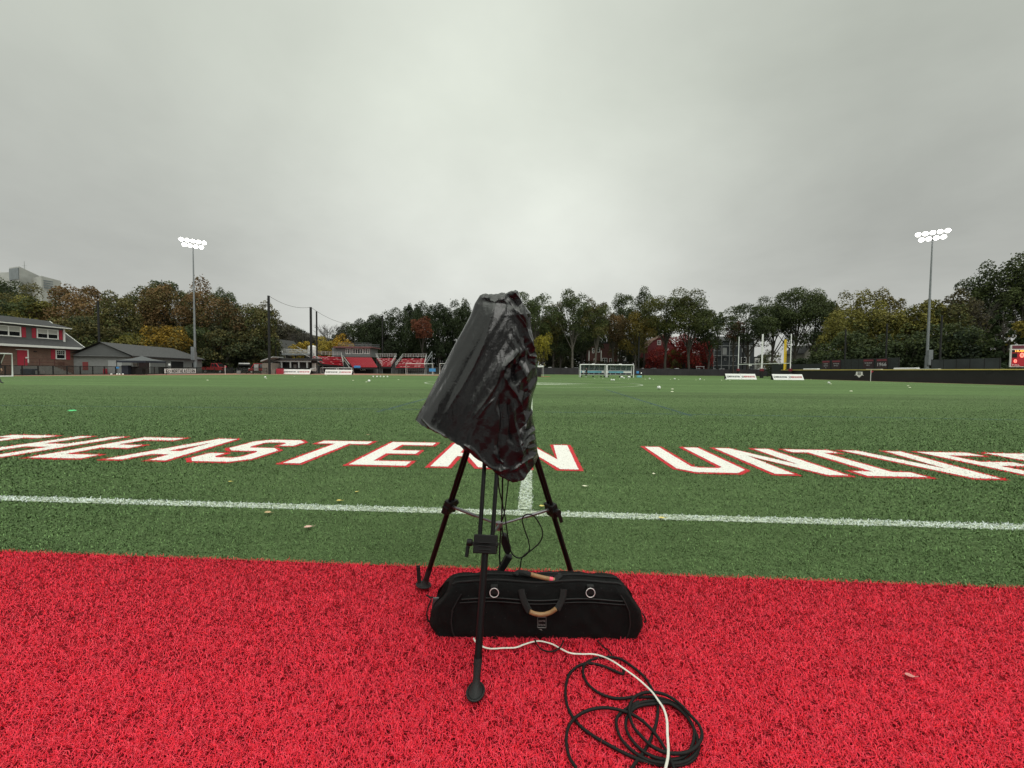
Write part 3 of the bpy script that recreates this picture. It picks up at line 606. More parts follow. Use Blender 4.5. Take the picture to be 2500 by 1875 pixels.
# ---- long equipment bag
BX0, BX1, BY0, BY1 = -.330, .546, 1.515, 1.715
bagc = Vector(((BX0+BX1)/2, (BY0+BY1)/2, 0))
bag = thing('equipment_bag', bagc, 'long black fabric tripod case with tan handles lying on the red turf', 'bag')
prof = [(-1, .0), (-1.01, .03), (-1.0, .07), (-.97, .12), (-.92, .16), (-.84, .19), (-.70, .208), (-.60, .212), (-.52, .206), (-.42, .211), (-.15, .212), (.1, .206), (.3, .198), (.4, .190), (.5, .191), (.65, .183), (.85, .16), (.95, .13), (1.0, .07), (1.0, .0)]
NS = 150; vs = []; hy = (BY1-BY0)/2; hx = (BX1-BX0)/2; np_ = len(prof)
dense = []
for a, c in zip(prof[:-1], prof[1:]):
    for k in range(3): dense.append((a[0]+(c[0]-a[0])*k/3, a[1]+(c[1]-a[1])*k/3))
dense.append(prof[-1]); ND = len(dense)
for i in range(NS+1):
    s = -1+2*i/NS; e = abs(s)
    for (yf, z) in dense:
        inset = .062*sm((z-.115)/.105)+.008*sm((z-.05)/.1)+.020*(1-sm(z/.055))                 # ends lean in towards the top
        X = bagc.x+s*(hx-inset*(1 if s < 0 else .85))
        rnd = 1-.35*max(0, (e-.93)/.07)**2
        Yv = bagc.y+yf*hy*rnd; Zv = z*(1-.18*max(0, (e-.86)/.14)**2) - .008*math.cos(s*7)*sm(z/.1)*.6
        p = Vector((X, Yv, Zv)); wr = .006*noise.noise(p*11+Vector((3, 0, 0)))+.003*noise.noise(p*28)+.004*(1-abs(noise.noise(Vector((p.x*14+p.z*9, p.y*6, p.z*5))))*2)
        p += Vector((0, (-1 if yf < 0 else 1)*wr*1.3*sm((z+.0)/.04), wr*.8*sm(z/.08))); vs.append(p)
fs = [(i*ND+j, i*ND+j+1, (i+1)*ND+j+1, (i+1)*ND+j) for i in range(NS) for j in range(ND-1)]
fs += [tuple(range(ND)), tuple(NS*ND+j for j in range(ND))[::-1], tuple(i*ND for i in range(NS, -1, -1))+tuple(), ]
bb = MB(); bb.add(vs, [f for f in fs if len(f) >= 3][:-1], True); body = bb.build('case_body', M_fab, bag)
def bagP(s, kf, out=0.):
    """surface point at length s(-1..1) and profile index kf"""
    i = int((s+1)/2*NS); k = int(kf*3); p = vs[i*ND+min(k, ND-1)]; return Vector(p)
for kf, r in ((7.1, .0045), (10.0, .0045)):
    MB().tube([bagP(-.93+1.86*i/70, kf)+Vector((0, 0, .003)) for i in range(71)], r, 8).build('piping', M_web, bag)
# zip line of the front pocket and the pocket seams
MB().tube([bagP(s, 4.3)+Vector((0, -.0035, 0)) for s in [-.74+1.58*i/50 for i in range(51)]], .0028, 6).tube([bagP(s, 3.95)+Vector((0, -.0035, 0)) for s in [-.74+1.58*i/50 for i in range(51)]], .0022, 6).build('front_zip', M_rub, bag)
for s in (-.78, .86): MB().tube([bagP(s, k)+Vector((0, -.003, 0)) for k in (.4, 1, 2, 3, 4, 4.8)], .003, 6).build('seam', M_web, bag)
def bpt(x, y, Y): return at(*E3(x, y), Y)
for x in (737, 1576):
    c = bpt(x, 383, 1.512); MB().tube([c+Vector((math.cos(a)*.0175, 0, math.sin(a)*.0185)) for a in [2*math.pi*i/28 for i in range(29)]], .0015, 8, cap=False).build('d_ring', M_stl, bag)
    q = bpt(x, 345, 1.525); MB().box(q.x-.014, q.x+.014, q.y-.006, q.y+.012, q.z-.022, q.z+.012).build('ring_tab', M_web, bag, bevel=.002)
for sgn, P in ((1, [(972, 352), (985, 420), (1012, 490), (1045, 545)]), (1, [(1342, 352), (1335, 420), (1312, 478), (1285, 525)])):
    pts = spline([bpt(x, y, 1.520-.010*k) for k, (x, y) in enumerate(P)], 6); MB().tube(pts, .0135, 8, flat=.18, updir=(0, -1, .2)).build('webbing_strap', M_web, bag)
hp = spline([bpt(x, y, 1.482) for x, y in ((1048, 548), (1095, 566), (1160, 572), (1225, 555), (1275, 522))], 6)
MB().tube(hp, [.0085]*len(hp), 10).build('leather_handle', M_lea, bag)
hp = spline([bpt(x, y, 1.565) for x, y in ((1055, 222), (1110, 238), (1170, 252), (1225, 264), (1262, 272))], 6)
th = MB().tube(hp, .0088, 10).build('leather_handle', M_lea, bag)
MB().tube([hp[-8], hp[-4]], .0096, 10).build('pink_tape_band', M_pink, th)
MB().tube(spline([bpt(x, y, Yq) for x, y, Yq in ((920, 225, 1.58), (950, 200, 1.60), (1000, 203, 1.585), (1060, 224, 1.565))], 5), .012, 8, flat=.3, updir=(0, -.3, 1)).build('webbing_strap', M_web, bag)
MB().tube(spline([bpt(x, y, Yq) for x, y, Yq in ((1262, 272, 1.565), (1300, 240, 1.58), (1320, 222, 1.60))], 5), .012, 8, flat=.3, updir=(0, -.3, 1)).build('webbing_strap', M_web, bag)
MB().tube(spline([bpt(x, y, 1.61) for x, y in ((1100, 215), (1180, 207), (1320, 215))], 5), .006, 6, flat=.5).build('webbing_strap', M_web, bag)
# end loops and cord
for P, Yq in (([(205, 420), (180, 425), (155, 405), (150, 412)], 1.59), ([(190, 440), (165, 500), (150, 560), (160, 620), (185, 640)], 1.565), ([(2030, 560), (2050, 600), (2058, 630), (2040, 640)], 1.58)):
    MB().tube(spline([bpt(x, y, Yq) for x, y in P], 6), .0035, 6).build('end_cord', M_web, bag)
q = bpt(215, 460, 1.575); MB().prism([q+Vector(a) for a in ((-.012, 0, -.03), (.022, -.004, -.034), (.026, -.004, .018), (-.006, 0, .014))], (0, .01, 0)).build('end_flap', mat('clear_plastic_flap', (.06, .07, .075), .2), bag, bevel=.002)
q = bpt(195, 580, 1.55); MB().box(q.x-.004, q.x+.004, q.y-.002, q.y+.002, q.z-.02, q.z+.02).build('end_tag', mat('tag_cloth', (.25, .2, .13), .8), bag)
# maker's patch
pc = bpt(1152, 640, 1.494); pb = MB(); W_, H_ = .0175, .022
for x0, x1, z0, z1 in ((-W_, W_, H_-.0016, H_), (-W_, W_, -H_, -H_+.0016), (-W_, -W_+.0014, -H_, H_), (W_-.0014, W_, -H_, H_)): pb.box(pc.x+x0, pc.x+x1, pc.y-.0015, pc.y+.0015, pc.z+z0, pc.z+z1)
for s_, dz in (('porta', .0075), ('brace', -.0085)):
    tv, tf = textmesh(s_, .0145, .012, .85); put2d(pb, tv, tf, pc+Vector((0, -.0018, dz)), (1, 0, 0), (0, 0, 1))
pb.add([pc+Vector(a) for a in ((-.013, -.0016, -.026), (-.002, -.0016, -.026), (.003, -.0016, -.033))], [(0, 1, 2)])
pb.build('maker_patch', M_patch, bag)

# ---- cables
def groundpath(P, z): return [G(*E4(x, y), zz_) for (x, y), zz_ in zip(P, z if isinstance(z, list) else [z]*len(P))]
def cable(name, P, r, m, lab, z=.026, **k):
    pts = spline(groundpath(P, z), 7); pts = [p+Vector((0, 0, .003*noise.noise(p*9))) for p in pts]
    b = MB(); b.tube(pts, r, 8, **k); return b
C1p = [(1418, 325), (1412, 352), (1380, 345), (1330, 322), (1240, 282), (1140, 260), (1050, 282), (975, 350), (945, 440), (942, 540), (965, 640), (1030, 745), (1150, 850), (1300, 940), (1450, 1015), (1600, 1070), (1750, 1098), (1880, 1095), (1985, 1050), (2030, 960), (2012, 860), (1968, 750), (1900, 650), (1800, 578), (1660, 543), (1540, 545), (1400, 558), (1300, 545), (1200, 500), (1120, 430), (1085, 350), (1100, 270), (1180, 222), (1280, 212), (1380, 230), (1480, 290), (1580, 370), (1640, 460), (1680, 550), (1697, 640), (1680, 770), (1635, 890), (1580, 990), (1520, 1070), (1480, 1130), (1430, 1230)]
C2p = [(1060, 1210), (1030, 1130), (975, 1040), (948, 920), (960, 800), (1020, 710), (1130, 650), (1260, 628), (1400, 652), (1530, 710), (1640, 800), (1720, 900), (1785, 1020), (1830, 1130), (1850, 1220)]
C3p = [(1640, 935), (1570, 870), (1500, 790), (1468, 700), (1465, 620), (1510, 545), (1600, 505), (1700, 506), (1800, 542), (1890, 610), (1960, 690), (2030, 770), (2058, 850), (2030, 930), (1950, 985), (1850, 1000), (1740, 985), (1640, 935)]
C4p = [(1460, 650), (1560, 592), (1700, 572), (1830, 612), (1930, 700), (1990, 800), (1985, 920), (1930, 1010), (1820, 1052), (1700, 1040), (1580, 985), (1480, 890), (1435, 790), (1450, 700), (1520, 630), (1650, 600), (1790, 592), (1900, 660), (1990, 800), (2022, 900), (2010, 990), (1930, 1060), (1800, 1085), (1640, 1062), (1500, 990), (1400, 890), (1358, 780), (1368, 700), (1440, 640), (1540, 585)]
cb_ = MB()
for P, z in ((C1p, .013), (C2p, .023), (C3p, .027), (C4p, .017)):
    pts = spline(groundpath(P, z), 7); cb_.tube([p+Vector((0, 0, .004*noise.noise(p*9))) for p in pts], .0046, 8)
cb_.build('coiled_cable', M_cab, label='black cable lying in loose loops on the red turf', category='cable')
wp = [(190, 60), (205, 88), (262, 128), (330, 146), (430, 141), (530, 137), (600, 112), (680, 88), (740, 85), (830, 108), (900, 145), (980, 182), (1080, 190), (1160, 190), (1240, 208), (1330, 250), (1420, 310), (1530, 390), (1640, 490), (1700, 570), (1745, 640), (1770, 730), (1775, 850), (1782, 960), (1778, 1040), (1760, 1123), (1745, 1220)]
pts = spline(groundpath(wp, [.019]*15+[.031]*12), 8)
wb = MB(); k = len(pts); n_ = 8
wb.tube(pts, [.0038]*k, 8, flat=.42, updir=(0, -.12, 1)); wb.build('flat_cord', M_cord, label='white flat cord running from behind the tripod leg across the cable coil', category='cord')
MB().tube(spline(groundpath([(690, 70), (705, 108), (740, 148), (800, 170), (860, 162), (905, 125), (925, 80)], .022), 6), .003, 6).build('thin_cable', M_cab, label='thin black cable loop poking out in front of the equipment bag', category='cable')
MB().tube(spline(groundpath([(1200, 80), (1250, 130), (1290, 160), (1320, 195)], .014), 6), .0028, 6).build('cable_tie', M_cab, label='short black strap end half buried in turf right of the white cord', category='strap')
def hang(P, Y, r=.0028):
    return spline([at(*E2(x, y), Y) for x, y in P], 6)
ps = thing('power_adapter', at(*E2(1130, 1010), 1.70), 'black power adapter pair hanging by cables under the tripod', 'power adapter')
def brick(P, Y, dz, name):
    pts = [at(*E2(x, y), Y) for x, y in P]; return MB().prism(pts, (0, dz, 0)).build(name, M_blkp, ps, bevel=.004)
brick([(1068, 905), (1118, 915), (1172, 1075), (1140, 1118), (1100, 1095), (1062, 985)], 1.68, .04, 'adapter_brick')
brick([(1118, 1125), (1185, 1150), (1085, 1312), (1015, 1312)], 1.69, .04, 'battery_block')
for P in ([(1035, 290), (1040, 400), (1080, 580), (1108, 720), (1125, 850), (1160, 1050), (1200, 1120), (1260, 1145), (1330, 1110), (1365, 1050), (1352, 950), (1312, 840), (1290, 730), (1330, 682), (1400, 690), (1460, 760), (1505, 870), (1480, 970), (1400, 1050), (1310, 1115), (1280, 1160), (1268, 1230), (1258, 1290)],
          [(1145, 280), (1130, 420), (1105, 620), (1078, 740)], [(1080, 280), (1075, 540), (1068, 760)], [(1062, 830), (1050, 1000), (1046, 1120), (1052, 1215)], [(1075, 820), (1080, 870), (1095, 915)]):
    MB().tube(hang(P, 1.67), .0042 if P[0][0] in (1080, 1062) else .003, 6).build('lead', M_cab, ps)

# ---- fallen leaves
def leaf(px, py, size, col, lab, rot=0, curl=.3):
    size *= .6; c = G(px, py, .016); m = mat('leaf_'+lab.split()[0], col, .7, var=.25, scale=60); b = MB(); n = 10; vs = []
    R = Matrix.Rotation(rot, 3, 'Z')
    for i in range(n+1):
        t = i/n; w = math.sin(math.pi*t**.8)*.34; x = t-.5
        for s in (-1, 0, 1): vs.append(c+R @ (Vector((x, s*w, abs(s)*curl*w+.25*curl*(x*2)**2))*size))
    b.add(vs, [(i*3+s, (i+1)*3+s, (i+1)*3+s+1, i*3+s+1) for i in range(n) for s in (0, 1)], True)
    b.tube([c+R @ Vector((.5, 0, .1*curl))*size, c+R @ Vector((.75, .06, .15))*size], .0012, 5)
    b.build('fallen_leaf', m, label=lab, category='leaf', group='fallen leaves scattered on the turf')
PK, YL, TN = (.62, .40, .33), (.62, .50, .14), (.50, .36, .20)
for a in ((2222, 1650, .050, (.55, .22, .20), 'pinkish leaf alone on the red turf at the right', -.4, .3), (753, 1288, .095, PK, 'tan curled leaf lying closest to the red turf on the left green', .5, .5), (654, 1253, .09, TN, 'pale narrow leaf just below the white sideline on the left', .05, .6),
          (828, 1223, .075, YL, 'yellow forked leaf just above the sideline left of the tripod', .2, .5), (871, 1201, .05, YL, 'small yellow leaf well above the sideline left of the tripod', .9, .5), (562, 1176, .06, YL, 'tiny yellow leaf on the green below the letter A', .2, .4), (898, 1061, .09, TN, 'pale leaf on the green just beyond the letters T and E', 0, .2),
          (1596, 1157, .08, (.75, .72, .55), 'cream triangular leaf on the green left of the letter U base', 1.2, .4), (1428, 1187, .08, (.75, .72, .55), 'cream oval leaf on the green below the letter N', 0, .3), (1616, 1264, .08, YL, 'yellow leaf lying on the white sideline at the right', 0, .2), (1323, 1236, .075, YL, 'bright yellow leaf beside the right tripod clamp', .2, .4)): leaf(*a)
# ================================================================ trees
def leafmat():
    m = mat('foliage', (1, 1, 1), .6, var=.25, scale=.35, vcol=True, spec=.2); t = m.node_tree; b = t.nodes['Principled BSDF']
    tr = t.nodes.new('ShaderNodeBsdfTranslucent'); a = t.nodes.new('ShaderNodeAttribute'); a.attribute_name = 'tone'; t.links.new(a.outputs['Color'], tr.inputs['Color'])
    ms = t.nodes.new('ShaderNodeMixShader'); ms.inputs[0].default_value = .25; t.links.new(b.outputs[0], ms.inputs[1]); t.links.new(tr.outputs[0], ms.inputs[2])
    t.links.new(ms.outputs[0], t.nodes['Material Output'].inputs['Surface']); return m
M_leaf = leafmat(); M_bark = mat('bark', (.055, .048, .040), .95, var=.35, scale=2, bump=.4); M_barkp = mat('pale_bark', (.11, .10, .085), .95, var=.35, scale=2)
GRN, DGRN, OLV, YOL, RST, YEL, RED, LGR = (.066, .084, .028), (.036, .052, .024), (.108, .096, .032), (.165, .150, .034), (.170, .105, .045), (.36, .25, .03), (.34, .045, .035), (.07, .092, .035)
def tree(px, pyt, Y, hw, c1, c2=None, lab='', base=.12, name='tree', dens=1., shape='round', pyb=None, leafs=.40, bark=None, mix=.5, z0=None, gap=0., seed=None):
    """px: crown centre; pyt: crown top in the photo; hw: half width in photo px; Y: distance. Everything becomes metres here."""
    r = np.random.default_rng(int(px*7+pyt*3+Y) if seed is None else seed); c2 = c2 or c1
    top = at(px, pyt, Y); R = hw*1.12*Y/FPX; pyb = pyb+10 if pyb else None; z0 = (hillz(top.x, Y) if z0 is None and top.x < -45 else (z0 or 0))-.05
    Ht = top.z-z0; zb = z0+Ht*base if pyb is None else ZA(px, pyb, Y)
    H2 = (top.z-zb)/2; cz = (top.z+zb)/2
    if shape == 'cone': nb = int(26*dens)
    else: nb = int(max(12, 26*dens**.5))
    # clump centres
    cs = []
    for i in range(nb*6):
        p = r.normal(0, 1, 3); p /= np.linalg.norm(p); q = r.uniform(.25, .86)**.6
        if shape == 'cone':
            zz = r.uniform(-1, .95); rad = (1-(zz+1)/2)**.8*.95+.03; a = r.uniform(0, 2*np.pi); q = r.uniform(.3, 1)
            p = np.array([math.cos(a)*rad*q, math.sin(a)*rad*q, zz])
        elif shape == 'tall': p = p*q; p[:2] *= .85
        elif shape == 'vase': p = p*q; p[:2] *= .62+.38*(p[2]+1)/1.3
        else: p = p*q; p[:2] *= 1-.18*max(0, p[2])
        if all(np.linalg.norm(p-c) > .26 for c in cs) or i > nb*4: cs.append(p)
        if len(cs) >= nb: break
    cs = np.array(cs); n = len(cs)
    br = r.uniform(.27, .44, n) if shape != 'cone' else r.uniform(.12, .22, n)*(1.2-(cs[:, 2]+1)/2)
    area_ = 4*np.pi*(R*H2)*1.0; per = int(min(1000, max(90, dens**1.1*area_/(leafs**2)*2.7/n)))
    V = []; T = []
    wmix = r.uniform(0, 1, n)
    for i in range(n):
        d = r.normal(0, 1, (per, 3)); d /= np.linalg.norm(d, axis=1)[:, None]; d[:, 2] = np.where(d[:, 2] < -.35, -d[:, 2], d[:, 2])
        rad = br[i]*(1-np.abs(r.normal(0, .18, per)))*(1+np.clip(.35*r.normal(0, .4, per), -.3, .28)*(r.uniform(0, 1, per) < .2))
        p = cs[i]+d*rad[:, None]; P = np.stack([p[:, 0]*R, p[:, 1]*R, p[:, 2]*H2], 1)
        nn = d+r.normal(0, .7, (per, 3)); nn /= np.linalg.norm(nn, axis=1)[:, None]
        a = np.cross(nn, r.normal(0, 1, (per, 3))); a /= np.linalg.norm(a, axis=1)[:, None]; b = np.cross(nn, a)
        s = (leafs*r.uniform(.5, 1.25, per)/2)[:, None]
        V.append(np.stack([P-a*s*1.2, P-b*s*.7, P+a*s*1.2, P+b*s*.8], 1).reshape(-1, 3))
        w = np.clip(wmix[i]*.7+p[:, 2]*.25+.15+r.normal(0, .18, per), 0, 1); w = np.where(w > 1-mix, 1, w*.5)
        t = np.array(c1)*(1-w[:, None])+np.array(c2)*w[:, None]; t = t*r.uniform(.55, 1.35, (per, 1))*(.85+.35*wmix[(i*7) % n]); T.append(np.repeat(t, 4, 0))
    V = np.concatenate(V); V[:, 0] += top.x; V[:, 1] += Y; V[:, 2] += cz
    base_ = Vector((top.x, Y, z0)); root = thing(name, base_, lab, 'tree')
    V -= np.array(base_); F = np.arange(len(V)).reshape(-1, 4)
    link('crown', npmesh('crown', V, F, M_leaf, np.concatenate(T)), root)
    # trunk and limbs
    tb = MB(); tr_ = max(.10, R*.034+Ht*.006); lean = r.normal(0, .03*Ht, 2); ft = Vector((top.x+lean[0]*.3, Y+lean[1]*.3, z0-.1)); fk = Vector((top.x+lean[0], Y+lean[1], zb+H2*.35))
    pts = [ft, ft.lerp(fk, .3)+Vector((r.normal(0, .1), 0, 0)), ft.lerp(fk, .65)+Vector((r.normal(0, .15), 0, 0)), fk, Vector((top.x, Y, cz+H2*.6))]
    tb.tube(pts, [tr_*1.25, tr_, tr_*.85, tr_*.6, tr_*.15], 8)
    for i in range(min(n, 12)):
        c = cs[i]; e = Vector((top.x+c[0]*R, Y+c[1]*R, cz+c[2]*H2)); s_ = ft.lerp(fk, r.uniform(.45, 1)); m_ = s_.lerp(e, .5)+Vector((0, 0, -.04*R)); tb.tube([s_, m_, e], [tr_*.5, tr_*.3, tr_*.1], 5, cap=False)
    tb.build('trunk', bark or M_bark, root)
    return root
def bare(px, pyt, Y, hw, lab, pyb=None, z0=0, tone=M_bark, name='bare_tree'):
    r = np.random.default_rng(int(px)); top = at(px, pyt, Y); R = hw*Y/FPX; base_ = Vector((top.x, Y, z0)); root = thing(name, base_, lab, 'tree'); tb = MB(); H_ = top.z-z0
    def grow(p, d, L, rad, k):
        q = p+d*L; tb.tube([p, p.lerp(q, .5)+Vector(r.normal(0, .03*L, 3)), q], [rad, rad*.8, rad*.6], 5 if k > 1 else 4, cap=False)
        if k == 0: return
        for i in range(3 if k > 2 else 4):
            dd = (d+Vector(r.normal(0, .42, 3))*Vector((1, .7, .5)).length*.7); dd.z = abs(dd.z)*.9+.2; grow(q if i else p.lerp(q, .7), dd.normalized(), L*r.uniform(.6, .82), rad*.55, k-1)
    grow(base_, Vector((0, 0, 1)), H_*.30, max(.18, H_*.018), 5); tb.build('branches', tone, root); return root
def wood(name, pts, lab, c1, c2, hmin, hmax, dep=5, n=9000, leaf=.55, seed=1):
    '''a mass of undergrowth along a line of (photo x, distance, top scale) stations'''
    r = np.random.default_rng(seed); m = len(pts)-1; s = r.uniform(0, m, n); i = s.astype(int).clip(0, m-1); f = s-i
    A = np.array([(XA(px, Y), Y, k) for px, Y, k in pts]); B = A[i]*(1-f[:, None])+A[i+1]*f[:, None]
    wv = np.array([noise.noise(Vector((a*.22, b_*.22, seed))) for a, b_ in B[:, :2]]); H_ = B[:, 2]*(hmin+(hmax-hmin)*np.clip(.5+wv, 0, 1))
    z = H_*r.uniform(0, 1, n)**.7; P = np.stack([B[:, 0]+r.normal(0, .6, n), B[:, 1]+r.uniform(0, dep, n)*(1-.3*z/H_), z], 1)
    P[:, 2] += np.array([hillz(x, y) if x < -45 else 0 for x, y in P[:, :2]])
    nn = r.normal(0, 1, (n, 3)); nn /= np.linalg.norm(nn, axis=1)[:, None]; a = np.cross(nn, r.normal(0, 1, (n, 3))); a /= np.linalg.norm(a, axis=1)[:, None]; b = np.cross(nn, a); q = (leaf*r.uniform(.5, 1.3, n)/2)[:, None]
    V = np.stack([P-a*q, P-b*q*.7, P+a*q, P+b*q*.7], 1).reshape(-1, 3); w = np.clip(.5+wv*1.6+r.normal(0, .2, n), 0, 1)[:, None]
    t = (np.array(c1)*(1-w)+np.array(c2)*w)*r.uniform(.5, 1.4, (n, 1)); link(name, npmesh(name, V, np.arange(4*n).reshape(-1, 4), M_leaf, np.repeat(t, 4, 0)), kind='stuff', label=lab, category='undergrowth')
wood('hillside_undergrowth', [(-120, 84, 1), (100, 84, 1), (300, 92, 1), (460, 96, 1), (560, 104, .9), (660, 112, .8)], 'dark undergrowth filling the wooded slope behind the left buildings', DGRN, (.045, .05, .02), 6, 11, 9, 26000, .7, 3)
wood('far_undergrowth', [(640, 150, 1.1), (760, 158, 1.1), (870, 160, 1)], 'dull distant brush between the net poles', (.05, .055, .036), (.07, .062, .04), 6, 11, 8, 9000, .8, 4)
wood('rear_undergrowth', [(870, 158, 1), (1000, 156, 1), (1260, 156, 1), (1400, 156, .9), (1580, 160, .8), (1740, 164, .5)], 'dark brush under the trees behind the far fence', (.020, .028, .015), (.045, .052, .022), 10, 17, 7, 46000, .85, 5)
wood('roadside_shrubs', [(1328, 143, .9), (1430, 143, .8), (1560, 143, 1), (1590, 143, .7)], 'dark shrubs along the street behind the far fence, centre right', (.022, .03, .016), (.05, .055, .022), 3, 6.5, 2.5, 9000, .55, 8)
wood('roadside_shrubs', [(1652, 143, .8), (1735, 143, 1)], 'dark shrubs between the red house and the grey triple-decker', (.022, .03, .016), (.07, .03, .022), 3, 7, 2.5, 5000, .55, 9)
wood('right_undergrowth', [(1900, 108, .7), (2000, 92, .9), (2100, 80, 1.1), (2250, 74, 1.1), (2400, 68, 1.1), (2560, 60, 1.1)], 'dark evergreen hedge mass behind the outfield wall', (.014, .024, .012), (.035, .05, .02), 3.5, 6.5, 5, 22000, .5, 6)
_b = XA; XA = lambda x, Y: x          # stations given directly in metres
wood('added_reflection_trees', [(-75, -24, 1), (-30, -16, 1), (0, -14, 1), (35, -15, 1), (75, -22, 1)], 'row of unseen dark trees added behind the viewpoint for the cover to reflect', (.03, .042, .02), (.07, .07, .03), 9, 14, 4, 15000, .8, 12)  # unseen trees, added to give the glossy cover something dark to reflect
XA = _b
T_ = []
# left hill
tree(-30, 668, 118, 62, DGRN, GRN, 'dark green tree at the left edge behind the brick house roof'); tree(62, 700, 112, 52, DGRN, OLV, 'dark green tree just below the concrete tower on the hill')
tree(20, 728, 88, 55, DGRN, GRN, 'very dark tree directly over the brick house at the far left', shape='vase')
tree(88, 726, 92, 62, OLV, YOL, 'olive and yellow tree behind the brick house dormer', mix=.45); tree(158, 696, 96, 62, GRN, RST, 'tall rust-topped tree between the concrete tower and the black pole', mix=.55)
tree(228, 704, 92, 55, OLV, RST, 'brown-olive tree rising behind the thin black pole', mix=.5); tree(280, 724, 88, 44, GRN, OLV, 'green tree left of the gap with the hidden grey house', mix=.4)
tree(190, 780, 80, 70, DGRN, OLV, 'low dark tree between the brick house and the grey shed', mix=.3, base=.03); tree(268, 800, 82, 50, GRN, OLV, 'low green tree above the left end of the grey shed roof', mix=.4, base=.03)
tree(120, 850, 66, 26, DGRN, DGRN, 'small dark conifer against the brick wall', shape='cone', name='conifer', base=.05, leafs=.3) if False else None
tree(215, 850, 66, 26, DGRN, GRN, 'small dark conifer between the brick house and the grey shed', shape='cone', name='conifer', base=.02, leafs=.25)
tree(345, 693, 104, 44, GRN, OLV, 'tall green tree right of the sky gap on the left', mix=.5); tree(398, 698, 100, 52, OLV, RST, 'broad olive tree with orange patches left of the left floodlight pole', mix=.35); tree(403, 682, 112, 26, DGRN, GRN, pyb=740, lab= 'dark treetop poking above the orange-tinged trees on the left')
tree(398, 788, 84, 46, OLV, (.24, .15, .02), 'yellow-orange tree directly behind the grey shed roof', mix=.6, base=.1); tree(330, 810, 84, 36, OLV, YOL, 'small olive tree behind the left part of the grey shed', base=.05)
tree(458, 704, 106, 40, GRN, OLV, 'green tree just left of the left floodlight pole', mix=.4); tree(500, 694, 102, 50, GRN, RST, 'tall tree with rusty top just right of the left floodlight pole', mix=.4)
tree(548, 702, 112, 30, DGRN, GRN, 'dark pointed treetop right of the left floodlight'); tree(560, 728, 98, 48, DGRN, RST, 'dark tree with brown top between the floodlight and the black net pole', mix=.3)
tree(606, 738, 100, 46, GRN, OLV, 'green tree left of the tallest black net pole', mix=.45); tree(648, 752, 98, 34, GRN, OLV, 'olive tree directly behind the tallest black net pole', mix=.5); tree(474, 796, 92, 44, DGRN, GRN, 'low dark tree behind the right end of the grey shed', base=.02)
tree(540, 806, 92, 48, DGRN, OLV, 'low dark tree behind the red pickup truck', base=.02, mix=.25); tree(612, 812, 96, 44, DGRN, OLV, 'low dark tree behind the red truck by the dugout', base=.02, mix=.3)
# far centre-left
FG = (.048, .056, .036)
tree(688, 786, 165, 30, FG, (.07, .06, .035), 'small distant grey-green tree right of the tallest net pole'); tree(722, 800, 165, 34, (.06, .052, .036), FG, 'small distant brown tree behind the weathered gable house'); tree(690, 800, 180, 40, FG, OLV, 'faint distant tree behind the weathered gable house')
bare(735, 790, 150, 22, 'leafless tree left of the second black net pole'); bare(786, 784, 152, 26, 'leafless tree just right of the third black net pole'); bare(815, 778, 150, 26, 'tall leafless tree left of the press box')
tree(862, 786, 158, 34, FG, GRN, 'round dull green tree top behind the press box'); tree(838, 800, 150, 28, (.06, .052, .036), FG, 'brownish tree behind the left side of the press box')
tree(738, 828, 128, 30, (.30, .22, .035), YEL, 'yellow tree left of the second black net pole', base=.1, gap=.3, dens=.7); tree(795, 828, 132, 30, YEL, (.30, .24, .05), 'bright yellow tree between the third net pole and the press box', base=.1, dens=.8); tree(835, 820, 134, 24, YEL, (.34, .20, .02), 'golden tree immediately left of the press box roof', base=.1, dens=.8)
# dark pines
for a in ((894, 776, 40, 'dark green tree at the left end of the row behind the press box'), (915, 770, 34, 'dark tree right of the press box, behind the fourth net pole'), (955, 757, 38, 'dark green tree left of the two spiky tops'), (1000, 762, 34, 'dark tree behind the rust red tree'), (1035, 754, 34, 'dark green tree right above the rust red tree'), (1072, 746, 36, 'dark green tree between the rust tree and the covered camera'), (1104, 746, 34, 'dark green tree nearer the covered camera'), (1136, 742, 32, 'dark tree touching the left edge of the camera cover'), (1180, 745, 34, 'dark tree hidden partly behind the camera cover top'), (1225, 740, 36, 'dark tree hidden behind the camera cover')):
    tree(a[0], a[1], 142+(a[0] % 5)*2, a[2], DGRN, (.036, .05, .02), a[3], base=.16, mix=.45, shape='tall')
tree(998, 742, 150, 13, DGRN, DGRN, lab='thin dark spire, left of two above the bleachers', pyb=800, dens=1.3); tree(1020, 746, 150, 15, DGRN, DGRN, lab='thin dark spire, right of two above the bleachers', pyb=800, dens=1.3); tree(1137, 731, 152, 12, DGRN, GRN, 'dark knob-shaped treetop left of the camera cover', base=.5)
tree(1030, 772, 136, 24, (.12, .040, .022), (.16, .055, .03), 'rust red tree amid dark green ones above the bleachers', pyb=824)
for a in ((905, 835, 50, 'dark undergrowth tree behind the right side of the press box'), (985, 838, 60, 'dark undergrowth tree behind the middle bleachers'), (1070, 838, 60, 'dark undergrowth tree behind the right bleachers'), (1160, 838, 60, 'dark undergrowth tree behind the camera cover')): tree(a[0], a[1], 152, a[2], (.016, .024, .014), DGRN, a[3], base=.02, mix=.3, dens=.8)
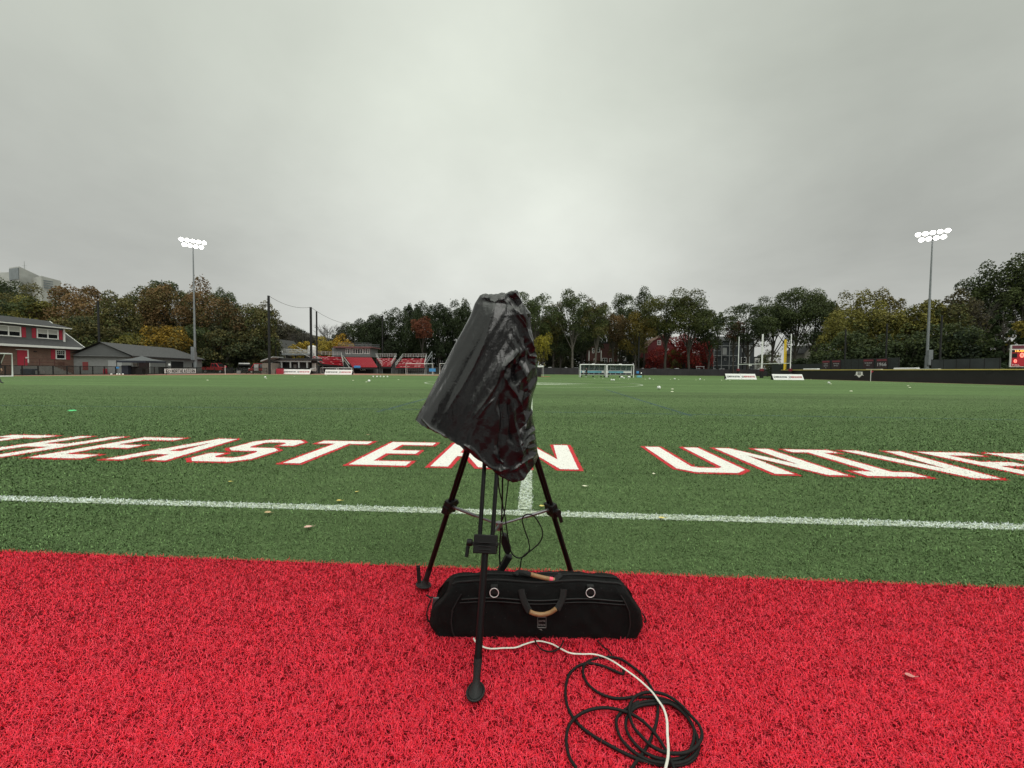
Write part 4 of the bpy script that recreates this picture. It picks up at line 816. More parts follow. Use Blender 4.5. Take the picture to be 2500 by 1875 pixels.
# right of the cover
tree(1282, 716, 138, 42, GRN, LGR, 'loose airy green tree right beside the camera cover', dens=.6, base=.3, pyb=800); tree(1318, 724, 134, 42, GRN, LGR, 'airy green tree second to the right of the camera cover', dens=.65, pyb=820)
tree(1352, 740, 138, 34, GRN, OLV, 'green tree third to the right of the camera cover', dens=.8, pyb=860); tree(1326, 816, 128, 24, YOL, (.30, .26, .03), 'small bright yellow-green tree right of the camera cover', base=.1, dens=.7)
tree(1400, 716, 132, 40, GRN, LGR, 'tall feathery green tree above the pale leaning trunks', bark=M_barkp, dens=.85, pyb=815, mix=.4); tree(1450, 727, 130, 38, GRN, OLV, 'tall olive-tipped tree above the left team shelter', bark=M_barkp, pyb=830, mix=.4)
tree(1370, 790, 138, 34, DGRN, GRN, 'dark low tree behind the pale trunks', base=.3, dens=.8); tree(1425, 800, 140, 44, DGRN, GRN, 'dark low tree behind the left team shelter', base=.35, dens=.8)
tree(1500, 760, 134, 34, (.06, .045, .02), RST, 'brownish tree between the two tall green groups', pyb=835, mix=.4, dens=.75); tree(1522, 718, 142, 32, DGRN, GRN, 'dark airy treetop, first of two beside each other right of the sky dip', pyb=800, dens=.7); tree(1574, 708, 142, 30, DGRN, GRN, 'dark airy treetop, highest one left of the big olive crown', pyb=800, dens=.7)
tree(1556, 770, 132, 40, OLV, (.15, .11, .02), 'yellow-brown tree left of the red gambrel house', pyb=868, mix=.55); tree(1520, 815, 140, 34, DGRN, OLV, 'dark leafy tree above the right team shelter', base=.3, dens=.7)
tree(1628, 712, 130, 52, GRN, (.085, .085, .02), 'big olive-green tree above the red gambrel house', pyb=822, mix=.5); tree(1690, 722, 128, 52, GRN, (.07, .075, .02), 'big round green tree above the bright red maple', pyb=838, mix=.4); tree(1728, 758, 130, 36, GRN, DGRN, 'green tree left of the grey triple-decker gap', pyb=850)
tree(1757, 764, 140, 16, YOL, LGR, 'small thin yellow-green tree in the sky gap', pyb=800, dens=.35)
tree(1672, 818, 140, 42, RED, (.26, .04, .04), 'bright red maple right of the red gambrel house', base=.08, dens=1.1); tree(1606, 846, 141, 22, (.26, .035, .03), RED, 'loose red maple branches spread in front of the red gambrel house', base=.1, dens=.5); tree(1722, 836, 140, 22, RED, (.34, .05, .05), 'second smaller red maple left of the grey triple-decker', base=.08, dens=1.0); tree(1648, 850, 139, 18, OLV, YOL, 'yellow-green shrub between the red house and the red maple', base=.05, dens=.5, name='shrub'); tree(1590, 868, 139, 16, (.12, .02, .02), RED, 'low dark red shrub at the foot of the red gambrel house', base=.02, dens=.5, name='shrub')
tree(1700, 850, 146, 30, DGRN, GRN, 'dark low tree between the two red maples', base=.05, dens=.6)
for a in ((1300, 752, 'dark rear tree just right of the camera cover'), (1345, 764, 'dark rear tree above the white car by the trunks'), (1420, 758, 'dark rear tree between the two pale trunks'), (1478, 772, 'dark rear tree above the brick row house'), (1535, 758, 'dark rear tree above the bay window house'), (1590, 765, 'dark rear tree left of the red gable')): tree(a[0], a[1], 166, 38, DGRN, GRN, a[2], base=.15, mix=.4, leafs=.55)
tree(1985, 806, 140, 30, DGRN, GRN, 'dark low tree behind the goalposts and foul pole', base=.1, dens=.8)
# big oak group
for a in ((1832, 742, 56, 838, 'broad dark green tree above the grey triple-decker'), (1886, 730, 46, 838, 'dark green tree above the white goalposts'), (1945, 706, 54, 845, 'tallest dark green tree behind the yellow foul pole'), (1998, 718, 48, 850, 'dark green tree right of the yellow foul pole top')):
    tree(a[0], a[1], 124+(a[0] % 3)*2, a[2], DGRN, GRN, a[4], pyb=a[3], dens=.95, mix=.5)
tree(1795, 785, 126, 22, DGRN, (.10, .04, .02), 'dark hanging bough with a rusty tip left of the goalposts', pyb=830, dens=.6); tree(1880, 850, 150, 26, OLV, GRN, 'soft olive tree seen low between the goalposts', base=.05, dens=.6); tree(2030, 738, 122, 24, DGRN, GRN, 'dark green tree at the right end of the tall group', pyb=840)
# right-hand yellow-green mass
for a in ((2078, 717, 108, 34, OLV, YOL, 'airy yellow-green treetop behind the front row on the right', .6), (2118, 713, 106, 34, OLV, YOL, 'second airy yellow-green treetop on the right', .6), (2172, 712, 104, 34, OLV, (.13, .11, .03), 'airy yellow-brown treetop left of the right floodlight', .55),
          (2052, 752, 88, 42, GRN, YOL, 'yellow-green tree at the left of the front row behind the batting boards', 1), (2095, 748, 84, 46, GRN, YOL, 'yellow-green tree above the first batting board signs', 1), (2150, 745, 82, 46, GRN, YOL, 'yellow-green tree left of the right floodlight pole', 1), (2205, 748, 78, 42, OLV, YOL, 'yellow-green tree just left of the right floodlight pole', 1),
          (2258, 735, 76, 42, GRN, YOL, 'yellow-green tree directly behind the right floodlight pole', 1), (2305, 726, 76, 44, GRN, (.09, .085, .025), 'olive tree right of the right floodlight pole', 1), (2350, 722, 78, 40, OLV, (.07, .06, .03), 'brown-olive tree below the bare twigs on the right', .9),
          (2392, 674, 86, 44, DGRN, GRN, 'dark green tree rising toward the right edge', .9), (2442, 640, 84, 40, DGRN, GRN, 'tall dark tree near the right edge', .8), (2492, 612, 80, 48, (.018, .028, .018), GRN, 'tallest dark tree at the right edge above the scoreboard', .75), (2545, 625, 80, 50, DGRN, GRN, 'dark tree cut by the right picture edge', .8)):
    tree(a[0], a[1], a[2], a[3], a[4], a[5], a[6], dens=a[7], base=.25 if a[7] < 1 else .1, mix=.55)
bare(2352, 696, 80, 26, 'bare twiggy tree against the sky right of the right floodlight'); bare(2392, 706, 74, 34, 'leafless branching tree in front of the dark trees on the right')
for i, (px, py, Y, hw, c) in enumerate(((2070, 812, 76, 44, DGRN), (2140, 818, 74, 44, DGRN), (2215, 815, 72, 46, DGRN), (2290, 800, 70, 48, DGRN), (2360, 790, 66, 46, (.018, .03, .02)), (2020, 850, 84, 34, DGRN))):
    tree(px, py, Y, hw, c, GRN, ('dark evergreen hedge tree behind the first batting board', 'dark evergreen behind the blank batting board', 'dark evergreen left of the right floodlight pole base', 'dark evergreen right of the right floodlight pole base', 'dark evergreen between the floodlight and the scoreboard', 'small dark evergreen behind the outfield wall end')[i], base=.01, mix=.25)
tree(2448, 750, 62, 52, (.030, .048, .020), (.045, .062, .022), 'large mid-green spruce behind the scoreboard', shape='cone', name='spruce', base=.02, dens=1.6); tree(2520, 770, 60, 40, GRN, (.20, .16, .03), 'golden-green tree cut by the right edge behind the scoreboard', mix=.5)
# ================================================================ buildings, stands, fences and field furniture
M_brick = brickmat('brown_brick', (.17, .085, .06), (.12, .062, .045), (.16, .13, .11), .22, .085)
M_dbrick = brickmat('dark_red_brick', (.10, .030, .026), (.075, .024, .022), (.10, .07, .06), .25, .09)
M_ggrey = clapmat('grey_clapboard', (.105, .11, .11), .1); M_blgrey = clapmat('slate_clapboard', (.048, .056, .062), .3); M_rclap = clapmat('red_clapboard', (.13, .018, .022), .3)
M_shing = clapmat('weathered_shingle', (.115, .108, .09), .3); M_roof = mat('roof_shingle', (.060, .060, .062), .95, var=.25, scale=2.5, bump=.3, stretch=(1, 1, 3)); M_roofd = mat('dark_roof', (.028, .028, .03), .9, var=.2)
M_wt = mat('white_trim', (.74, .74, .72), .6, var=.06); M_wf = mat('white_enamel', (.80, .80, .80), .4, var=.05); M_gt = mat('grey_trim', (.33, .34, .34), .6, var=.1)
M_redp = mat('red_paint', (.36, .022, .045), .6, var=.12); M_glass = mat('window_glass', (.010, .012, .014), .12, var=.3, scale=1, spec=.35); M_blind = mat('window_blind', (.42, .42, .39), .8, var=.1, scale=8, stretch=(1, 1, 6))
M_cblk = mat('cinder_block', (.20, .205, .20), .9, var=.12, scale=3); M_conc = mat('concrete', (.42, .42, .40), .9, var=.12, scale=.12, stretch=(1, 1, 4)); M_concd = mat('dark_tower_glass', (.16, .18, .19), .5, var=.2, scale=.3)
M_black = mat('black_paint', (.006, .006, .0065), .7, var=.2); M_vinyl = mat('black_vinyl_pad', (.010, .010, .011), .65, var=.35, scale=.6, bump=.4, bscale=2); M_mesh = mat('grey_windscreen', (.026, .026, .029), .85, var=.3, scale=.5)
M_steel = mat('galvanised_steel', (.21, .225, .235), .5, metal=.35, var=.15); M_alu = mat('aluminium_rail', (.50, .50, .49), .45, metal=.4, var=.1); M_seat = mat('red_seat', (.40, .012, .03), .45, var=.12); M_seatl = mat('red_seat_edge', (.60, .14, .16), .5, var=.1)
M_navy = mat('navy_canvas', (.018, .024, .038), .8, var=.2); M_gcan = mat('grey_canvas', (.085, .09, .095), .8, var=.12, scale=.7); M_yel = mat('yellow_cap', (.62, .50, .15), .6, var=.2, scale=.5); M_fyel = mat('foul_pole_yellow', (.72, .50, .02), .5, var=.08)
M_cyan = mat('pale_blue_panel', (.16, .42, .52), .5, var=.2, scale=1.5); M_blue = mat('blue_plastic', (.06, .25, .55), .45, var=.1); M_rail = mat('rust_red_rail', (.10, .035, .03), .7, var=.2); M_net = mat('white_net', (.5, .5, .48), .9, alpha=.20); M_netd = mat('dark_net', (.03, .035, .03), .9, alpha=.25)
M_board = mat('white_board', (.80, .80, .79), .5, var=.04); M_ink = mat('black_ink', (.015, .015, .016), .6); M_redink = mat('red_ink', (.45, .02, .05), .6); M_lit = mat('lamp_face', (1, 1, 1), .3, emit=(1, .96, .90, 14)); M_pad = mat('red_post_pad', (.16, .012, .022), .6, var=.15); M_dgl = mat('dark_glass', (.012, .015, .018), .08, spec=.8, var=.3)
M_tire = mat('tyre', (.012, .012, .012), .85); M_dark = mat('dark_interior', (.008, .008, .009), .9); M_curt = mat('grey_board_text', (.42, .42, .44), .7, var=.15)
def bx(n, m, p, *c, bevel=0, **k): return MB().box(*c).build(n, m, p, bevel=bevel, **k)
def win(p, M, x0, x1, z0, z1, mull=1, fr=.09, blind=False, name='window', mid=True, trim=None):
    """window in the local x/z plane of M, facing -y"""
    f = MB(); f.box(x0, x1, -.07, .02, z1-fr, z1, M).box(x0, x1, -.08, .02, z0, z0+fr, M).box(x0, x0+fr, -.07, .02, z0+fr, z1-fr, M).box(x1-fr, x1, -.07, .02, z0+fr, z1-fr, M)
    for i in range(1, mull+1):
        x = x0+(x1-x0)*i/(mull+1); f.box(x-fr*.5, x+fr*.5, -.065, .02, z0+fr, z1-fr, M)
    if mid: f.box(x0+fr, x1-fr, -.05, .02, (z0+z1)/2-.03, (z0+z1)/2+.03, M)
    w = f.build(name, trim or M_wt, p); MB().box(x0+fr*.5, x1-fr*.5, -.012, .01, z0+fr*.5, z1-fr*.5, M).build('pane', M_glass, w)
    if blind: MB().box(x0+fr, x1-fr, -.03, -.015, z0+(z1-z0)*.52, z1-fr, M).build('blind', M_blind, w)
    return w
def frameM(o, ex, ey=None):
    ex = Vector(ex).normalized(); ez = Vector((0, 0, 1)); ey = ez.cross(ex); m = Matrix((ex, ey, ez)).transposed().to_4x4(); m.translation = Vector(o); return m
# ---- brick house on the left: its front runs along the field end
H1 = thing('brick_house', (-69, 55, 0), 'two-storey brick and grey house with red shutters at the left edge', 'house')
Mx = frameM((-69, 0, 0), (0, 1, 0))          # local x = world y, local -y = world +x
def yb(px, X=69.0): return X*FPX/(1250-px)
bx('wall', M_brick, H1, -79, -69, 36, 61.3, 0, 4.0)
bx('dormer_wall', M_ggrey, H1, -73.8, -69.6, 34, 60.0, 4.3, 7.05)
rf = MB(); ex = .55; e0, e1 = 35.6, 61.75
for s, X0 in ((1, -68.35), (-1, -79.65)): rf.prism([Vector((X0, e0, 3.92)), Vector((-74, e0, 8.2)), Vector((-74, e0, 8.38)), Vector((X0, e0, 4.12))], (0, e1-e0, 0))
rf.build('roof', M_roof, H1)
MB().prism([Vector((-69, 61.1, 4)), Vector((-79, 61.1, 4)), Vector((-74, 61.1, 8.0))], (0, .15, 0)).build('gable_wall', M_ggrey, H1)
MB().prism([Vector((-69.0, 33.5, 7.02)), Vector((-74.2, 33.5, 8.3)), Vector((-74.2, 33.5, 8.46)), Vector((-69.0, 33.5, 7.16))], (0, 27.0, 0)).build('dormer_roof', M_roofd, H1)
bx('eave_fascia', M_wt, H1, -68.50, -68.32, 35.6, 61.75, 3.86, 4.16)
bx('dormer_fascia', M_wt, H1, -69.02, -68.92, 33.5, 60.5, 6.98, 7.12); bx('corner_board', M_wt, H1, -69.62, -69.48, 59.82, 60.04, 4.6, 7.0)
rk = MB(); rk.beam((-68.35, 61.8, 4.02), (-74, 61.8, 8.3), .1, .2, up=(0, 0, 1)); rk.build('rake_board', M_wt, H1)
Md = frameM((-69.6, 0, 0), (0, 1, 0))
for a, c in ((52.0, 54.7), (56.5, 59.2), (46.5, 49.0)): win(H1, Md, a, c, 5.25, 6.72, 1, .13, True)
for a, c in ((54.78, 55.25), (55.95, 56.42), (59.3, 59.72), (51.4, 51.9)): MB().box(a, c, -.05, .0, 5.25, 6.70, Md).build('shutter', M_redp, H1)
w = win(H1, Mx, 58.25, 59.55, 2.25, 3.65, 0, .13)
g = MB()
for i in (1, 2, 3): g.box(58.38+i*.26, 58.42+i*.26, -.03, -.014, 2.97, 3.52, Mx)
g.box(58.38, 59.42, -.03, -.014, 3.22, 3.26, Mx).build('glazing_bar', M_wt, w)
for a, c in ((57.68, 58.2), (59.6, 60.15)): MB().box(a, c, -.05, 0, 2.2, 3.7, Mx).build('shutter', M_redp, H1)
dr = MB().box(53.75, 54.85, -.04, .0, 1.25, 3.40, Mx).build('door', M_redp, H1); df = MB().box(53.6, 55.0, -.06, 0, 3.40, 3.5, Mx).box(54.85, 55.0, -.06, 0, 1.6, 3.4, Mx).build('door_frame', M_wt, H1)
MB().box(54.6, 54.85, -.12, -.04, 2.25, 2.45, Mx).build('handle', M_wt, dr)
MB().box(55.6, 55.9, -.14, 0, 3.2, 3.34, Mx).build('wall_lamp', M_black, H1); MB().box(58.5, 59.4, -.03, 0, 1.35, 1.8, Mx).build('vent', mat('rust_vent', (.10, .05, .035), .8), H1)
st = MB(); st.box(53.3, 56.8, -1.6, 0, 0, 1.22, Mx)
for i in range(6): st.box(56.8+i*.35, 57.15+i*.35, -1.6, 0, 0, 1.05-i*.17, Mx)
st.build('door_steps', mat('old_concrete', (.22, .21, .20), .9), H1)
hr = MB()
for z in (2.2, 1.7): hr.beam(Mx @ Vector((53.3, -1.55, z)), Mx @ Vector((56.8, -1.55, z)), .05); hr.beam(Mx @ Vector((56.8, -1.55, z)), Mx @ Vector((59.2, -1.55, z-1.15)), .05)
for x, z in ((53.3, 2.2), (55, 2.2), (56.8, 2.2), (58, 1.62), (59.2, 1.05)): hr.beam(Mx @ Vector((x, -1.55, z)), Mx @ Vector((x, -1.55, z-1.1)), .05)
hr.build('handrail', M_rail, H1)
# ---- grey shed behind the tent
S0 = Vector((-61.8, 62.5, 0)); S1 = Vector((-67.2, 83.5, 0)); sd_ = (S1-S0).normalized(); sn = Vector((-sd_.y, sd_.x, 0)); SW = 7.6; SLn = (S1-S0).length
H2 = thing('grey_shed', (S0+S1)/2, 'long low grey block shed with grey hip roof behind the dark tent', 'shed')
Ms = Matrix((sd_, -sn*-1, Vector((0, 0, 1)))).transposed().to_4x4(); Ms.translation = S0       # local x along wall, y into the building
MB().box(0, SLn, 0, SW, 0, 2.95, Ms).build('wall', M_cblk, H2)
rb = MB(); o_ = .45; zr = 4.95; P_ = [Ms @ Vector(v) for v in ((-o_, -o_, 2.82), (SLn+o_, -o_, 2.82), (SLn+o_, SW+o_, 2.82), (-o_, SW+o_, 2.82), (-o_, SW/2, zr), (SLn-3.0, SW/2, zr))]
Q_ = [p+Vector((0, 0, .16)) for p in P_]; rb.add(Q_, [(0, 1, 5, 4), (2, 3, 4, 5), (1, 2, 5)]); rb.add(P_[:4]+Q_[:4], [(0, 1, 5, 4), (1, 2, 6, 5), (2, 3, 7, 6), (3, 2, 1, 0)]); rb.build('roof', M_roof, H2)
MB().prism([Ms @ Vector((-.02, .05, 2.95)), Ms @ Vector((-.02, SW-.05, 2.95)), Ms @ Vector((-.02, SW/2, 4.95))], sd_*.1).build('gable_wall', M_ggrey, H2)
MB().beam(Ms @ Vector((-o_, -o_, 2.88)), Ms @ Vector((SLn+o_, -o_, 2.88)), .06, .18).build('gutter', M_roofd, H2)
def shx(px): 
    d = ray(px, 900); n_ = (d.x*sd_.y-d.y*sd_.x); t = (S0.x*sd_.y-S0.y*sd_.x)/n_; return (Vector((d.x*t, d.y*t, 0))-S0).dot(sd_)
x0, x1 = shx(417), shx(448); dd = MB().box(x0, x1, -.02, .03, .9, 2.35, Ms).build('opening', M_dark, H2); f = MB()
for a in ((x0-.12, x0, .9, 2.35), (x1, x1+.12, .9, 2.35), (x0-.12, x1+.12, 2.35, 2.5)): f.box(a[0], a[1], -.05, .02, a[2], a[3], Ms)
f.build('opening_frame', M_gt, H2)
x0, x1 = shx(469), shx(477); MB().box(x0, x1, -.03, .02, 1.2, 2.2, Ms).build('window', M_glass, H2)
x0, x1 = shx(338), shx(364); dd = MB().box(x0, x1, -.04, .02, 0, 2.6, Ms).build('garage_door', mat('dark_maroon_door', (.035, .018, .018), .7), H2); MB().box(x1, x1+.18, -.06, .02, 0, 2.75, Ms).box(x0, x1, -.06, .02, 2.6, 2.75, Ms).build('door_frame', M_wt, dd)
MB().box(-.05, .01, 1.2, 3.0, 0, 2.2, Ms).build('side_door', M_gt, H2); MB().box(-.05, .01, 5.6, 6.3, .6, 1.9, Ms).build('hatch', mat('dull_red_hatch', (.20, .04, .04), .8), H2)
# ---- tower on the hill
TWR = thing('concrete_tower', (XA(60, 270), 270, hillz(XA(60, 270), 270)), 'pale grey concrete block with a roof mast, rising behind the left trees', 'building')
def blk(name, m, pts, zt, zb, par=TWR): return MB().prism([Vector((x, y, zb)) for x, y in pts], (0, 0, zt-zb)).build(name, m, par)
A_ = [XA(31, 250), 250]; B_ = [XA(55, 246), 246]; C_ = [XA(126, 285), 285]; D_ = [XA(105, 292), 292]
z0 = ZA(31, 654, 250); blk('main_block', M_conc, [A_, B_, C_, D_], z0, z0-32)
MB().prism([Vector((*A_, z0-8)) + Vector((.3, -.4, 0)), Vector((*B_, z0-8)) + Vector((-.2, -.35, 0)), Vector((*B_, z0-.8))+Vector((-.2, -.35, 0)), Vector((*A_, z0-.8))+Vector((.3, -.4, 0))], (0, .3, 0)).build('glazed_corner', M_concd, TWR)  # glazing is darker than the concrete walls around it
A2 = [XA(84, 255), 255]; B2 = [XA(108, 248), 248]; C2_ = [XA(155, 262), 262]; D2 = [XA(140, 270), 270]; z2 = ZA(110, 673.5, 248); blk('front_wing', mat('pale_concrete', (.46, .46, .43), .9, var=.1, scale=.15), [A2, B2, C2_, D2], z2, z2-30)
blk('left_wing', M_conc, [[XA(-60, 262), 262], [XA(34, 258), 258], [XA(40, 275), 275], [XA(-60, 280), 280]], ZA(0, 666, 260), ZA(0, 666, 260)-24)
wb = MB()
for k in range(4):
    z = ZA(120, 684+k*5.5, 250)
    a, c = Vector((XA(116, 250), 249.6, z)), Vector((XA(133, 253), 253.8, z)); wb.prism([a, c, c-Vector((0, 0, .75)), a-Vector((0, 0, .75))], (.1, -.3, 0))
    a, c = Vector((XA(79, 258), 256, z+1)), Vector((XA(91, 262), 260, z+1)); wb.prism([a, c, c-Vector((0, 0, .7)), a-Vector((0, 0, .7))], (0, -2.3, 0)) if k < 2 else None
wb.build('window_band', M_concd, TWR)
mx_ = XA(68, 265); zt = ZA(68, 638, 265); MB().tube([(mx_, 265, zt-8), (mx_, 265, zt)], [.35, .12], 6).beam((mx_-1.3, 265, zt-3), (mx_+1.6, 265, zt-3), .15).beam((mx_, 265, zt-4.4), (mx_+1.6, 265, zt-4.6), .12).build('roof_mast', M_gt, TWR)
# ---- generic gabled house
def house(name, lab, px0, px1, Y, pye, pyr, wallm, roofm, wins, kind='gable', trim=M_wt, dep=9, doors=(), cat='house', z0=0, ridge=.5):
    x0, x1 = XA(px0, Y), XA(px1, Y); ze = ZA(px0, pye, Y); zr = ZA((px0+px1)/2, pyr, Y); r = thing(name, ((x0+x1)/2, Y+dep/2, z0), lab, cat)
    bx('wall', wallm, r, x0, x1, Y, Y+dep, z0-.3, ze)
    xm = x0+(x1-x0)*ridge; b = MB(); o = .35
    if kind == 'gable':
        for a, c in ((x0-o, xm), (x1+o, xm)): b.prism([Vector((a, Y-o, ze-.25)), Vector((c, Y-o, zr)), Vector((c, Y-o, zr+.22)), Vector((a, Y-o, ze-.03))], (0, dep+2*o, 0))
        MB().prism([Vector((x0, Y, ze)), Vector((x1, Y, ze)), Vector((xm, Y, zr))], (0, .2, 0)).build('gable_wall', wallm, r)
    elif kind == 'gambrel':
        xk0, xk1 = x0+(x1-x0)*.20, x1-(x1-x0)*.20; zk = ze+(zr-ze)*.52; prof = [(x0-o, ze-.2), (xk0, zk), (xm, zr), (xk1, zk), (x1+o, ze-.2)]
        for (a, za), (c, zc) in zip(prof[:-1], prof[1:]): b.prism([Vector((a, Y-o, za)), Vector((c, Y-o, zc)), Vector((c, Y-o, zc+.25)), Vector((a, Y-o, za+.25))], (0, dep+2*o, 0))
        MB().prism([Vector((x0, Y, ze)), Vector((x1, Y, ze)), Vector((xk1, Y, zk)), Vector((xm, Y, zr)), Vector((xk0, Y, zk))], (0, .2, 0)).build('gable_wall', wallm, r)
    elif kind == 'side': b.prism([Vector((x0-o, Y-o, ze-.05)), Vector((x0-o, Y+dep+o, ze-.05)), Vector((x0-o, Y+dep/2, zr))], (x1-x0+2*o, 0, 0))
    else: b.box(x0-.15, x1+.15, Y-.15, Y+dep+.15, ze+.003, ze+.35)
    b.build('roof', roofm, r); Mf = Matrix.Translation((0, Y, 0))
    for w_ in wins:
        a, c, t, d = w_[:4]; win(r, Mf, XA(a, Y), XA(c, Y), ZA(a, d, Y), ZA(a, t, Y), w_[4] if len(w_) > 4 else 0, .16, trim=trim, mid=len(w_) < 6)
    return r
hq = house('weathered_house', 'weathered shingled gable house behind the dugout and tallest net pole', 650, 702, 128, 868, 829, M_shing, mat('shingle_roof_grey', (.05, .05, .048), .9, var=.2), [(666, 681, 838, 849, 1), (683, 691, 857, 868)], dep=10)
MB().box(XA(676, 127), XA(681, 127), 127.7, 128, ZA(678, 836.5, 128), ZA(678, 835, 128)).build('gable_lamp', M_wt, hq)
house('hidden_house', 'pale grey house with white eave half hidden in the left trees', 312, 368, 112, 802, 780, M_gt, M_roofd, [(318, 327, 776, 788, 1), (322, 334, 806, 818, 1)], kind='side', z0=hillz(XA(340, 112), 112))
house('brick_row_house', 'dark red brick row house with white downpipes behind the left team shelter', 1437, 1511, 152, 838, 830, M_dbrick, M_roofd, [(1449, 1455, 875, 888), (1470, 1482, 874, 886, 1), (1487, 1493, 875, 887), (1445, 1450, 850, 862), (1456, 1464, 848, 860), (1494, 1499, 848, 860)], kind='flat')
r_ = [o for o in SC.objects if o.name == 'brick_row_house'][0]
for px in (1437.5, 1467, 1508.5):
    x = XA(px, 151.8); MB().tube([(x, 151.8, 0), (x, 151.8, ZA(px, 856 if px != 1508.5 else 842, 151.8))], .2, 6).build('downpipe', M_wt, r_)
house('bay_house', 'small grey house with white bay window right of the brick row house', 1512, 1530, 156, 842, 830, M_blgrey, M_roofd, [(1514, 1518, 868, 882), (1520, 1527, 870, 880, 1), (1515, 1521, 848, 858)], kind='flat')
house('tan_house', 'dark brown house seen dimly between trunks right of the camera cover', 1338, 1378, 158, 862, 845, mat('brown_siding', (.06, .045, .035), .9), M_roofd, [(1344, 1352, 869, 877)], kind='gable')
house('white_porch_house', 'dark house with a white stacked porch behind the pale trunks', 1380, 1398, 158, 858, 848, mat('brown_siding', (.06, .045, .035), .9), M_roofd, [(1382, 1388, 858, 866, 1), (1382, 1388, 870, 878, 1)], kind='flat')
house('red_gambrel_house', 'dark red clapboard house with gambrel roof behind the far fence', 1579, 1648, 148, 849, 817, M_rclap, mat('brown_rake', (.14, .08, .06), .9), [(1603, 1612, 831, 842, 1), (1627, 1637, 830, 837), (1591, 1599, 872, 884), (1624, 1632, 852, 856)], kind='gambrel', ridge=.62)
MB().box(XA(1602, 147.9), XA(1603, 147.9), 147.8, 148, 0, ZA(1602, 851, 148)).build('corner_board', mat('salmon_trim', (.30, .12, .10), .8), [o for o in SC.objects if o.name == 'red_gambrel_house'][0])
gh = house('grey_triple_decker', 'slate grey three-storey house with balconies behind the far fence', 1740, 1800, 146, 831, 818, M_blgrey, M_roof, [(1743, 1757, 848.5, 856.5, 1), (1782, 1791, 848, 856), (1743, 1751, 873, 883), (1767, 1772, 874, 880), (1786, 1795, 873, 883)], kind='side', trim=M_gt, dep=11)
Yg = 145.6; b = MB()
for py in (844, 868, 892): b.box(XA(1740, Yg), XA(1800, Yg), Yg-.35, Yg, ZA(1770, py+.8, Yg), ZA(1770, py-.4, Yg))
for px in (1740.5, 1759, 1778, 1799.5): b.box(XA(px-.6, Yg), XA(px+.6, Yg), Yg-.5, Yg-.352, 0, ZA(px, 831, Yg))
b.build('balcony_frame', M_gt, gh)
MB().box(XA(1763, Yg), XA(1773, Yg), Yg, Yg+.3, ZA(1768, 866, Yg), ZA(1768, 849, Yg)).build('balcony_door', M_gt, gh)
dm = MB(); a, c = XA(1779, Yg), XA(1797, Yg); za, zb = ZA(1788, 840, Yg), ZA(1788, 824, Yg); dm.box(a, c, Yg-.2, Yg+5, za, zb); dm.prism([Vector((a-.4, Yg-.3, zb)), Vector((c+.4, Yg-.3, zb)), Vector(((a+c)/2, Yg-.3, ZA(1788, 816, Yg)))], (0, 5, 0)).build('dormer', M_gt, gh)
MB().box(XA(1781.5, Yg), XA(1784.5, Yg), Yg-.35, Yg-.2, za+.2, zb-.3).box(XA(1788, Yg), XA(1792, Yg), Yg-.35, Yg-.2, za+.2, zb-.3).build('dormer_window', M_glass, gh)
house('dark_side_house', 'dark slate house wing behind the left goalpost upright', 1800, 1840, 150, 830, 822, mat('dark_slate_siding', (.040, .045, .050), .85, var=.15), M_roofd, [(1810, 1819, 847, 860), (1808, 1821, 872, 886)], kind='flat')
MB().box(XA(1827, 149.9), XA(1829, 149.9), 149.7, 150, 0, ZA(1828, 845, 150)).box(XA(1801, 149.9), XA(1840, 149.9), 149.6, 149.7, ZA(1820, 844.6, 150), ZA(1820, 843.6, 150)).build('corner_board', M_gt, [o for o in SC.objects if o.name == 'dark_side_house'][0])
house('pale_shed_house', 'pale beige house wall glimpsed through the big tree branches', 1962, 1990, 130, 862, 845, mat('beige_siding', (.24, .23, .20), .8), M_roof, [(1968, 1973, 880, 886)], kind='gable')
house('small_white_house', 'tiny white gable seen low between the goalposts', 1876, 1890, 170, 872, 866, M_wt, M_roofd, [(1880, 1884, 874, 880)], kind='gable')
house('white_garage', 'small white and grey garage right of the triple-decker', 1842, 1854, 152, 873, 868, M_wt, M_roofd, [(1844, 1850, 878, 888)], kind='flat')
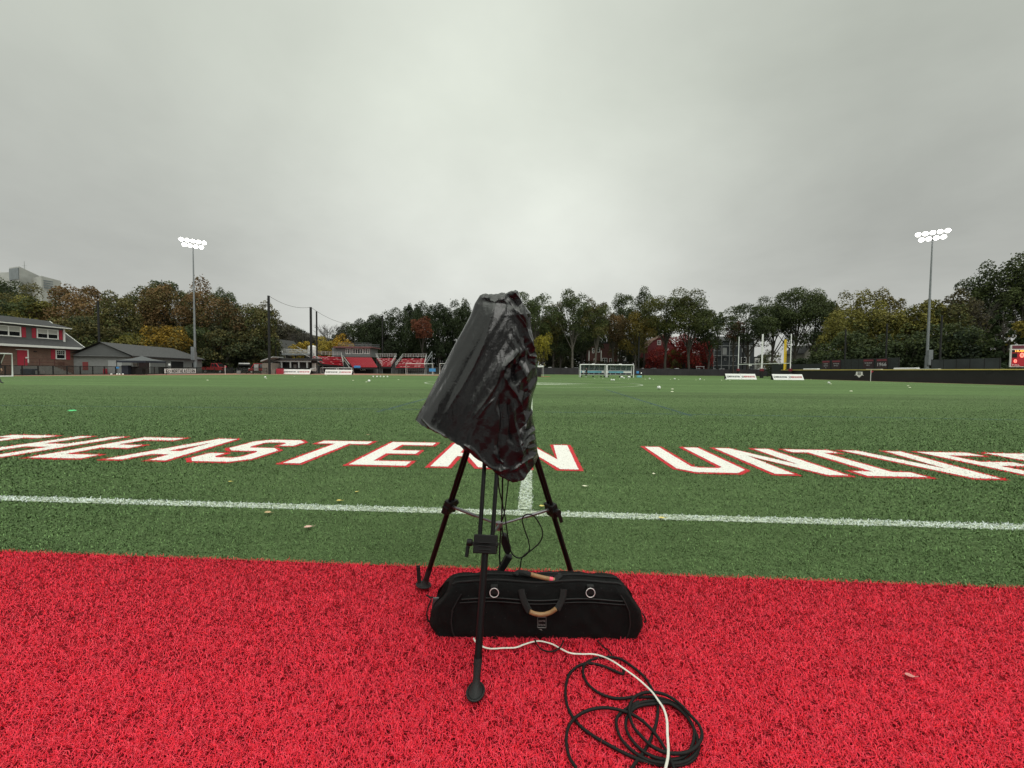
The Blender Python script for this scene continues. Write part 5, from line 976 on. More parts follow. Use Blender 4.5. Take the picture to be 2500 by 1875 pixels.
# ---- bleachers: corners given as (photo x, photo y, distance)
def section(lab, TL, TR, BL, BR, rows, root=None, seats=0, chairs=False, rails=True, zb_=None):
    P = [at(*c) for c in (TL, TR, BL, BR)]; tl, tr, bl, br = P; r = thing('bleacher', ((bl.x+br.x)/2, (bl.y+br.y)/2, 0), lab, 'bleacher', 'red bleacher sections behind the backstop')
    for i in range(rows):
        t0, t1 = i/rows, (i+1)/rows; a = bl.lerp(tl, t0); c = br.lerp(tr, t0); a1 = bl.lerp(tl, t1); c1 = br.lerp(tr, t1); n_ = Vector((a1.x-a.x, a1.y-a.y, 0))
        m_ = MB(); f_ = Vector((0, 0, -.17)); m_.prism([a, c, c+f_, a+f_], n_*.08); 
        m_.prism([a, c, c+n_*.55, a+n_*.55], (0, 0, .06)); m_.build('bench_row', M_seat, r)
        if seats:
            k = MB()
            for j in range(seats):
                if not chairs and rng.uniform() < .55: continue
                q = a.lerp(c, (j+.5+(.5 if i % 2 and chairs else 0)*0)/seats); w = (c-a)/seats*(.30 if chairs else .36); h_ = .12 if chairs else .10
                k.prism([q-w+Vector((0, 0, .07)), q+w+Vector((0, 0, .07)), q+w+Vector((0, 0, .07+h_)), q-w+Vector((0, 0, .07+h_))], n_*.06)
            if k.v: k.build('seat_row', M_seatl if chairs else M_alu, r)['kind'] = 'stuff'
    s = MB(); s.prism([bl-Vector((0, 0, .4)), br-Vector((0, 0, .4)), tr-Vector((0, 0, .4)), tl-Vector((0, 0, .4))], (0, 0, -.3)); s.build('deck', M_black, r)
    for p, q in ((bl, tl), (br, tr)):
        g = MB()
        for k in range(6):
            z = p.lerp(q, k/5); g.beam((z.x, z.y+.4, 0), (z.x, z.y+.4, z.z-.6), .12)
        g.build('support', M_steel, r)
    if rails:
        g = MB(); up_ = Vector((0, 0, 1)); 
        for h_ in (.35, .7, 1.05): g.beam(tl+up_*h_, tr+up_*h_, .07)
        nn = 9
        for k in range(nn+1): z = tl.lerp(tr, k/nn); g.beam(z+up_*.1, z+up_*1.05, .06)
        g.build('top_rail', M_alu, r)
        for p, q in ((bl, tl), (br, tr)):
            g = MB()
            for h_ in (.5, 1.0): g.beam(p+up_*h_, q+up_*h_, .08)
            for k in range(5): z = p.lerp(q, k/4); g.beam(z, z+up_*1.0, .06)
            g.build('stair_rail', M_alu, r)
    return r
section('left angled red bleacher section beside the second net pole', (744, 866, 100), (833, 869, 108), (786, 886, 92), (838, 891, 100), 6, seats=9)
section('widest red bleacher section, directly below the press box', (842, 870.5, 108), (906, 871.5, 108), (860, 895, 101), (921, 895, 101), 8, seats=15, chairs=True, rails=False)
section('middle wedge-shaped red bleacher section right of the press box', (917, 872.5, 109), (968, 872.5, 109), (932, 893, 102), (955, 893, 102), 7, seats=7)
section('rightmost red bleacher section behind the white portable goal', (984, 873, 108), (1041, 873, 108), (966, 896, 101), (1036, 896, 101), 7, seats=8)
pb_ = thing('press_box', (XA(870, 112), 112, 0), 'grey press box with white windows and railed roof above the bleachers', 'press box')
Yp = 109.0; x0, x1 = XA(843, Yp), XA(904.5, Yp); bx('wall', mat('grey_panel', (.155, .16, .16), .8, var=.06), pb_, XA(830, Yp+5), x1, Yp+.02, Yp+6, ZA(870, 871, Yp), ZA(870, 849.5, Yp))
bx('roof', mat('maroon_fascia', (.16, .07, .07), .7), pb_, XA(833, Yp+4), XA(910, Yp), Yp-1.0, Yp+6.5, ZA(870, 849.4, Yp), ZA(870, 846.5, Yp)); Mp = Matrix.Translation((0, Yp, 0))
for a, c, k in ((844.5, 857.5, 2), (861.5, 885.5, 3), (888.5, 902, 2)): win(pb_, Mp, XA(a, Yp), XA(c, Yp), ZA(a, 864, Yp), ZA(a, 850.6, Yp), k, .12, mid=False)
g = MB()
for yy in (Yp-.8, Yp+6):
    for h_ in (.5, 1.0): g.beam((XA(829, Yp), yy, ZA(870, 846.5, Yp)+h_), (XA(909, Yp), yy, ZA(870, 846.5, Yp)+h_), .05)
    for k in range(28): x = XA(829, Yp)+(XA(909, Yp)-XA(829, Yp))*k/27; g.beam((x, yy, ZA(870, 846.5, Yp)), (x, yy, ZA(870, 846.5, Yp)+1.05), .04)
g.build('roof_railing', M_steel, pb_)
g = MB(); a, c = at(835, 872, 110), at(853, 897, 100)
for h_ in (0, .8): g.beam(a+Vector((0, 0, h_)), c+Vector((0, 0, h_)), .12)
g.build('stair_rail', M_alu, pb_)
rp = MB(); a, c = at(1036, 894, 104), at(1055, 866, 108)
for h_ in (0, .9): rp.beam(a+Vector((0, 0, h_)), c+Vector((0, 0, h_)), .14)
for k in range(6): z = a.lerp(c, k/5); rp.beam(z, z+Vector((0, 0, .9)), .08)
rp.beam(a, (a.x, a.y, 0), .14); rp.beam(c, (c.x, c.y, 0), .14); rp.build('stair_ramp', M_steel, label='grey metal stair ramp at the right end of the bleachers', category='stairs')
# walkway and rails left of the bleachers
wk = thing('metal_walkway', (XA(715, 98), 98, 0), 'grey metal walkway with railings behind the dugout roof', 'walkway'); g = MB(); zt = ZA(715, 862, 98)
for yy in (97, 99):
    for h_ in (0, .5, 1.0): g.beam((XA(694, 98), yy, zt+h_), (XA(762, 98), yy, zt+h_-.25), .06)
    for k in range(22): x = XA(694, 98)+(XA(762, 98)-XA(694, 98))*k/21; g.beam((x, yy, zt), (x, yy, zt+1), .045)
g.build('railing', M_alu, wk); MB().box(XA(694, 98), XA(762, 98), 97, 99.2, zt-.55, zt-.1).build('deck', M_steel, wk)
g = MB()
for px in (700, 722, 745): x = XA(px, 98); g.beam((x, 98, 0), (x, 98, zt-.1), .18)
g.build('support', M_black, wk)
sr = MB(); a, c = at(724, 855, 97), at(780, 884, 93)
for h_ in (0, .9): sr.beam(a+Vector((0, 0, h_)), c+Vector((0, 0, h_)), .10)
sr.build('stair_rail', M_alu, wk)
tk = MB(); q = at(762, 858, 104); tk.tube([(q.x, 104, 3), (q.x, 104, ZA(762, 846, 104))], 1.05, 14); tk.tube([(q.x, 104, ZA(762, 846, 104)), (q.x, 104, ZA(762, 843.5, 104))], [1.05, .5], 14); tk.build('white_tank', M_wt, label='white cylindrical tank between the two middle net poles', category='tank')
# ---- dugout left of the stands
Yd = 85; dg = thing('dugout', (XA(715, Yd+2), Yd+2, 0), 'low grey dugout with dark roof and pale posts right of the tallest net pole', 'dugout')
bx('back_wall', mat('grey_board_wall', (.12, .12, .125), .8), dg, XA(666, Yd), XA(758, Yd), Yd+3, Yd+3.2, 0, 2.9); bx('side_wall', M_cblk, dg, XA(659, Yd), XA(662, Yd), Yd, Yd+3.2, 0, 2.9); bx('end_wall', M_wt, dg, XA(748, Yd), XA(757, Yd), Yd+2.4, Yd+2.6, .6, 2.4)
bx('roof', M_roofd, dg, XA(656, Yd), XA(766, Yd), Yd-.7, Yd+4, 2.95, 3.4, bevel=.03); bx('fascia', M_gt, dg, XA(660, Yd), XA(762, Yd), Yd-.5, Yd-.35, 2.6, 2.945)
for px in (667, 690, 711.5, 732, 752): bx('post', M_gt, dg, XA(px, Yd)-.12, XA(px, Yd)+.12, Yd-.45, Yd-.2, 0, 2.6)
bx('door', M_wt, dg, XA(717, Yd+3), XA(724, Yd+3), Yd+2.9, Yd+2.98, .9, 2.1); bx('bench', M_black, dg, XA(683, Yd), XA(763, Yd), Yd-1.0, Yd-.6, .75, 1.3)
sh2 = thing('small_shed', (XA(649, 82), 82, 0), 'small tan lean-to immediately left of the tallest net pole', 'shed'); bx('wall', mat('tan_wall', (.20, .18, .155), .85), sh2, XA(640, 82), XA(664, 82), 82, 85, 0, 2.3); MB().prism([at(636, 880, 81.6), at(666, 870, 81.6), at(666, 872.5, 81.6), at(636, 883, 81.6)], (0, 3.8, 0)).build('roof', M_gt, sh2)
bx('low_wall', mat('tan_wall', (.20, .18, .155), .85), None, XA(661, 79), XA(671, 79), 79, 79.4, 0, .95, label='low tan block wall at the foot of the tallest net pole', category='wall'); bx('equipment_box', M_redp, None, XA(674, 79), XA(686, 79), 79, 80, .02, 1.1, bevel=.04, label='red equipment box between the low tan wall and the white boards', category='box')
bx('tarp_box', M_alu, None, XA(756, 84), XA(765, 84), 84, 85.4, .75, 1.25, bevel=.05, label='silver bench seat just right of the left white board pair', category='bench')
# ---- net poles and ropes
NP = []
def pole(px, pt, Y, r, m, lab, name='net_pole', grp='black poles carrying the ball nets', pyb=None):
    x = XA(px, Y); zt_ = ZA(px, pt, Y); o = MB().tube([(x, Y, -.02), (x, Y, zt_)], [r, r*.92], 12).build(name, m, label=lab, category='pole', group=grp); return Vector((x, Y, zt_))
p1 = pole(658, 722, 75, .23, M_black, 'thickest and tallest black net pole, left of the dugout'); p2 = pole(760, 750, 88, .27, M_black, 'thick black net pole in front of the white tank'); p3 = pole(774, 760, 96, .20, M_black, 'black net pole just right of the white tank'); p4 = pole(934, 770, 112, .19, M_black, 'thin black net pole right of the press box')
pole(243.7, 735, 63, .15, M_black, 'black pole standing between the brick house and the grey shed'); pole(674, 822, 97, .12, M_black, 'short thin black pole before the weathered house'); pole(1558.5, 800, 128, .28, M_black, 'black pole behind the right team shelter'); pole(1813, 800, 128, .26, M_black, 'black pole against the dark slate house')
pole(2061, 803, 70, .13, M_black, 'thin black pole among the yellow-green trees, leftmost of three on the right'); pole(2161, 790, 66, .13, M_black, 'thin black pole left of the right floodlight'); pole(2293, 770, 60, .13, M_black, 'thin black pole right of the right floodlight')
def rope(a, b_, sag, lab):
    MB().tube([a.lerp(b_, t/14)-Vector((0, 0, sag*4*(t/14)*(1-t/14))) for t in range(15)], .035, 5).build('net_rope', mat('grey_rope', (.10, .10, .10), .8), label=lab, category='rope', group='ropes between the net poles')
rope(p1, p2, .9, 'thin sagging rope between the tallest net pole and the next'); rope(p2, p4, 3.2, 'thin sagging rope from the second net pole across to the press box pole')
# ---- floodlights
def flood(px, pt, Y, lab, tilt, z0=0):
    x = XA(px, Y); zt = ZA(px, pt, Y); r = thing('floodlight', (x, Y, 0), lab, 'floodlight', 'lit floodlight masts'); zc = ZA(px, 860 if px < 1000 else 868, Y)
    MB().tube([(x, Y, -.02), (x, Y, zc*.55), (x, Y, zc)], [.30, .30, .28], 14).build('base_sleeve', M_steel, r); MB().tube([(x, Y, zc), (x, Y, zt*.6), (x, Y, zt)], [.20, .15, .09], 12).build('mast', M_steel, r); MB().box(x-.36, x+.36, Y-.62, Y-.3, 2.6, 5.2).build('control_box', M_steel, r, bevel=.03)
    d = Vector((1, tilt, 0)).normalized(); f = Vector((-d.y*-1, -d.x, 0)); f = Vector((d.y, -d.x, 0)); f = (Vector((0, 0, EYE))-Vector((x, Y, 0))); f.z = 0; f.normalize()
    c0 = Vector((x, Y, zt)); rows = ((1.35, 5, .0), (.40, 4, .0)); MB().beam(c0+Vector((0, 0, 1.35))-d*1.8, c0+Vector((0, 0, 1.35))+d*1.8, .12).beam(c0+Vector((0, 0, .4))-d*1.5, c0+Vector((0, 0, .4))+d*1.5, .12).beam(c0-Vector((0, 0, .3)), c0+Vector((0, 0, 1.35)), .14).build('crossarm', M_steel, r)
    for z, n_, _ in rows:
        for i in range(n_):
            c = c0+Vector((0, 0, z))+d*((i-(n_-1)/2)*.86)+f*.25; ax = (f*.85-Vector((0, 0, .5))).normalized()
            l = MB().tube([c-ax*.35, c-ax*.05, c+ax*.12], [.12, .28, .35], 16).build('lamp_head', M_steel, r)
            MB().tube([c+ax*.13, c+ax*.17], [.34, .31], 16).build('lamp_face', M_lit, l)
    return r
flood(477, 606, 76, 'lit floodlight mast on the left, beside the grey shed', .75); flood(2261.5, 588, 66, 'lit floodlight mast on the right, behind the outfield wall', -.75)
# ---- fences
def fence(name, lab, A, B_, h, m, posts=0, cap=None, pm=M_black, th=.08, capm=None, cat='fence', z=0., rail=None):
    A, B_ = Vector((*A, z)), Vector((*B_, z)); r = thing(name, (A+B_)/2, lab, cat); MB().beam(A+Vector((0, 0, h/2)), B_+Vector((0, 0, h/2)), th, h).build('screen' if m != M_netd else 'mesh', m, r)
    if posts:
        g = MB()
        for k in range(posts+1): q = A.lerp(B_, k/posts); MB().beam(q, q+Vector((0, 0, h+.03)), .09).build('post', pm, r)
    if cap: MB().beam(A+Vector((0, 0, h+cap/2)), B_+Vector((0, 0, h+cap/2)), th*2.2, cap).build('cap', capm, r)
    if rail:
        g = MB()
        for k in rail: g.beam(A+Vector((0, 0, k)), B_+Vector((0, 0, k)), .07)
        g.build('rail', pm, r)
    return r
fence('chain_fence', 'low black rail fence before the brick house and grey shed', (-60, 44), (-60, 66.2), 1.2, M_netd, 14, rail=(1.2, .1)); fence('chain_fence', 'low black rail fence left of the red pickup truck', (-60, 73.2), (-60, 82), 1.2, M_netd, 4, rail=(1.2, .1))
fence('rail_fence', 'short black rail fence before the red truck by the dugout', (XA(584, 77), 77), (XA(652, 77), 77), 1.25, M_netd, 4, rail=(1.2, .6))
fence('field_wall', 'black padded wall in front of the red bleachers', (XA(770, 100), 100), (XA(1320, 127), 127), 1.95, M_vinyl, 12)
fence('left_field_wall', 'short black padded wall behind the left portable goal', (XA(762, 92), 92), (XA(800, 99), 99), 1.8, M_vinyl, 2)
fence('far_fence', 'long dark grey windscreen fence across the far end', (XA(1316, 127), 127), (89, 127), 2.15, M_mesh, 34, rail=(2.15,))
fence('side_fence', 'dark fence stretch between the far corner and the foul pole', (89, 127), (56.5, 81), 2.1, M_mesh, 12)
ow = fence('outfield_wall', 'black padded outfield wall with yellow cap along the right side', (53.9, 77), (53.9, -12), 1.62, M_vinyl, 0, .11, capm=M_yel, th=.18)
bw = MB()
for Yk in (46.2, 43.6, 42.2, 39.9): # sagging folds in the vinyl
    for s in range(2): bw.tube([(53.80, Yk-.5+i*.1, 1.48-.16*(1-((i-5)/5)**2)-s*.12) for i in range(11)], .018, 5)
bw.build('vinyl_fold', M_mesh, ow)
for y0_, y1_ in ((56.2, 58.5), (48.6, 52.0)): MB().box(53.7, 54.1, y0_, y1_, 1.735, 1.80).build('faded_cap', mat('faded_cap_grey', (.55, .55, .53), .7), ow)
# panel joints and emblem
em = thing('plate_emblem', (53.78, 59, 0), 'white home-plate emblem reading 50 on the black outfield wall', 'emblem'); Yc_ = onX(2098, 913, 53.8).y; e_ = [(-.42, 1.38), (.42, 1.38), (.46, .95), (0, .46), (-.46, .95)]
MB().prism([Vector((53.795, Yc_-a*1.3, z)) for a, z in e_], (-.02, 0, 0)).build('plate', M_board, em); tb = MB(); tv, tf = textmesh('50', .60, .03, .95); put2d(tb, tv, tf, (53.765, Yc_, 1.08), (0, -1, 0), (0, 0, 1)); tb.build('number', M_ink, em)
MB().beam((53.77, Yc_+.75, .82), (53.77, Yc_+.5, .9), .06).beam((53.77, Yc_-.75, .82), (53.77, Yc_-.5, .9), .06).build('scroll', M_board, em)
def flag(px, Y, lab):
    x = XA(px, Y); r = thing('corner_flag', (x, Y, 0), lab, 'corner flag'); MB().tube([(x, Y, -.02), (x, Y, 1.6)], .035, 8).build('pole', M_wt, r); MB().prism([Vector((x, Y, 1.6)), Vector((x+.38, Y-.03, 1.42)), Vector((x, Y, 1.15))], (0, .015, 0)).build('pennant', M_redp, r)
flag(549.6, 70, 'white corner flag post with red pennant beside the red pickup'); flag(2126, 56.5, 'slim white corner flag post before the outfield wall')
# practice screens and honour boards
fence('board_screen', 'dark netted screen with dark red honour boards behind the outfield wall', (58.2, 71.5), (58.2, 58), 3.55, mat('dark_green_screen', (.022, .028, .028), .85, var=.3), 10); fence('tarp_screen', 'tall dark tarpaulin screen right of the right floodlight', (58.2, 53.5), (58.2, 46), 3.1, mat('slate_tarp', (.030, .038, .040), .7, var=.4, scale=.7), 5); fence('low_dark_screen', 'dark green screen behind the foul pole', (62, 92), (60, 72), 3.0, mat('dark_green_screen', (.022, .028, .028), .85, var=.3), 6)
BD = [(2007, 2026, 'lowest honour board, leftmost of four on the dark screen', ['91 94 97', '03 18 21', '24'], .9), (2031, 2052, 'second honour board from the left on the dark screen', ['94 97 03 08', '09 18 21'], .9), (2107, 2133, 'third honour board from the left on the dark screen', ['94 95 03 07', '08 21'], .9), (2139, 2166, 'rightmost honour board, reading 1966', ['1966'], 1.9)]
for a, c, lab, tx, sc_ in BD:
    y0_, y1_ = onX(a, 890, 58.05).y, onX(c, 890, 58.05).y; yc = (y0_+y1_)/2; w = abs(y1_-y0_); r = thing('honour_board', (58.05, yc, 0), lab, 'board', 'dark red-headed honour boards'); MB().box(58.05, 58.13, yc-w/2, yc+w/2, 1.9, 3.5).build('panel', mat('board_panel', (.03, .018, .022), .7), r); MB().box(58.02, 58.05, yc-w/2+.1, yc+w/2-.1, 3.1, 3.38).build('heading', mat('board_heading', (.18, .03, .045), .7), r)
    b = MB()
    for i, s_ in enumerate(tx): tv, tf = textmesh(s_, .30*sc_ if len(tx) > 1 else .75, .02, w/1.9 if len(tx) > 1 else 1.05*w/1.75); put2d(b, tv, tf, (58.03, yc, 2.82-.35*i if len(tx) > 1 else 2.55), (0, -1, 0), (0, 0, 1))
    b.build('lettering', M_curt, r)
for a, c, lab in ((1963, 1997, 'long white roll lying on top of the wall near the foul pole'), (2184, 2240, 'long white roll lying on top of the wall by the floodlight')):
    y0_, y1_ = onX(a, 900, 56.5).y, onX(c, 900, 56.5).y; bx('white_roll', M_board, None, 56.3, 56.9, min(y0_, y1_), max(y0_, y1_), 1.62, 1.98, bevel=.08, label=lab, category='tarp roll'); 
# ---- scoreboard
sb = thing('scoreboard', (67.5, 49, 0), 'red scoreboard with lit digits cut by the right picture edge', 'scoreboard'); o_ = at(2466, 896, 50.5); ex_ = Vector((1, -.55, 0)).normalized(); ez_ = Vector((0, 0, 1)); zb_ = ZA(2466, 896, 50.5); zt_ = ZA(2466, 842, 50.5); o_.z = zb_; HH = zt_-zb_; nrm = Vector((ex_.y, -ex_.x, 0)); LL = 7.0
def sbx(name, m, x0, x1, z0, z1, d=.02, par=sb): return MB().prism([o_+ex_*x0+ez_*z0, o_+ex_*x1+ez_*z0, o_+ex_*x1+ez_*z1, o_+ex_*x0+ez_*z1], nrm*d).build(name, m, par)
sbx('cabinet', M_wt, 0, LL, 0, HH, -.25); sbx('face', mat('scoreboard_red', (.28, .010, .022), .5, emit=(.5, .01, .02, .25)), .09, LL-.09, .09, HH*.77); sbx('header', mat('scoreboard_header', (.16, .03, .05), .5), .09, LL-.09, HH*.82, HH-.08)
sbx('digit_window', M_dark, .10, .55, HH*.42, HH*.62, .035); sbx('digit_window', M_dark, 1.75, 2.9, HH*.42, HH*.62, .035); sbx('name_window', M_dark, .09, 2.4, HH*.66, HH*.765, .035); sbx('digit_window', M_dark, 1.95, 3.2, .1, HH*.26, .035)
def sbt(s, size, x, z, m, nm, bold=.02, sq=1.): 
    b = MB(); tv, tf = textmesh(s, size, bold, sq, 'LEFT'); put2d(b, tv, tf, o_+ex_*x+ez_*z+nrm*.05, ex_, ez_); b.build(nm, m, sb)
M_or = mat('amber_led', (.9, .4, .05), .4, emit=(1, .45, .08, 1.6)); M_rl = mat('red_led', (1, .2, .15), .4, emit=(1, .16, .12, 2.2)); sbt('NORTHEASTERN', .36, 1.22, HH*.905, M_board, 'heading_text', .03, 1.0); sbt('HUSKIES', .34, .34, HH*.715, M_or, 'team_name', .03, 1.0); sbt('0', .80, .78, HH*.52, M_rl, 'digit', .05, .9); sbt('0', .56, .28, HH*.26, M_rl, 'digit', .05, .9); sbt('T.O.L.', .27, .13, HH*.085, M_board, 'caption', .02); sbt('S.O.', .42, 1.5, HH*.32, M_board, 'caption', .03)
for x in (1.2, 5.4): q = o_+ex_*x; MB().beam((q.x, q.y+.2, 0), (q.x, q.y+.2, zb_), .3).build('leg', M_black, sb)
# ---- advertising boards
def disc_logo(b, c, ex, ez, R):
    n = 20; o = []; k = len(b.v)
    for i in range(n): t = 2*math.pi*i/n; o += [Vector(c)+ex*(R*math.cos(t))+ez*(R*math.sin(t)), Vector(c)+ex*(R*.74*math.cos(t))+ez*(R*.74*math.sin(t))]
    b.add(o, [(2*i, 2*((i+1) % n), 2*((i+1) % n)+1, 2*i+1) for i in range(n) if i not in (3, 4)])
    b.add([Vector(c)+ex*(x*R)+ez*(z*R) for x, z in ((-.35, -.45), (-.05, -.5), (.1, -.1), (.45, .2), (.2, .6), (.0, .2), (-.4, .1))], [(0, 1, 2, 6), (2, 3, 4, 5, 6)])
def word(b, c, ex, ez, L, H):
    cx = 0; s_ = H/LH; tot = 12*(LW+.2)*s_; k = L/tot; x = -L/2
    for ch in 'NORTHEASTERN':
        vs_, fs_ = loops_faces(glyph_loops(ch, .02)); b.add([Vector(c)+ex*(x+vx*s_*k)+ez*((vy-LH/2)*s_) for vx, vy in vs_], fs_); x += (LW+.2)*s_*k
fb = thing('fence_banner', (-59.85, 69.7, 0), 'white banner with a round emblem and NORTHEASTERN in black on the rail fence', 'banner'); y0_, y1_ = onX(402, 905, -59.9).y, onX(478, 905, -59.9).y; MB().box(-59.95, -59.88, y0_, y1_, .12, .93).build('panel', M_board, fb)
b = MB(); L_ = y1_-y0_; c = Vector((-59.86, y0_+L_*.59, .52)); word(b, c, Vector((0, 1, 0)), ez_, L_*.77, .60); b.build('lettering', M_ink, fb); b = MB(); disc_logo(b, (-59.86, y0_+L_*.105, .52), Vector((0, 1, 0))*1.3, ez_, .33); b.build('round_emblem', M_ink, fb)
fence('bin_fence', 'black rail fence holding the white banner', (-60, 66.2), (-60, 73.2), 1.2, M_netd, 4, rail=(1.2, .1))
def aboard(px0, px1, Y, h, ink, lab, lean, first):
    x0, x1 = XA(px0, Y), XA(px1, Y); r = thing('advert_board', ((x0+x1)/2, Y, 0), lab, 'advertising board', 'white advertising boards along the field edge'); sh = lean; f0, f1 = Vector((x0, Y, 0)), Vector((x1, Y, 0)); up = Vector((sh, .32, h)); 
    MB().prism([f0, f1, f1+up, f0+up], (0, .05, 0)).build('front_panel', M_board, r); MB().prism([f0+Vector((0, .75, 0)), f1+Vector((0, .75, 0)), f1+up+Vector((0, .06, 0)), f0+up+Vector((0, .06, 0))], (0, .04, 0)).build('rear_panel', M_black, r)
    for q in (f0, f1): MB().prism([q+Vector((0, .04, 0)), q+Vector((0, .75, 0)), q+up+Vector((0, .05, 0))], (.03 if q is f0 else -.03, 0, 0)).build('end_cheek', M_black, r)
    ez2 = up.normalized(); ex2 = Vector((1, 0, 0)); L = x1-x0; mid_ = lambda t: f0+ex2*(L*t)+up*.5+Vector((0, -.02, 0)); b = MB(); word(b, mid_(.57), ex2, ez2, L*.72, h*.30); b.build('lettering', ink, r); b = MB(); disc_logo(b, mid_(.12), ex2, ez2, h*.21); b.build('round_emblem', M_ink, r)
aboard(689.5, 722.5, 80, .98, M_ink, 'white board with black lettering, leftmost before the dugout', .14, 1); aboard(723, 756, 80, .98, M_redink, 'white board with red lettering, second from left before the dugout', .14, 0)
aboard(792, 825, 79, .98, M_ink, 'white board with black lettering, below the left bleachers', .1, 1); aboard(825.5, 858, 79, .98, M_redink, 'white board with red lettering, below the press box', .1, 0)
aboard(1775, 1811.5, 62, .90, M_ink, 'white board with black lettering, left of the goalpost foot', -.14, 1); aboard(1812, 1848.5, 62, .90, M_redink, 'white board with red lettering, at the middle goalpost foot', -.14, 0)
aboard(1890, 1927, 61, .90, M_ink, 'white board with black lettering, under the yellow foul pole', -.14, 1); aboard(1927.5, 1964, 61, .90, M_redink, 'white board with red lettering, rightmost near the outfield wall', -.14, 0)
ct = MB(); tv, tf = textmesh('CAA', .72, .03, 1.0); q = at(886, 904.5, 105.4)
# ---- foul pole, football goals
fx, fy = XA(1914, 78), 78; r = thing('foul_pole', (fx, fy, 0), 'tall yellow foul pole with a mesh wing at the end of the outfield wall', 'pole'); MB().tube([(fx, fy, 0), (fx, fy, ZA(1914, 829, fy))], .13, 10).build('pole', M_fyel, r); g = MB(); zt = ZA(1914, 829, fy)
g.tube([(fx+.34, fy, 1.9), (fx+.34, fy, zt)], .05, 6)
for k in range(16): z = 1.9+(zt-1.9)*k/15; g.beam((fx+.1, fy, z), (fx+.34, fy, z), .05)
g.build('mesh_wing', M_fyel, r); MB().prism([Vector((fx+.1, fy-.01, 1.9)), Vector((fx+.34, fy-.01, 1.9)), Vector((fx+.34, fy-.01, zt)), Vector((fx+.1, fy-.01, zt))], (0, .02, 0)).build('wing_net', mat('yellow_net', (.5, .36, .05), .8, alpha=.55), r)
def fgoal(pa, pb, Ya, Yb, ta, tb_, pyc, lab, tag_=False):
    a = Vector((XA(pa, Ya), Ya, 0)); c = Vector((XA(pb, Yb), Yb, 0)); r = thing('football_goal', (a+c)/2, lab, 'goalpost', 'white american football goals'); zc = ZA(pa, pyc, Ya); g = MB().beam(a+ez_*zc, c+ez_*zc, .13).build('crossbar', M_wf, r)
    for q, p_, t_, Yq in ((a, pa, ta, Ya), (c, pb, tb_, Yb)):
        MB().tube([q+ez_*.9, q+ez_*(ZA(p_, t_, Yq))], .085, 8).build('upright', M_wf, r); MB().tube([q, q+ez_*1.45], .26, 10).build('post_pad', M_black, r); MB().tube([q+ez_*1.45, q+ez_*1.95], [.32, .30], 10).build('red_collar', M_pad, r)
    if tag_: m_ = a.lerp(c, .52); MB().box(m_.x-.3, m_.x+.3, m_.y-.12, m_.y-.08, zc-.38, zc-.08).build('tag_plate', M_board, r)
    MB().beam(a, c, .12).build('ground_bar', M_black, r)
fgoal(1802, 1858.5, 86, 80, 822, 816, 889.5, 'left white football goal, its left upright before the grey house', True); fgoal(1860.5, 1929, 80.5, 74, 815.5, 815, 888, 'right white football goal, crossing the yellow foul pole')
# ---- soccer goals
def sgoal(px0, px1, Y, pt, lab, dep=1.6, ang=0., back=True, netm=M_net, name='portable_goal', r_=.055, grp=None):
    a = Vector((XA(px0, Y), Y, 0)); c = Vector((XA(px1, Y), Y, 0)); h = ZA(px0, pt, Y); r = thing(name, (a+c)/2, lab, 'goal', grp); g = MB(); D = Vector((ang, dep, 0)); up = ez_*h
    MB().tube([a, a+up, c+up, c], r_, 8).build('front_frame', M_wf, r); MB().tube([a, a+D, c+D, c], r_*.7, 6).tube([a+up, a+up+D*.45, a+D], r_*.6, 6).tube([c+up, c+up+D*.45, c+D], r_*.6, 6).build('rear_frame', M_wf, r)
    n = MB(); L = (c-a).length; k = max(6, int(L/.45)); w = .012
    T1 = D*.45
    for i in range(k+1): q = a.lerp(c, i/k); n.beam(q+up, q+up+T1, w); n.beam(q+up+T1, q+D, w)
    for j in range(7):
        t = j/6; n.beam((a+up+T1).lerp(a+D, t), (c+up+T1).lerp(c+D, t), w); n.beam((a+up).lerp(a, t), (a+up+T1).lerp(a+D, t), w); n.beam((c+up).lerp(c, t), (c+up+T1).lerp(c+D, t), w)
    n.build('net', M_gt, r)['kind'] = 'stuff'
    return r
sgoal(991, 1056, 96, 887.5, 'white portable goal before the rightmost bleachers'); sgoal(1073, 1140, 96, 887.5, 'white portable goal mostly hidden by the camera cover'); sgoal(783.5, 822, 90, 898, 'small white goal behind the white boards under the press box'); sgoal(823, 858, 91, 898, 'second small white goal behind the white boards')
Lg = thing('soccer_goal', FW(-56, CV), 'full-size white soccer goal cut by the left picture edge', 'goal'); a, c = FW(-56, CV-3.66), FW(-56, CV+3.66+.6); D = FW(-2.0, 0); up = ez_*2.44
MB().tube([a, a+up, c+up, c], .065, 10).build('front_frame', M_wf, Lg); MB().tube([a, a+D, c+D, c], .05, 6).tube([a+up, a+D], .03, 6).tube([c+up, c+up+D*.4, c+D], .035, 6).tube([a+ez_*.03, c+ez_*.03], .06, 6).build('rear_frame', M_wf, Lg); n = MB()
k = 36
for i in range(k+1): q = a.lerp(c, i/k); n.beam(q+up, q+up+D*.4, .014); n.beam(q+up+D*.4, q+D, .014)
for j in range(15): t = j/14; n.beam((a+up+D*.4).lerp(a+D, t), (c+up+D*.4).lerp(c+D, t), .014); n.beam((c+up).lerp(c, t), (c+up+D*.4).lerp(c+D, t), .014)
n.build('net', mat('dark_cord', (.02, .022, .018), .9), Lg)['kind'] = 'stuff'; MB().prism([a+D*.98, c+D*.98, c+up+D*.42, a+up+D*.42], D*.01).build('net_backing', mat('dark_mesh', (.02, .022, .018), .9, alpha=.45), Lg)
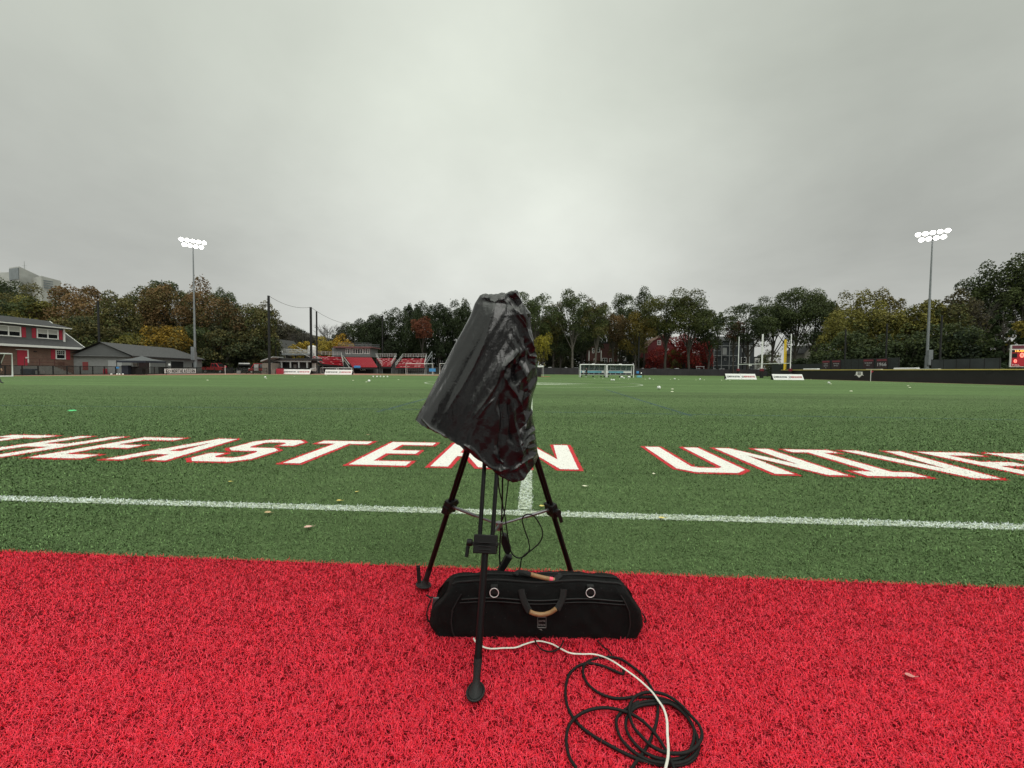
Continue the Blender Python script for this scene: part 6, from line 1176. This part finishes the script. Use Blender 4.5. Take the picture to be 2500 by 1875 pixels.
# ---- team shelters
def shelter(px0, px1, Y, lab, seed):
    x0, x1 = XA(px0, Y), XA(px1, Y); r = thing('team_shelter', ((x0+x1)/2, Y, 0), lab, 'team shelter', 'white-framed team shelters'); h = 2.35; D = 1.2; n = 5; g = MB()
    for x in (x0, x1): g.tube([(x, Y, 0), (x, Y, h)], .075, 8).tube([(x, Y, h), (x, Y+D*.7, h), (x, Y+D, h-.5), (x, Y+D, 0)], .05, 6)
    g.tube([(x0, Y, h), (x1, Y, h)], .085, 8).beam((x0, Y+D, .45), (x1, Y+D, .45), .07).beam((x0, Y+D, 1.25), (x1, Y+D, 1.25), .07).build('frame', M_wf, r)
    g = MB()
    for i in range(1, n+1): x = x0+(x1-x0)*i/n-.1; g.tube([(x, Y+.1, h-.03), (x, Y+D*.7, h-.05), (x, Y+D, h-.5), (x, Y+D, .1)], .05, 6)
    g.build('rib', M_alu, r); MB().prism([Vector((x0, Y, h-.02)), Vector((x0, Y+D*.7, h-.02)), Vector((x0, Y+D, h-.5)), Vector((x0, Y+D, h-1.05)), Vector((x0, Y+D-.02, h-1.05)), Vector((x0, Y+D-.02, h-.5)), Vector((x0, Y+D*.7-.01, h-.05)), Vector((x0, Y, h-.05))], (x1-x0, 0, 0)).build('clear_cover', mat('smoked_cover', (.10, .14, .14), .2, alpha=.45), r)
    MB().box(x0+.1, x1-.1, Y+D-.14, Y+D-.06, .82, 1.16).build('backrest_panel', M_cyan, r); MB().box(x0+.1 if seed else x0+.5, x0+1.0 if seed == 0 else x0+.5, Y+D-.17, Y+D-.145, .84, 1.14).box(x1-(.6 if seed == 0 else 1.6), x1-.12, Y+D-.17, Y+D-.145, .84, 1.14).build('white_panel', M_board, r)
    MB().box(x0+.05, x1-.05, Y+.5, Y+D-.2, .42, .50).build('seat', M_alu, r); w = MB()
    for x in (x0+.2, x0+2.4, x0+3.9, x1-.3): w.tube([(x, Y+.05, .14), (x, Y+.2, .14)], .14, 10)
    w.build('wheel', M_tire, r)['kind'] = 'stuff'; MB().box((x0+x1)/2-.2, (x0+x1)/2+.3, Y+.2, Y+.6, h+.08, h+.2).build('roof_vent', M_board, r)
    return x0, x1
shelter(1417, 1480, 72, 'left of the two white-framed team shelters', 0); shelter(1482.5, 1547, 72, 'right of the two white-framed team shelters', 1)
tbx = thing('drinks_table', (XA(1565, 74), 74, 0), 'folding table with blue cooler right of the team shelters', 'table'); bx('table_top', M_black, tbx, XA(1549, 74), XA(1572, 74), 73.8, 74.6, .70, .75)
for px in (1550, 1571): bx('leg', M_black, tbx, XA(px, 74)-.03, XA(px, 74)+.03, 74, 74.06, 0, .7)
bx('cooler', M_blue, None, XA(1554.5, 74), XA(1560, 74), 74, 74.4, .752, 1.2, bevel=.03, label='pale blue drinks cooler standing on the folding table', category='cooler'); bx('blue_crate', M_cyan, None, XA(1556, 73), XA(1567, 73), 73, 73.5, .01, .36, bevel=.03, label='pale blue crate on the grass under the folding table', category='crate'); q = at(1566.5, 909, 74); MB().tube([(q.x, 74.2, .752), (q.x, 74.2, 1.0)], [.17, .03], 8).build('white_bag', M_board, label='small white peaked bag on the folding table', category='bag')
# ---- tents
def tent(px0, px1, Y, pa, pe, lab, m, dep=3, valance=None):
    x0, x1 = XA(px0, Y), XA(px1, Y); xm = (x0+x1)/2; ze = ZA(px0, pe, Y); za = ZA(px0, pa, Y); r = thing('canopy_tent', (xm, Y+dep/2, 0), lab, 'tent'); ap = Vector((xm, Y+dep/2, za)); cs_ = [Vector(v) for v in ((x0, Y, ze), (x1, Y, ze), (x1, Y+dep, ze), (x0, Y+dep, ze))]; b = MB(); kk = [c.lerp(ap, .55)-Vector((0, 0, .10)) for c in cs_]
    b.add(cs_+kk+[ap], [(0, 1, 5, 4), (1, 2, 6, 5), (2, 3, 7, 6), (3, 0, 4, 7), (4, 5, 8), (5, 6, 8), (6, 7, 8), (7, 4, 8)]); b.build('canopy', m, r); v = MB()
    for i in range(4): p, q = cs_[i], cs_[(i+1) % 4]; v.prism([p, q, q-ez_*.28, p-ez_*.28], Vector((0, .015, 0)) if i % 2 == 0 else Vector((.015, 0, 0)))
    v.build('valance', valance or m, r)
    for c in cs_: MB().beam((c.x, c.y, 0), (c.x, c.y, ze), .06).build('leg', M_alu if m is M_black else M_black, r)
    return r
tn = tent(285, 358, 57, 868, 880, 'grey canopy tent with dark gear beneath, before the grey shed', M_gcan, 3.2, M_navy)
tent(1276, 1327, 72, 884, 892, 'black canopy tent partly hidden by the camera cover', M_black, 3, M_board)
def clutter(name, px0, px1, Y, pt, m, lab, cat, d=.6, bev=.04, z0=0): return bx(name, m, None, XA(px0, Y), XA(px1, Y), Y, Y+d, z0, ZA(px0, pt, Y), bevel=bev, label=lab, category=cat)
clutter('equipment_case', 296, 312, 57.5, 892, M_navy, 'dark navy case under the left of the grey tent', 'case'); clutter('equipment_case', 314, 328, 58, 895, M_black, 'black case in the middle under the grey tent', 'case'); clutter('equipment_case', 330, 346, 57.6, 899, M_black, 'black low case under the right of the grey tent', 'case'); clutter('grey_screen', 325, 334, 58.4, 887, M_gt, 'pale grey upright panel under the grey tent', 'panel', .1, 0)
clutter('blue_jacket', 283, 289, 56.4, 895.5, M_blue, 'bright blue jacket hanging on the rail by the tent', 'jacket', .15, .03, .9); clutter('red_cooler', 251, 256, 60.8, 900, mat('bright_red', (.45, .02, .05), .5), 'red and white cooler drum by the black pole', 'cooler', .4); clutter('gear_pile', 48, 76, 49.5, 900, M_navy, 'dark blue gear pile beside the left soccer goal', 'gear', .8, .1); clutter('grey_box', 85, 98, 49, 905, M_cblk, 'grey box by the rail fence before the brick house', 'box', .5)
clutter('black_bins', 386, 400, 67.5, 895.5, M_black, 'black bins left of the white fence banner', 'bin', .9, .06); clutter('white_drum', 410, 414, 69, 888, M_board, 'white round heater top behind the fence banner', 'drum', .3, .1, 1.4); clutter('stone_block', 577, 585, 76, 905, M_cblk, 'grey block beside the short rail fence', 'block', .4); clutter('dark_pad', 1311, 1321, 72.5, 907, M_black, 'black case under the black tent', 'case', .6); 
sheet('red_mat', [(XA(1306, 73), 72), (XA(1344, 73), 72), (XA(1344, 73), 76), (XA(1306, 73), 76)], mat('orange_red_mat', (.45, .06, .035), .8), .006); clutter('blue_banner', 864, 880, 100.5, 892.5, M_blue, 'blue banner hung on the wall under the press box', 'banner', .05, 0, 1.5); clutter('blue_sign', 1047.5, 1063, 94, 899.5, M_blue, 'blue box at the foot of the white portable goal', 'box', .3, 0, .7)
# CAA on the padded wall
qq = at(886, 905, 103); A_w = Vector((XA(770, 100), 100, 0)); B_w = Vector((XA(1320, 127), 127, 0)); dw = (B_w-A_w).normalized(); nw = Vector((dw.y, -dw.x, 0)); d_ = ray(886, 905); t_ = (A_w.x*dw.y-A_w.y*dw.x)/(d_.x*dw.y-d_.y*dw.x); pw_ = Vector((d_.x*t_, d_.y*t_, .98)); cb2 = MB(); put2d(cb2, tv, tf, pw_+nw*.08, dw, ez_); cb2.build('wall_lettering', M_board, label='white CAA lettering on the black wall under the bleachers', category='lettering')
# ---- vehicles
def car(px0, px1, Y, m, lab, kind='sedan', z0=0, name='parked_car', face=1, h=None):
    x0, x1 = XA(px0, Y), XA(px1, Y); L = x1-x0; r = thing(name, ((x0+x1)/2, Y, z0), lab, 'car' if kind != 'pickup' else 'pickup truck', 'cars parked beyond the far fence' if Y > 125 else None); H = h or {'sedan': 1.45, 'suv': 1.75, 'pickup': 1.85, 'van': 2.1}[kind]; W_ = 1.85
    body = {'sedan': [(0, .35), (0, .62), (.04, .72), (.30, .80), (.62, .80), (.97, .70), (1, .55), (1, .3)], 'suv': [(0, .35), (0, .6), (.03, .64), (.3, .66), (.68, .64), (.97, .58), (1, .5), (1, .28)], 'van': [(0, .3), (0, .5), (.5, .52), (.8, .5), (.98, .46), (1, .28)], 'pickup': [(0, .35), (0, .60), (.38, .60), (.38, .62), (.70, .62), (.97, .57), (1, .5), (1, .3)]}[kind]
    cab = {'sedan': [(.16, .78), (.30, .99), (.58, 1), (.76, .78)], 'suv': [(.02, .62), (.06, .97), (.60, 1), (.76, .62)], 'van': [(.01, .5), (.04, .98), (.70, 1), (.88, .5)], 'pickup': [(.38, .61), (.40, .98), (.62, 1), (.76, .61)]}[kind]
    def X(t): return x0+L*t if face > 0 else x1-L*t
    b = MB().prism([Vector((X(t), Y, z0+H*z)) for t, z in body], (0, W_, 0)).build('body', m, r, bevel=.05)
    cm = MB(); k = .16; A_ = [Vector((X(t), Y+(.02 if i in (0, 3) else k), z0+H*z)) for i, (t, z) in enumerate(cab)]; B2_ = [Vector((X(t), Y+W_-(.02 if i in (0, 3) else k), z0+H*z)) for i, (t, z) in enumerate(cab)]
    cm.add(A_+B2_, [(0, 1, 2, 3), (7, 6, 5, 4), (0, 4, 5, 1), (1, 5, 6, 2), (2, 6, 7, 3)]).build('cabin', m, r, bevel=.03); g = MB(); cc_ = sum((p for p in A_), Vector())/4
    def ins(p, f): return cc_.lerp(p, f)+Vector((0, 0, 0))
    q = [ins(p, .84) for p in A_]; m1, m2 = q[0].lerp(q[3], .48), q[1].lerp(q[2], .45); off = Vector((0, -.03, 0)); q = [p+off for p in q]; m1 += off; m2 += off; e = Vector((.05, 0, 0))*(1 if face > 0 else -1); g.add([q[0], q[1], m2-e, m1-e, m1+e, m2+e, q[2], q[3]], [(0, 1, 2, 3), (4, 5, 6, 7)])
    w1 = [A_[3], A_[2], B2_[2], B2_[3]]; c_ = sum(w1, Vector())/4; o2 = Vector((.03*(1 if face > 0 else -1), 0, .02)); g.add([c_.lerp(p, .86)+o2 for p in w1], [(0, 1, 2, 3)]); g.build('side_window', M_dgl, r)
    for t in (.17, .81):
        w = MB().tube([(X(t), Y-.02, z0+.36), (X(t), Y+.22, z0+.36)], .36, 16).build('wheel', M_tire, r); MB().tube([(X(t), Y-.04, z0+.36), (X(t), Y-.02, z0+.36)], .2, 12).build('rim', M_alu, w)
    MB().box(X(.985)-.06, X(.985)+.06, Y+.05, Y+.4, z0+H*.44, z0+H*.53).build('headlight', M_board, r)
    return r
M_cr = mat('car_red', (.30, .010, .014), .3, coat=.4, var=.04); M_cw = mat('car_white', (.68, .69, .70), .3, coat=.3, var=.04); M_cs = mat('car_silver', (.30, .31, .33), .3, coat=.3, var=.05); M_cd = mat('car_dark', (.02, .021, .025), .3, coat=.3, var=.05)
pk = car(492, 548, 82, M_cr, 'red pickup truck with a snow plough left of the corner flag', 'pickup', name='pickup_truck', h=2.15); MB().prism([at(545, 899, 81.8), at(551, 897, 81.8), at(553, 911, 81.8), at(546, 912, 81.8)], (0, 2.2, 0)).build('snow_plough', M_black, pk)
car(606, 648, 84, M_cr, 'red van by the short rail fence left of the dugout', 'van', name='parked_van', face=-1, h=2.2); MB().box(XA(621, 83.9), XA(631, 83.9), 83.8, 83.95, .6, 2.0).build('grey_panel', M_gt, [o for o in SC.objects if o.name == 'parked_van'][0])
car(566, 612, 98, M_cs, 'silver car behind the black trailer rack', 'sedan'); rk_ = thing('trailer_rack', (XA(590, 92), 92, 0), 'black trailer rack with a pale top strip before the silver car', 'trailer'); bx('top_rack', M_black, rk_, XA(582, 92), XA(612, 92), 92, 94, 1.7, 2.1); bx('pale_strip', M_board, rk_, XA(583.5, 92), XA(610, 92), 91.9, 91.98, 2.12, 2.4); bx('bed', M_black, rk_, XA(580, 92), XA(613, 92), 92, 94, .5, .8)
for px in (582, 611): bx('post', M_black, rk_, XA(px, 92)-.06, XA(px, 92)+.06, 92.02, 92.14, 0, 1.7)
Yc2 = 133.5
for a, c, m_, kd, lab, f in ((1332, 1352, M_cw, 'sedan', 'white car behind the far fence right of the black tent', -1), (1376, 1390, M_cs, 'sedan', 'small silver car behind the far fence near the pale trunks', 1), (1401, 1417, M_cs, 'suv', 'grey car behind the far fence left of the team shelters', 1), (1486, 1508, M_cw, 'sedan', 'white car seen through the right team shelter', 1), (1563, 1577, M_cd, 'sedan', 'dark car behind the far fence right of the team shelters', 1),
                            (1591, 1609, M_cs, 'suv', 'silver car below the red gambrel house', 1), (1619, 1638, M_cd, 'suv', 'dark car behind the far fence below the red house corner', -1), (1646, 1664, M_cw, 'sedan', 'white car below the bright red maple', 1), (1737, 1751, M_cs, 'sedan', 'pale car at the left foot of the grey triple-decker', -1), (1756, 1778, M_cs, 'sedan', 'silver sedan below the grey triple-decker balconies', 1), (1820, 1842, M_cs, 'suv', 'grey car between the goalpost uprights', -1), (1848, 1880, M_cw, 'sedan', 'white sedan behind the middle goalpost', 1)):
    car(a, c, Yc2, m_, lab, kd, z0=.75, face=f, h=1.7)
tr = car(1696, 1720, Yc2, M_cw, 'white pickup truck with a ladder rack behind the far fence', 'pickup', z0=.75, face=-1); MB().beam((XA(1699, Yc2), Yc2, 3.1), (XA(1719, Yc2), Yc2, 3.1), .16).beam((XA(1700, Yc2), Yc2, 1.9), (XA(1700, Yc2), Yc2, 3.1), .1).beam((XA(1718, Yc2), Yc2, 1.9), (XA(1718, Yc2), Yc2, 3.1), .1).build('ladder_rack', M_wf, tr)
# ---- balls and marker discs
ballm = bpy.data.materials.new('ball_skin'); ballm.use_nodes = True; t = ballm.node_tree; b_ = t.nodes['Principled BSDF']; v_ = t.nodes.new('ShaderNodeTexVoronoi'); v_.inputs['Scale'].default_value = 8; tcn = t.nodes.new('ShaderNodeTexCoord'); t.links.new(tcn.outputs['Object'], v_.inputs['Vector'])
cr2 = t.nodes.new('ShaderNodeValToRGB'); cr2.color_ramp.interpolation = 'CONSTANT'; cr2.color_ramp.elements[0].color = (.02, .02, .02, 1); cr2.color_ramp.elements[1].position = .26; cr2.color_ramp.elements[1].color = (.80, .82, .78, 1); t.links.new(v_.outputs['Distance'], cr2.inputs[0]); t.links.new(cr2.outputs[0], b_.inputs['Base Color']); b_.inputs['Roughness'].default_value = .35
ball0 = None; G_B = 'soccer balls lying about the field'
def ball(px, pyb, lab, R=.11):
    global ball0
    g_ = G(px, pyb)
    if ball0 is None:
        m_ = MB().sphere((0, 0, R), R, 16, 10); ball0 = m_.build('soccer_ball', ballm, label=lab, category='ball', group=G_B); ball0.location = g_; return
    o = ball0.copy(); COL.objects.link(o); o.location = g_; o['label'] = lab; o.rotation_euler = (0, 0, px); return
for a in ((1608.5, 950.5, 'nearest soccer ball, black and white, alone right of the centre circle'), (647.6, 923.2, 'soccer ball alone below the tallest net pole'), (901, 933, 'soccer ball alone in front of the row of five'), (911, 921.4, 'leftmost ball in the row of five before the bleachers'), (920.4, 921.4, 'second ball from the left in the row of five before the bleachers'), (929.2, 921.4, 'middle ball of the row of five before the bleachers'), (936.8, 921.5, 'fourth ball from the left in the row of five before the bleachers'), (945.9, 921.6, 'rightmost ball in the row of five before the bleachers'),
          (272, 915.6, 'leftmost ball of the four before the grey tent'), (286, 915.7, 'second ball from the left before the grey tent'), (292, 915.7, 'third ball from the left before the grey tent'), (300, 915.7, 'rightmost ball of the four before the grey tent'), (1493, 930, 'left ball of the touching pair before the team shelters'), (1498.6, 930, 'right ball of the touching pair before the team shelters'), (1523.5, 924.8, 'white ball before the right team shelter among bags'),
          (1585.8, 926.3, 'ball between two marker discs right of the folding table'), (1647, 926.8, 'ball between two marker discs below the red house'), (1709, 928, 'ball between two marker discs below the white pickup'), (1772, 928, 'ball at the left foot of the right white boards'), (2023.6, 937, 'ball on the grass right of the last white board')): ball(*a)
disc0 = None
def disc(px, py, lab, m=None):
    global disc0
    g_ = G(px, py)
    if disc0 is None or m:
        b = MB(); n = 18; vs_ = []; 
        for R, z in ((.08, .0), (.075, .01), (.04, .028), (.032, .028), (.07, .006)): vs_ += [(R*math.cos(2*math.pi*i/n), R*math.sin(2*math.pi*i/n), z) for i in range(n)]
        b.add(vs_, [(k*n+i, k*n+(i+1) % n, (k+1)*n+(i+1) % n, (k+1)*n+i) for k in range(4) for i in range(n)], True); o = b.build('marker_disc', m or mat('disc_cream', (.78, .76, .60), .5, var=.05), label=lab, category='marker disc', group='marker discs on the field'); o.location = g_
        if not m: disc0 = o
        return
    o = disc0.copy(); COL.objects.link(o); o.location = g_; o['label'] = lab
disc(176, 1003, 'green marker disc on the turf far left', mat('disc_green', (.08, .60, .20), .5))
for a in ((650, 924.6, 'cream disc just right of the ball below the net pole'), (506.6, 928.2, 'cream disc below the red pickup'), (718.4, 918.8, 'cream disc below the left white boards'), (796, 917, 'cream disc left of the second white boards'), (862, 928.8, 'cream disc left of the nearer single ball'), (894.4, 932.6, 'cream disc touching the nearer single ball'), (973, 927.2, 'cream disc below the rightmost bleachers'), (1452, 924.2, 'cream disc, left of three before the left shelter'), (1462.5, 922.6, 'cream disc, middle of three before the left shelter'), (1472, 924.4, 'cream disc, right of three before the left shelter'),
          (1513, 925.2, 'cream disc at the left of the white bags'), (1533.5, 925.4, 'cream disc at the right of the white bags'), (1575, 925.8, 'cream disc left of the first spaced ball'), (1595, 926.2, 'cream disc right of the first spaced ball'), (1636.6, 926.8, 'cream disc left of the second spaced ball'), (1657, 926.8, 'cream disc right of the second spaced ball'), (1699.3, 927.6, 'cream disc left of the third spaced ball'), (1719.4, 927.6, 'cream disc right of the third spaced ball'), (1761.5, 928.3, 'cream disc left of the ball by the white boards'), (1782, 928.5, 'cream disc right of the ball by the white boards'),
          (1641.5, 950, 'cream disc right of the nearest soccer ball'), (1641, 956.4, 'cream disc just below another, right of the nearest ball'), (1979.9, 926, 'first of seven discs in a row near the outfield wall'), (1991, 926, 'second of seven discs in a row near the outfield wall'), (2001.8, 926, 'third of seven discs in a row near the outfield wall'), (2011.8, 926.5, 'fourth of seven discs in a row near the outfield wall'), (2022.6, 927, 'fifth of seven discs in a row near the outfield wall'), (2033.5, 927, 'sixth of seven discs in a row near the outfield wall'), (2044.8, 927.2, 'last of seven discs in a row near the outfield wall'),
          (2028.5, 937.4, 'cream disc touching the ball near the outfield wall'), (2078, 955, 'long pale disc alone on the right of the field'), (2217, 942, 'cream disc below the right floodlight, upper one'), (2221, 946, 'cream disc below the right floodlight, lower one')): disc(*a)
for a, lab in ((1518, 'left white bag on the grass before the right shelter'), (1535.5, 'right white bag on the grass before the right shelter')):
    g_ = G(a, 922.5); MB().sphere((g_.x, g_.y, .13), .28, 12, 6, .5).build('white_bag', M_board, label=lab, category='bag')
# ---- people
def person(loc, rz, J, lab, skin, shirt, trou, shoe, hair, hgt=1.78):
    """J: joints in body space (x forward, y left, z up, metres)"""
    names = list(J); edges = [('pelvis', 'chest'), ('chest', 'neck'), ('neck', 'head'), ('head', 'crown')]
    for s in 'lr': edges += [('pelvis', 'hip_'+s), ('hip_'+s, 'knee_'+s), ('knee_'+s, 'ankle_'+s), ('ankle_'+s, 'toe_'+s), ('chest', 'sho_'+s), ('sho_'+s, 'elb_'+s), ('elb_'+s, 'wri_'+s), ('wri_'+s, 'hand_'+s)]
    rad = {'pelvis': .135, 'chest': .15, 'neck': .06, 'head': .095, 'crown': .075, 'hip': .095, 'knee': .062, 'ankle': .042, 'toe': .035, 'sho': .062, 'elb': .045, 'wri': .03, 'hand': .028}
    me = bpy.data.meshes.new('p'); me.from_pydata([J[n_] for n_ in names], [(names.index(a), names.index(b_)) for a, b_ in edges], []); ob = bpy.data.objects.new('p', me); COL.objects.link(ob)
    md = ob.modifiers.new('s', 'SKIN'); md.use_smooth_shade = True; sv = me.skin_vertices[0].data
    for i, n_ in enumerate(names): r_ = rad[n_.split('_')[0]]; sv[i].radius = (r_, r_*(.72 if n_ in ('chest', 'pelvis') else 1)); sv[i].use_root = (n_ == 'pelvis')
    ob.modifiers.new('u', 'SUBSURF').levels = 2; dg_ = bpy.context.evaluated_depsgraph_get(); nm = bpy.data.meshes.new_from_object(ob.evaluated_get(dg_)); bpy.data.objects.remove(ob)
    for q in (skin, shirt, trou, shoe): nm.materials.append(q)
    for p in nm.polygons:
        c = p.center; z = c.z; p.use_smooth = True
        hd = min((Vector(J[k])-c).length for k in ('hand_l', 'hand_r')) < .1
        fz = min((Vector(J['ankle_'+s])-c).length for s in 'lr') < .09 or min((Vector(J['toe_'+s])-c).length for s in 'lr') < .12
        p.material_index = 3 if fz else 0 if (z > J['neck'][2]-.02 or hd) else 1 if z > J['pelvis'][2] else 2
    o = bpy.data.objects.new('person', nm); COL.objects.link(o); o.location = loc; o.rotation_euler = (0, 0, rz); props(o, lab, 'person'); ORG[o.as_pointer()] = Vector()
    hb = MB(); c = Vector(J['head']).lerp(Vector(J['crown']), .45); hb.sphere(c+Vector((-.018, 0, .02)), .112, 12, 8, 1.0).build('hair', hair, o)
    nb_ = MB(); f = Vector(J['head']); nb_.add([f+Vector(v) for v in ((.085, -.014, .0), (.085, .014, 0), (.118, 0, -.008), (.088, 0, .045))], [(0, 1, 2), (0, 2, 3), (2, 1, 3)]); nb_.build('nose', skin, o)
    for s in 'lr':   # fingers and thumb
        w_ = Vector(J['wri_'+s]); h_ = Vector(J['hand_'+s]); d = (h_-w_).normalized(); sd2 = Vector((1, 0, 0)); fb_ = MB()
        for k in range(4): st_ = h_+sd2*((k-1.5)*.018); L = (.065, .075, .07, .055)[k]; fb_.tube([st_, st_+d*L*.5, st_+d*L*.85+Vector((.0, .012 if s == 'r' else -.012, 0))], [.009, .008, .006], 6)
        th_ = w_+d*.03+sd2*.03; fb_.tube([th_, th_+d*.035+sd2*.02, th_+d*.06+sd2*.018], [.010, .009, .007], 6); fb_.build('fingers', skin, o)
    return o
M_skin = mat('skin', (.40, .24, .17), .5, var=.05); M_hair = mat('dark_hair', (.02, .014, .01), .7); M_trk = mat('black_tracksuit', (.012, .012, .016), .75, var=.2); M_shoe = mat('white_shoe', (.6, .6, .6), .5); M_bsh = mat('black_boot', (.012, .012, .012), .5)
stand = dict(pelvis=(0, 0, .96), chest=(.01, 0, 1.32), neck=(.01, 0, 1.50), head=(.03, 0, 1.63), crown=(.02, 0, 1.72), hip_l=(0, .10, .90), knee_l=(.06, .11, .50), ankle_l=(-.02, .12, .08), toe_l=(.14, .13, .03), hip_r=(0, -.10, .90), knee_r=(.10, -.11, .50), ankle_r=(.12, -.12, .08), toe_r=(.28, -.13, .03), sho_l=(0, .19, 1.42), elb_l=(-.04, .24, 1.14), wri_l=(.10, .22, .93), hand_l=(.13, .21, .86), sho_r=(0, -.19, 1.42), elb_r=(-.02, -.25, 1.14), wri_r=(.12, -.20, .95), hand_r=(.15, -.18, .88))
person(Vector((XA(1432, 71), 71, 0)), math.radians(200), stand, 'person in a black tracksuit and white shoes standing before the left team shelter', M_skin, M_trk, M_trk, M_shoe, M_hair)
walk = dict(stand); walk.update(knee_r=(.34, -.11, .56), ankle_r=(.62, -.12, .16), toe_r=(.80, -.12, .11), knee_l=(-.06, .11, .52), ankle_l=(-.32, .12, .16), toe_l=(-.20, .13, .05), wri_l=(.08, .22, .94), hand_l=(.10, .22, .87), elb_r=(-.16, -.24, 1.16), wri_r=(-.20, -.24, .92), hand_r=(-.20, -.24, .85))
g_ = G(-6, 938); person(Vector((g_.x-.12, g_.y, -.02)), math.radians(-8), walk, 'person striding in black kit and boots, only one leg inside the left edge', M_skin, M_trk, M_trk, M_bsh, M_hair)
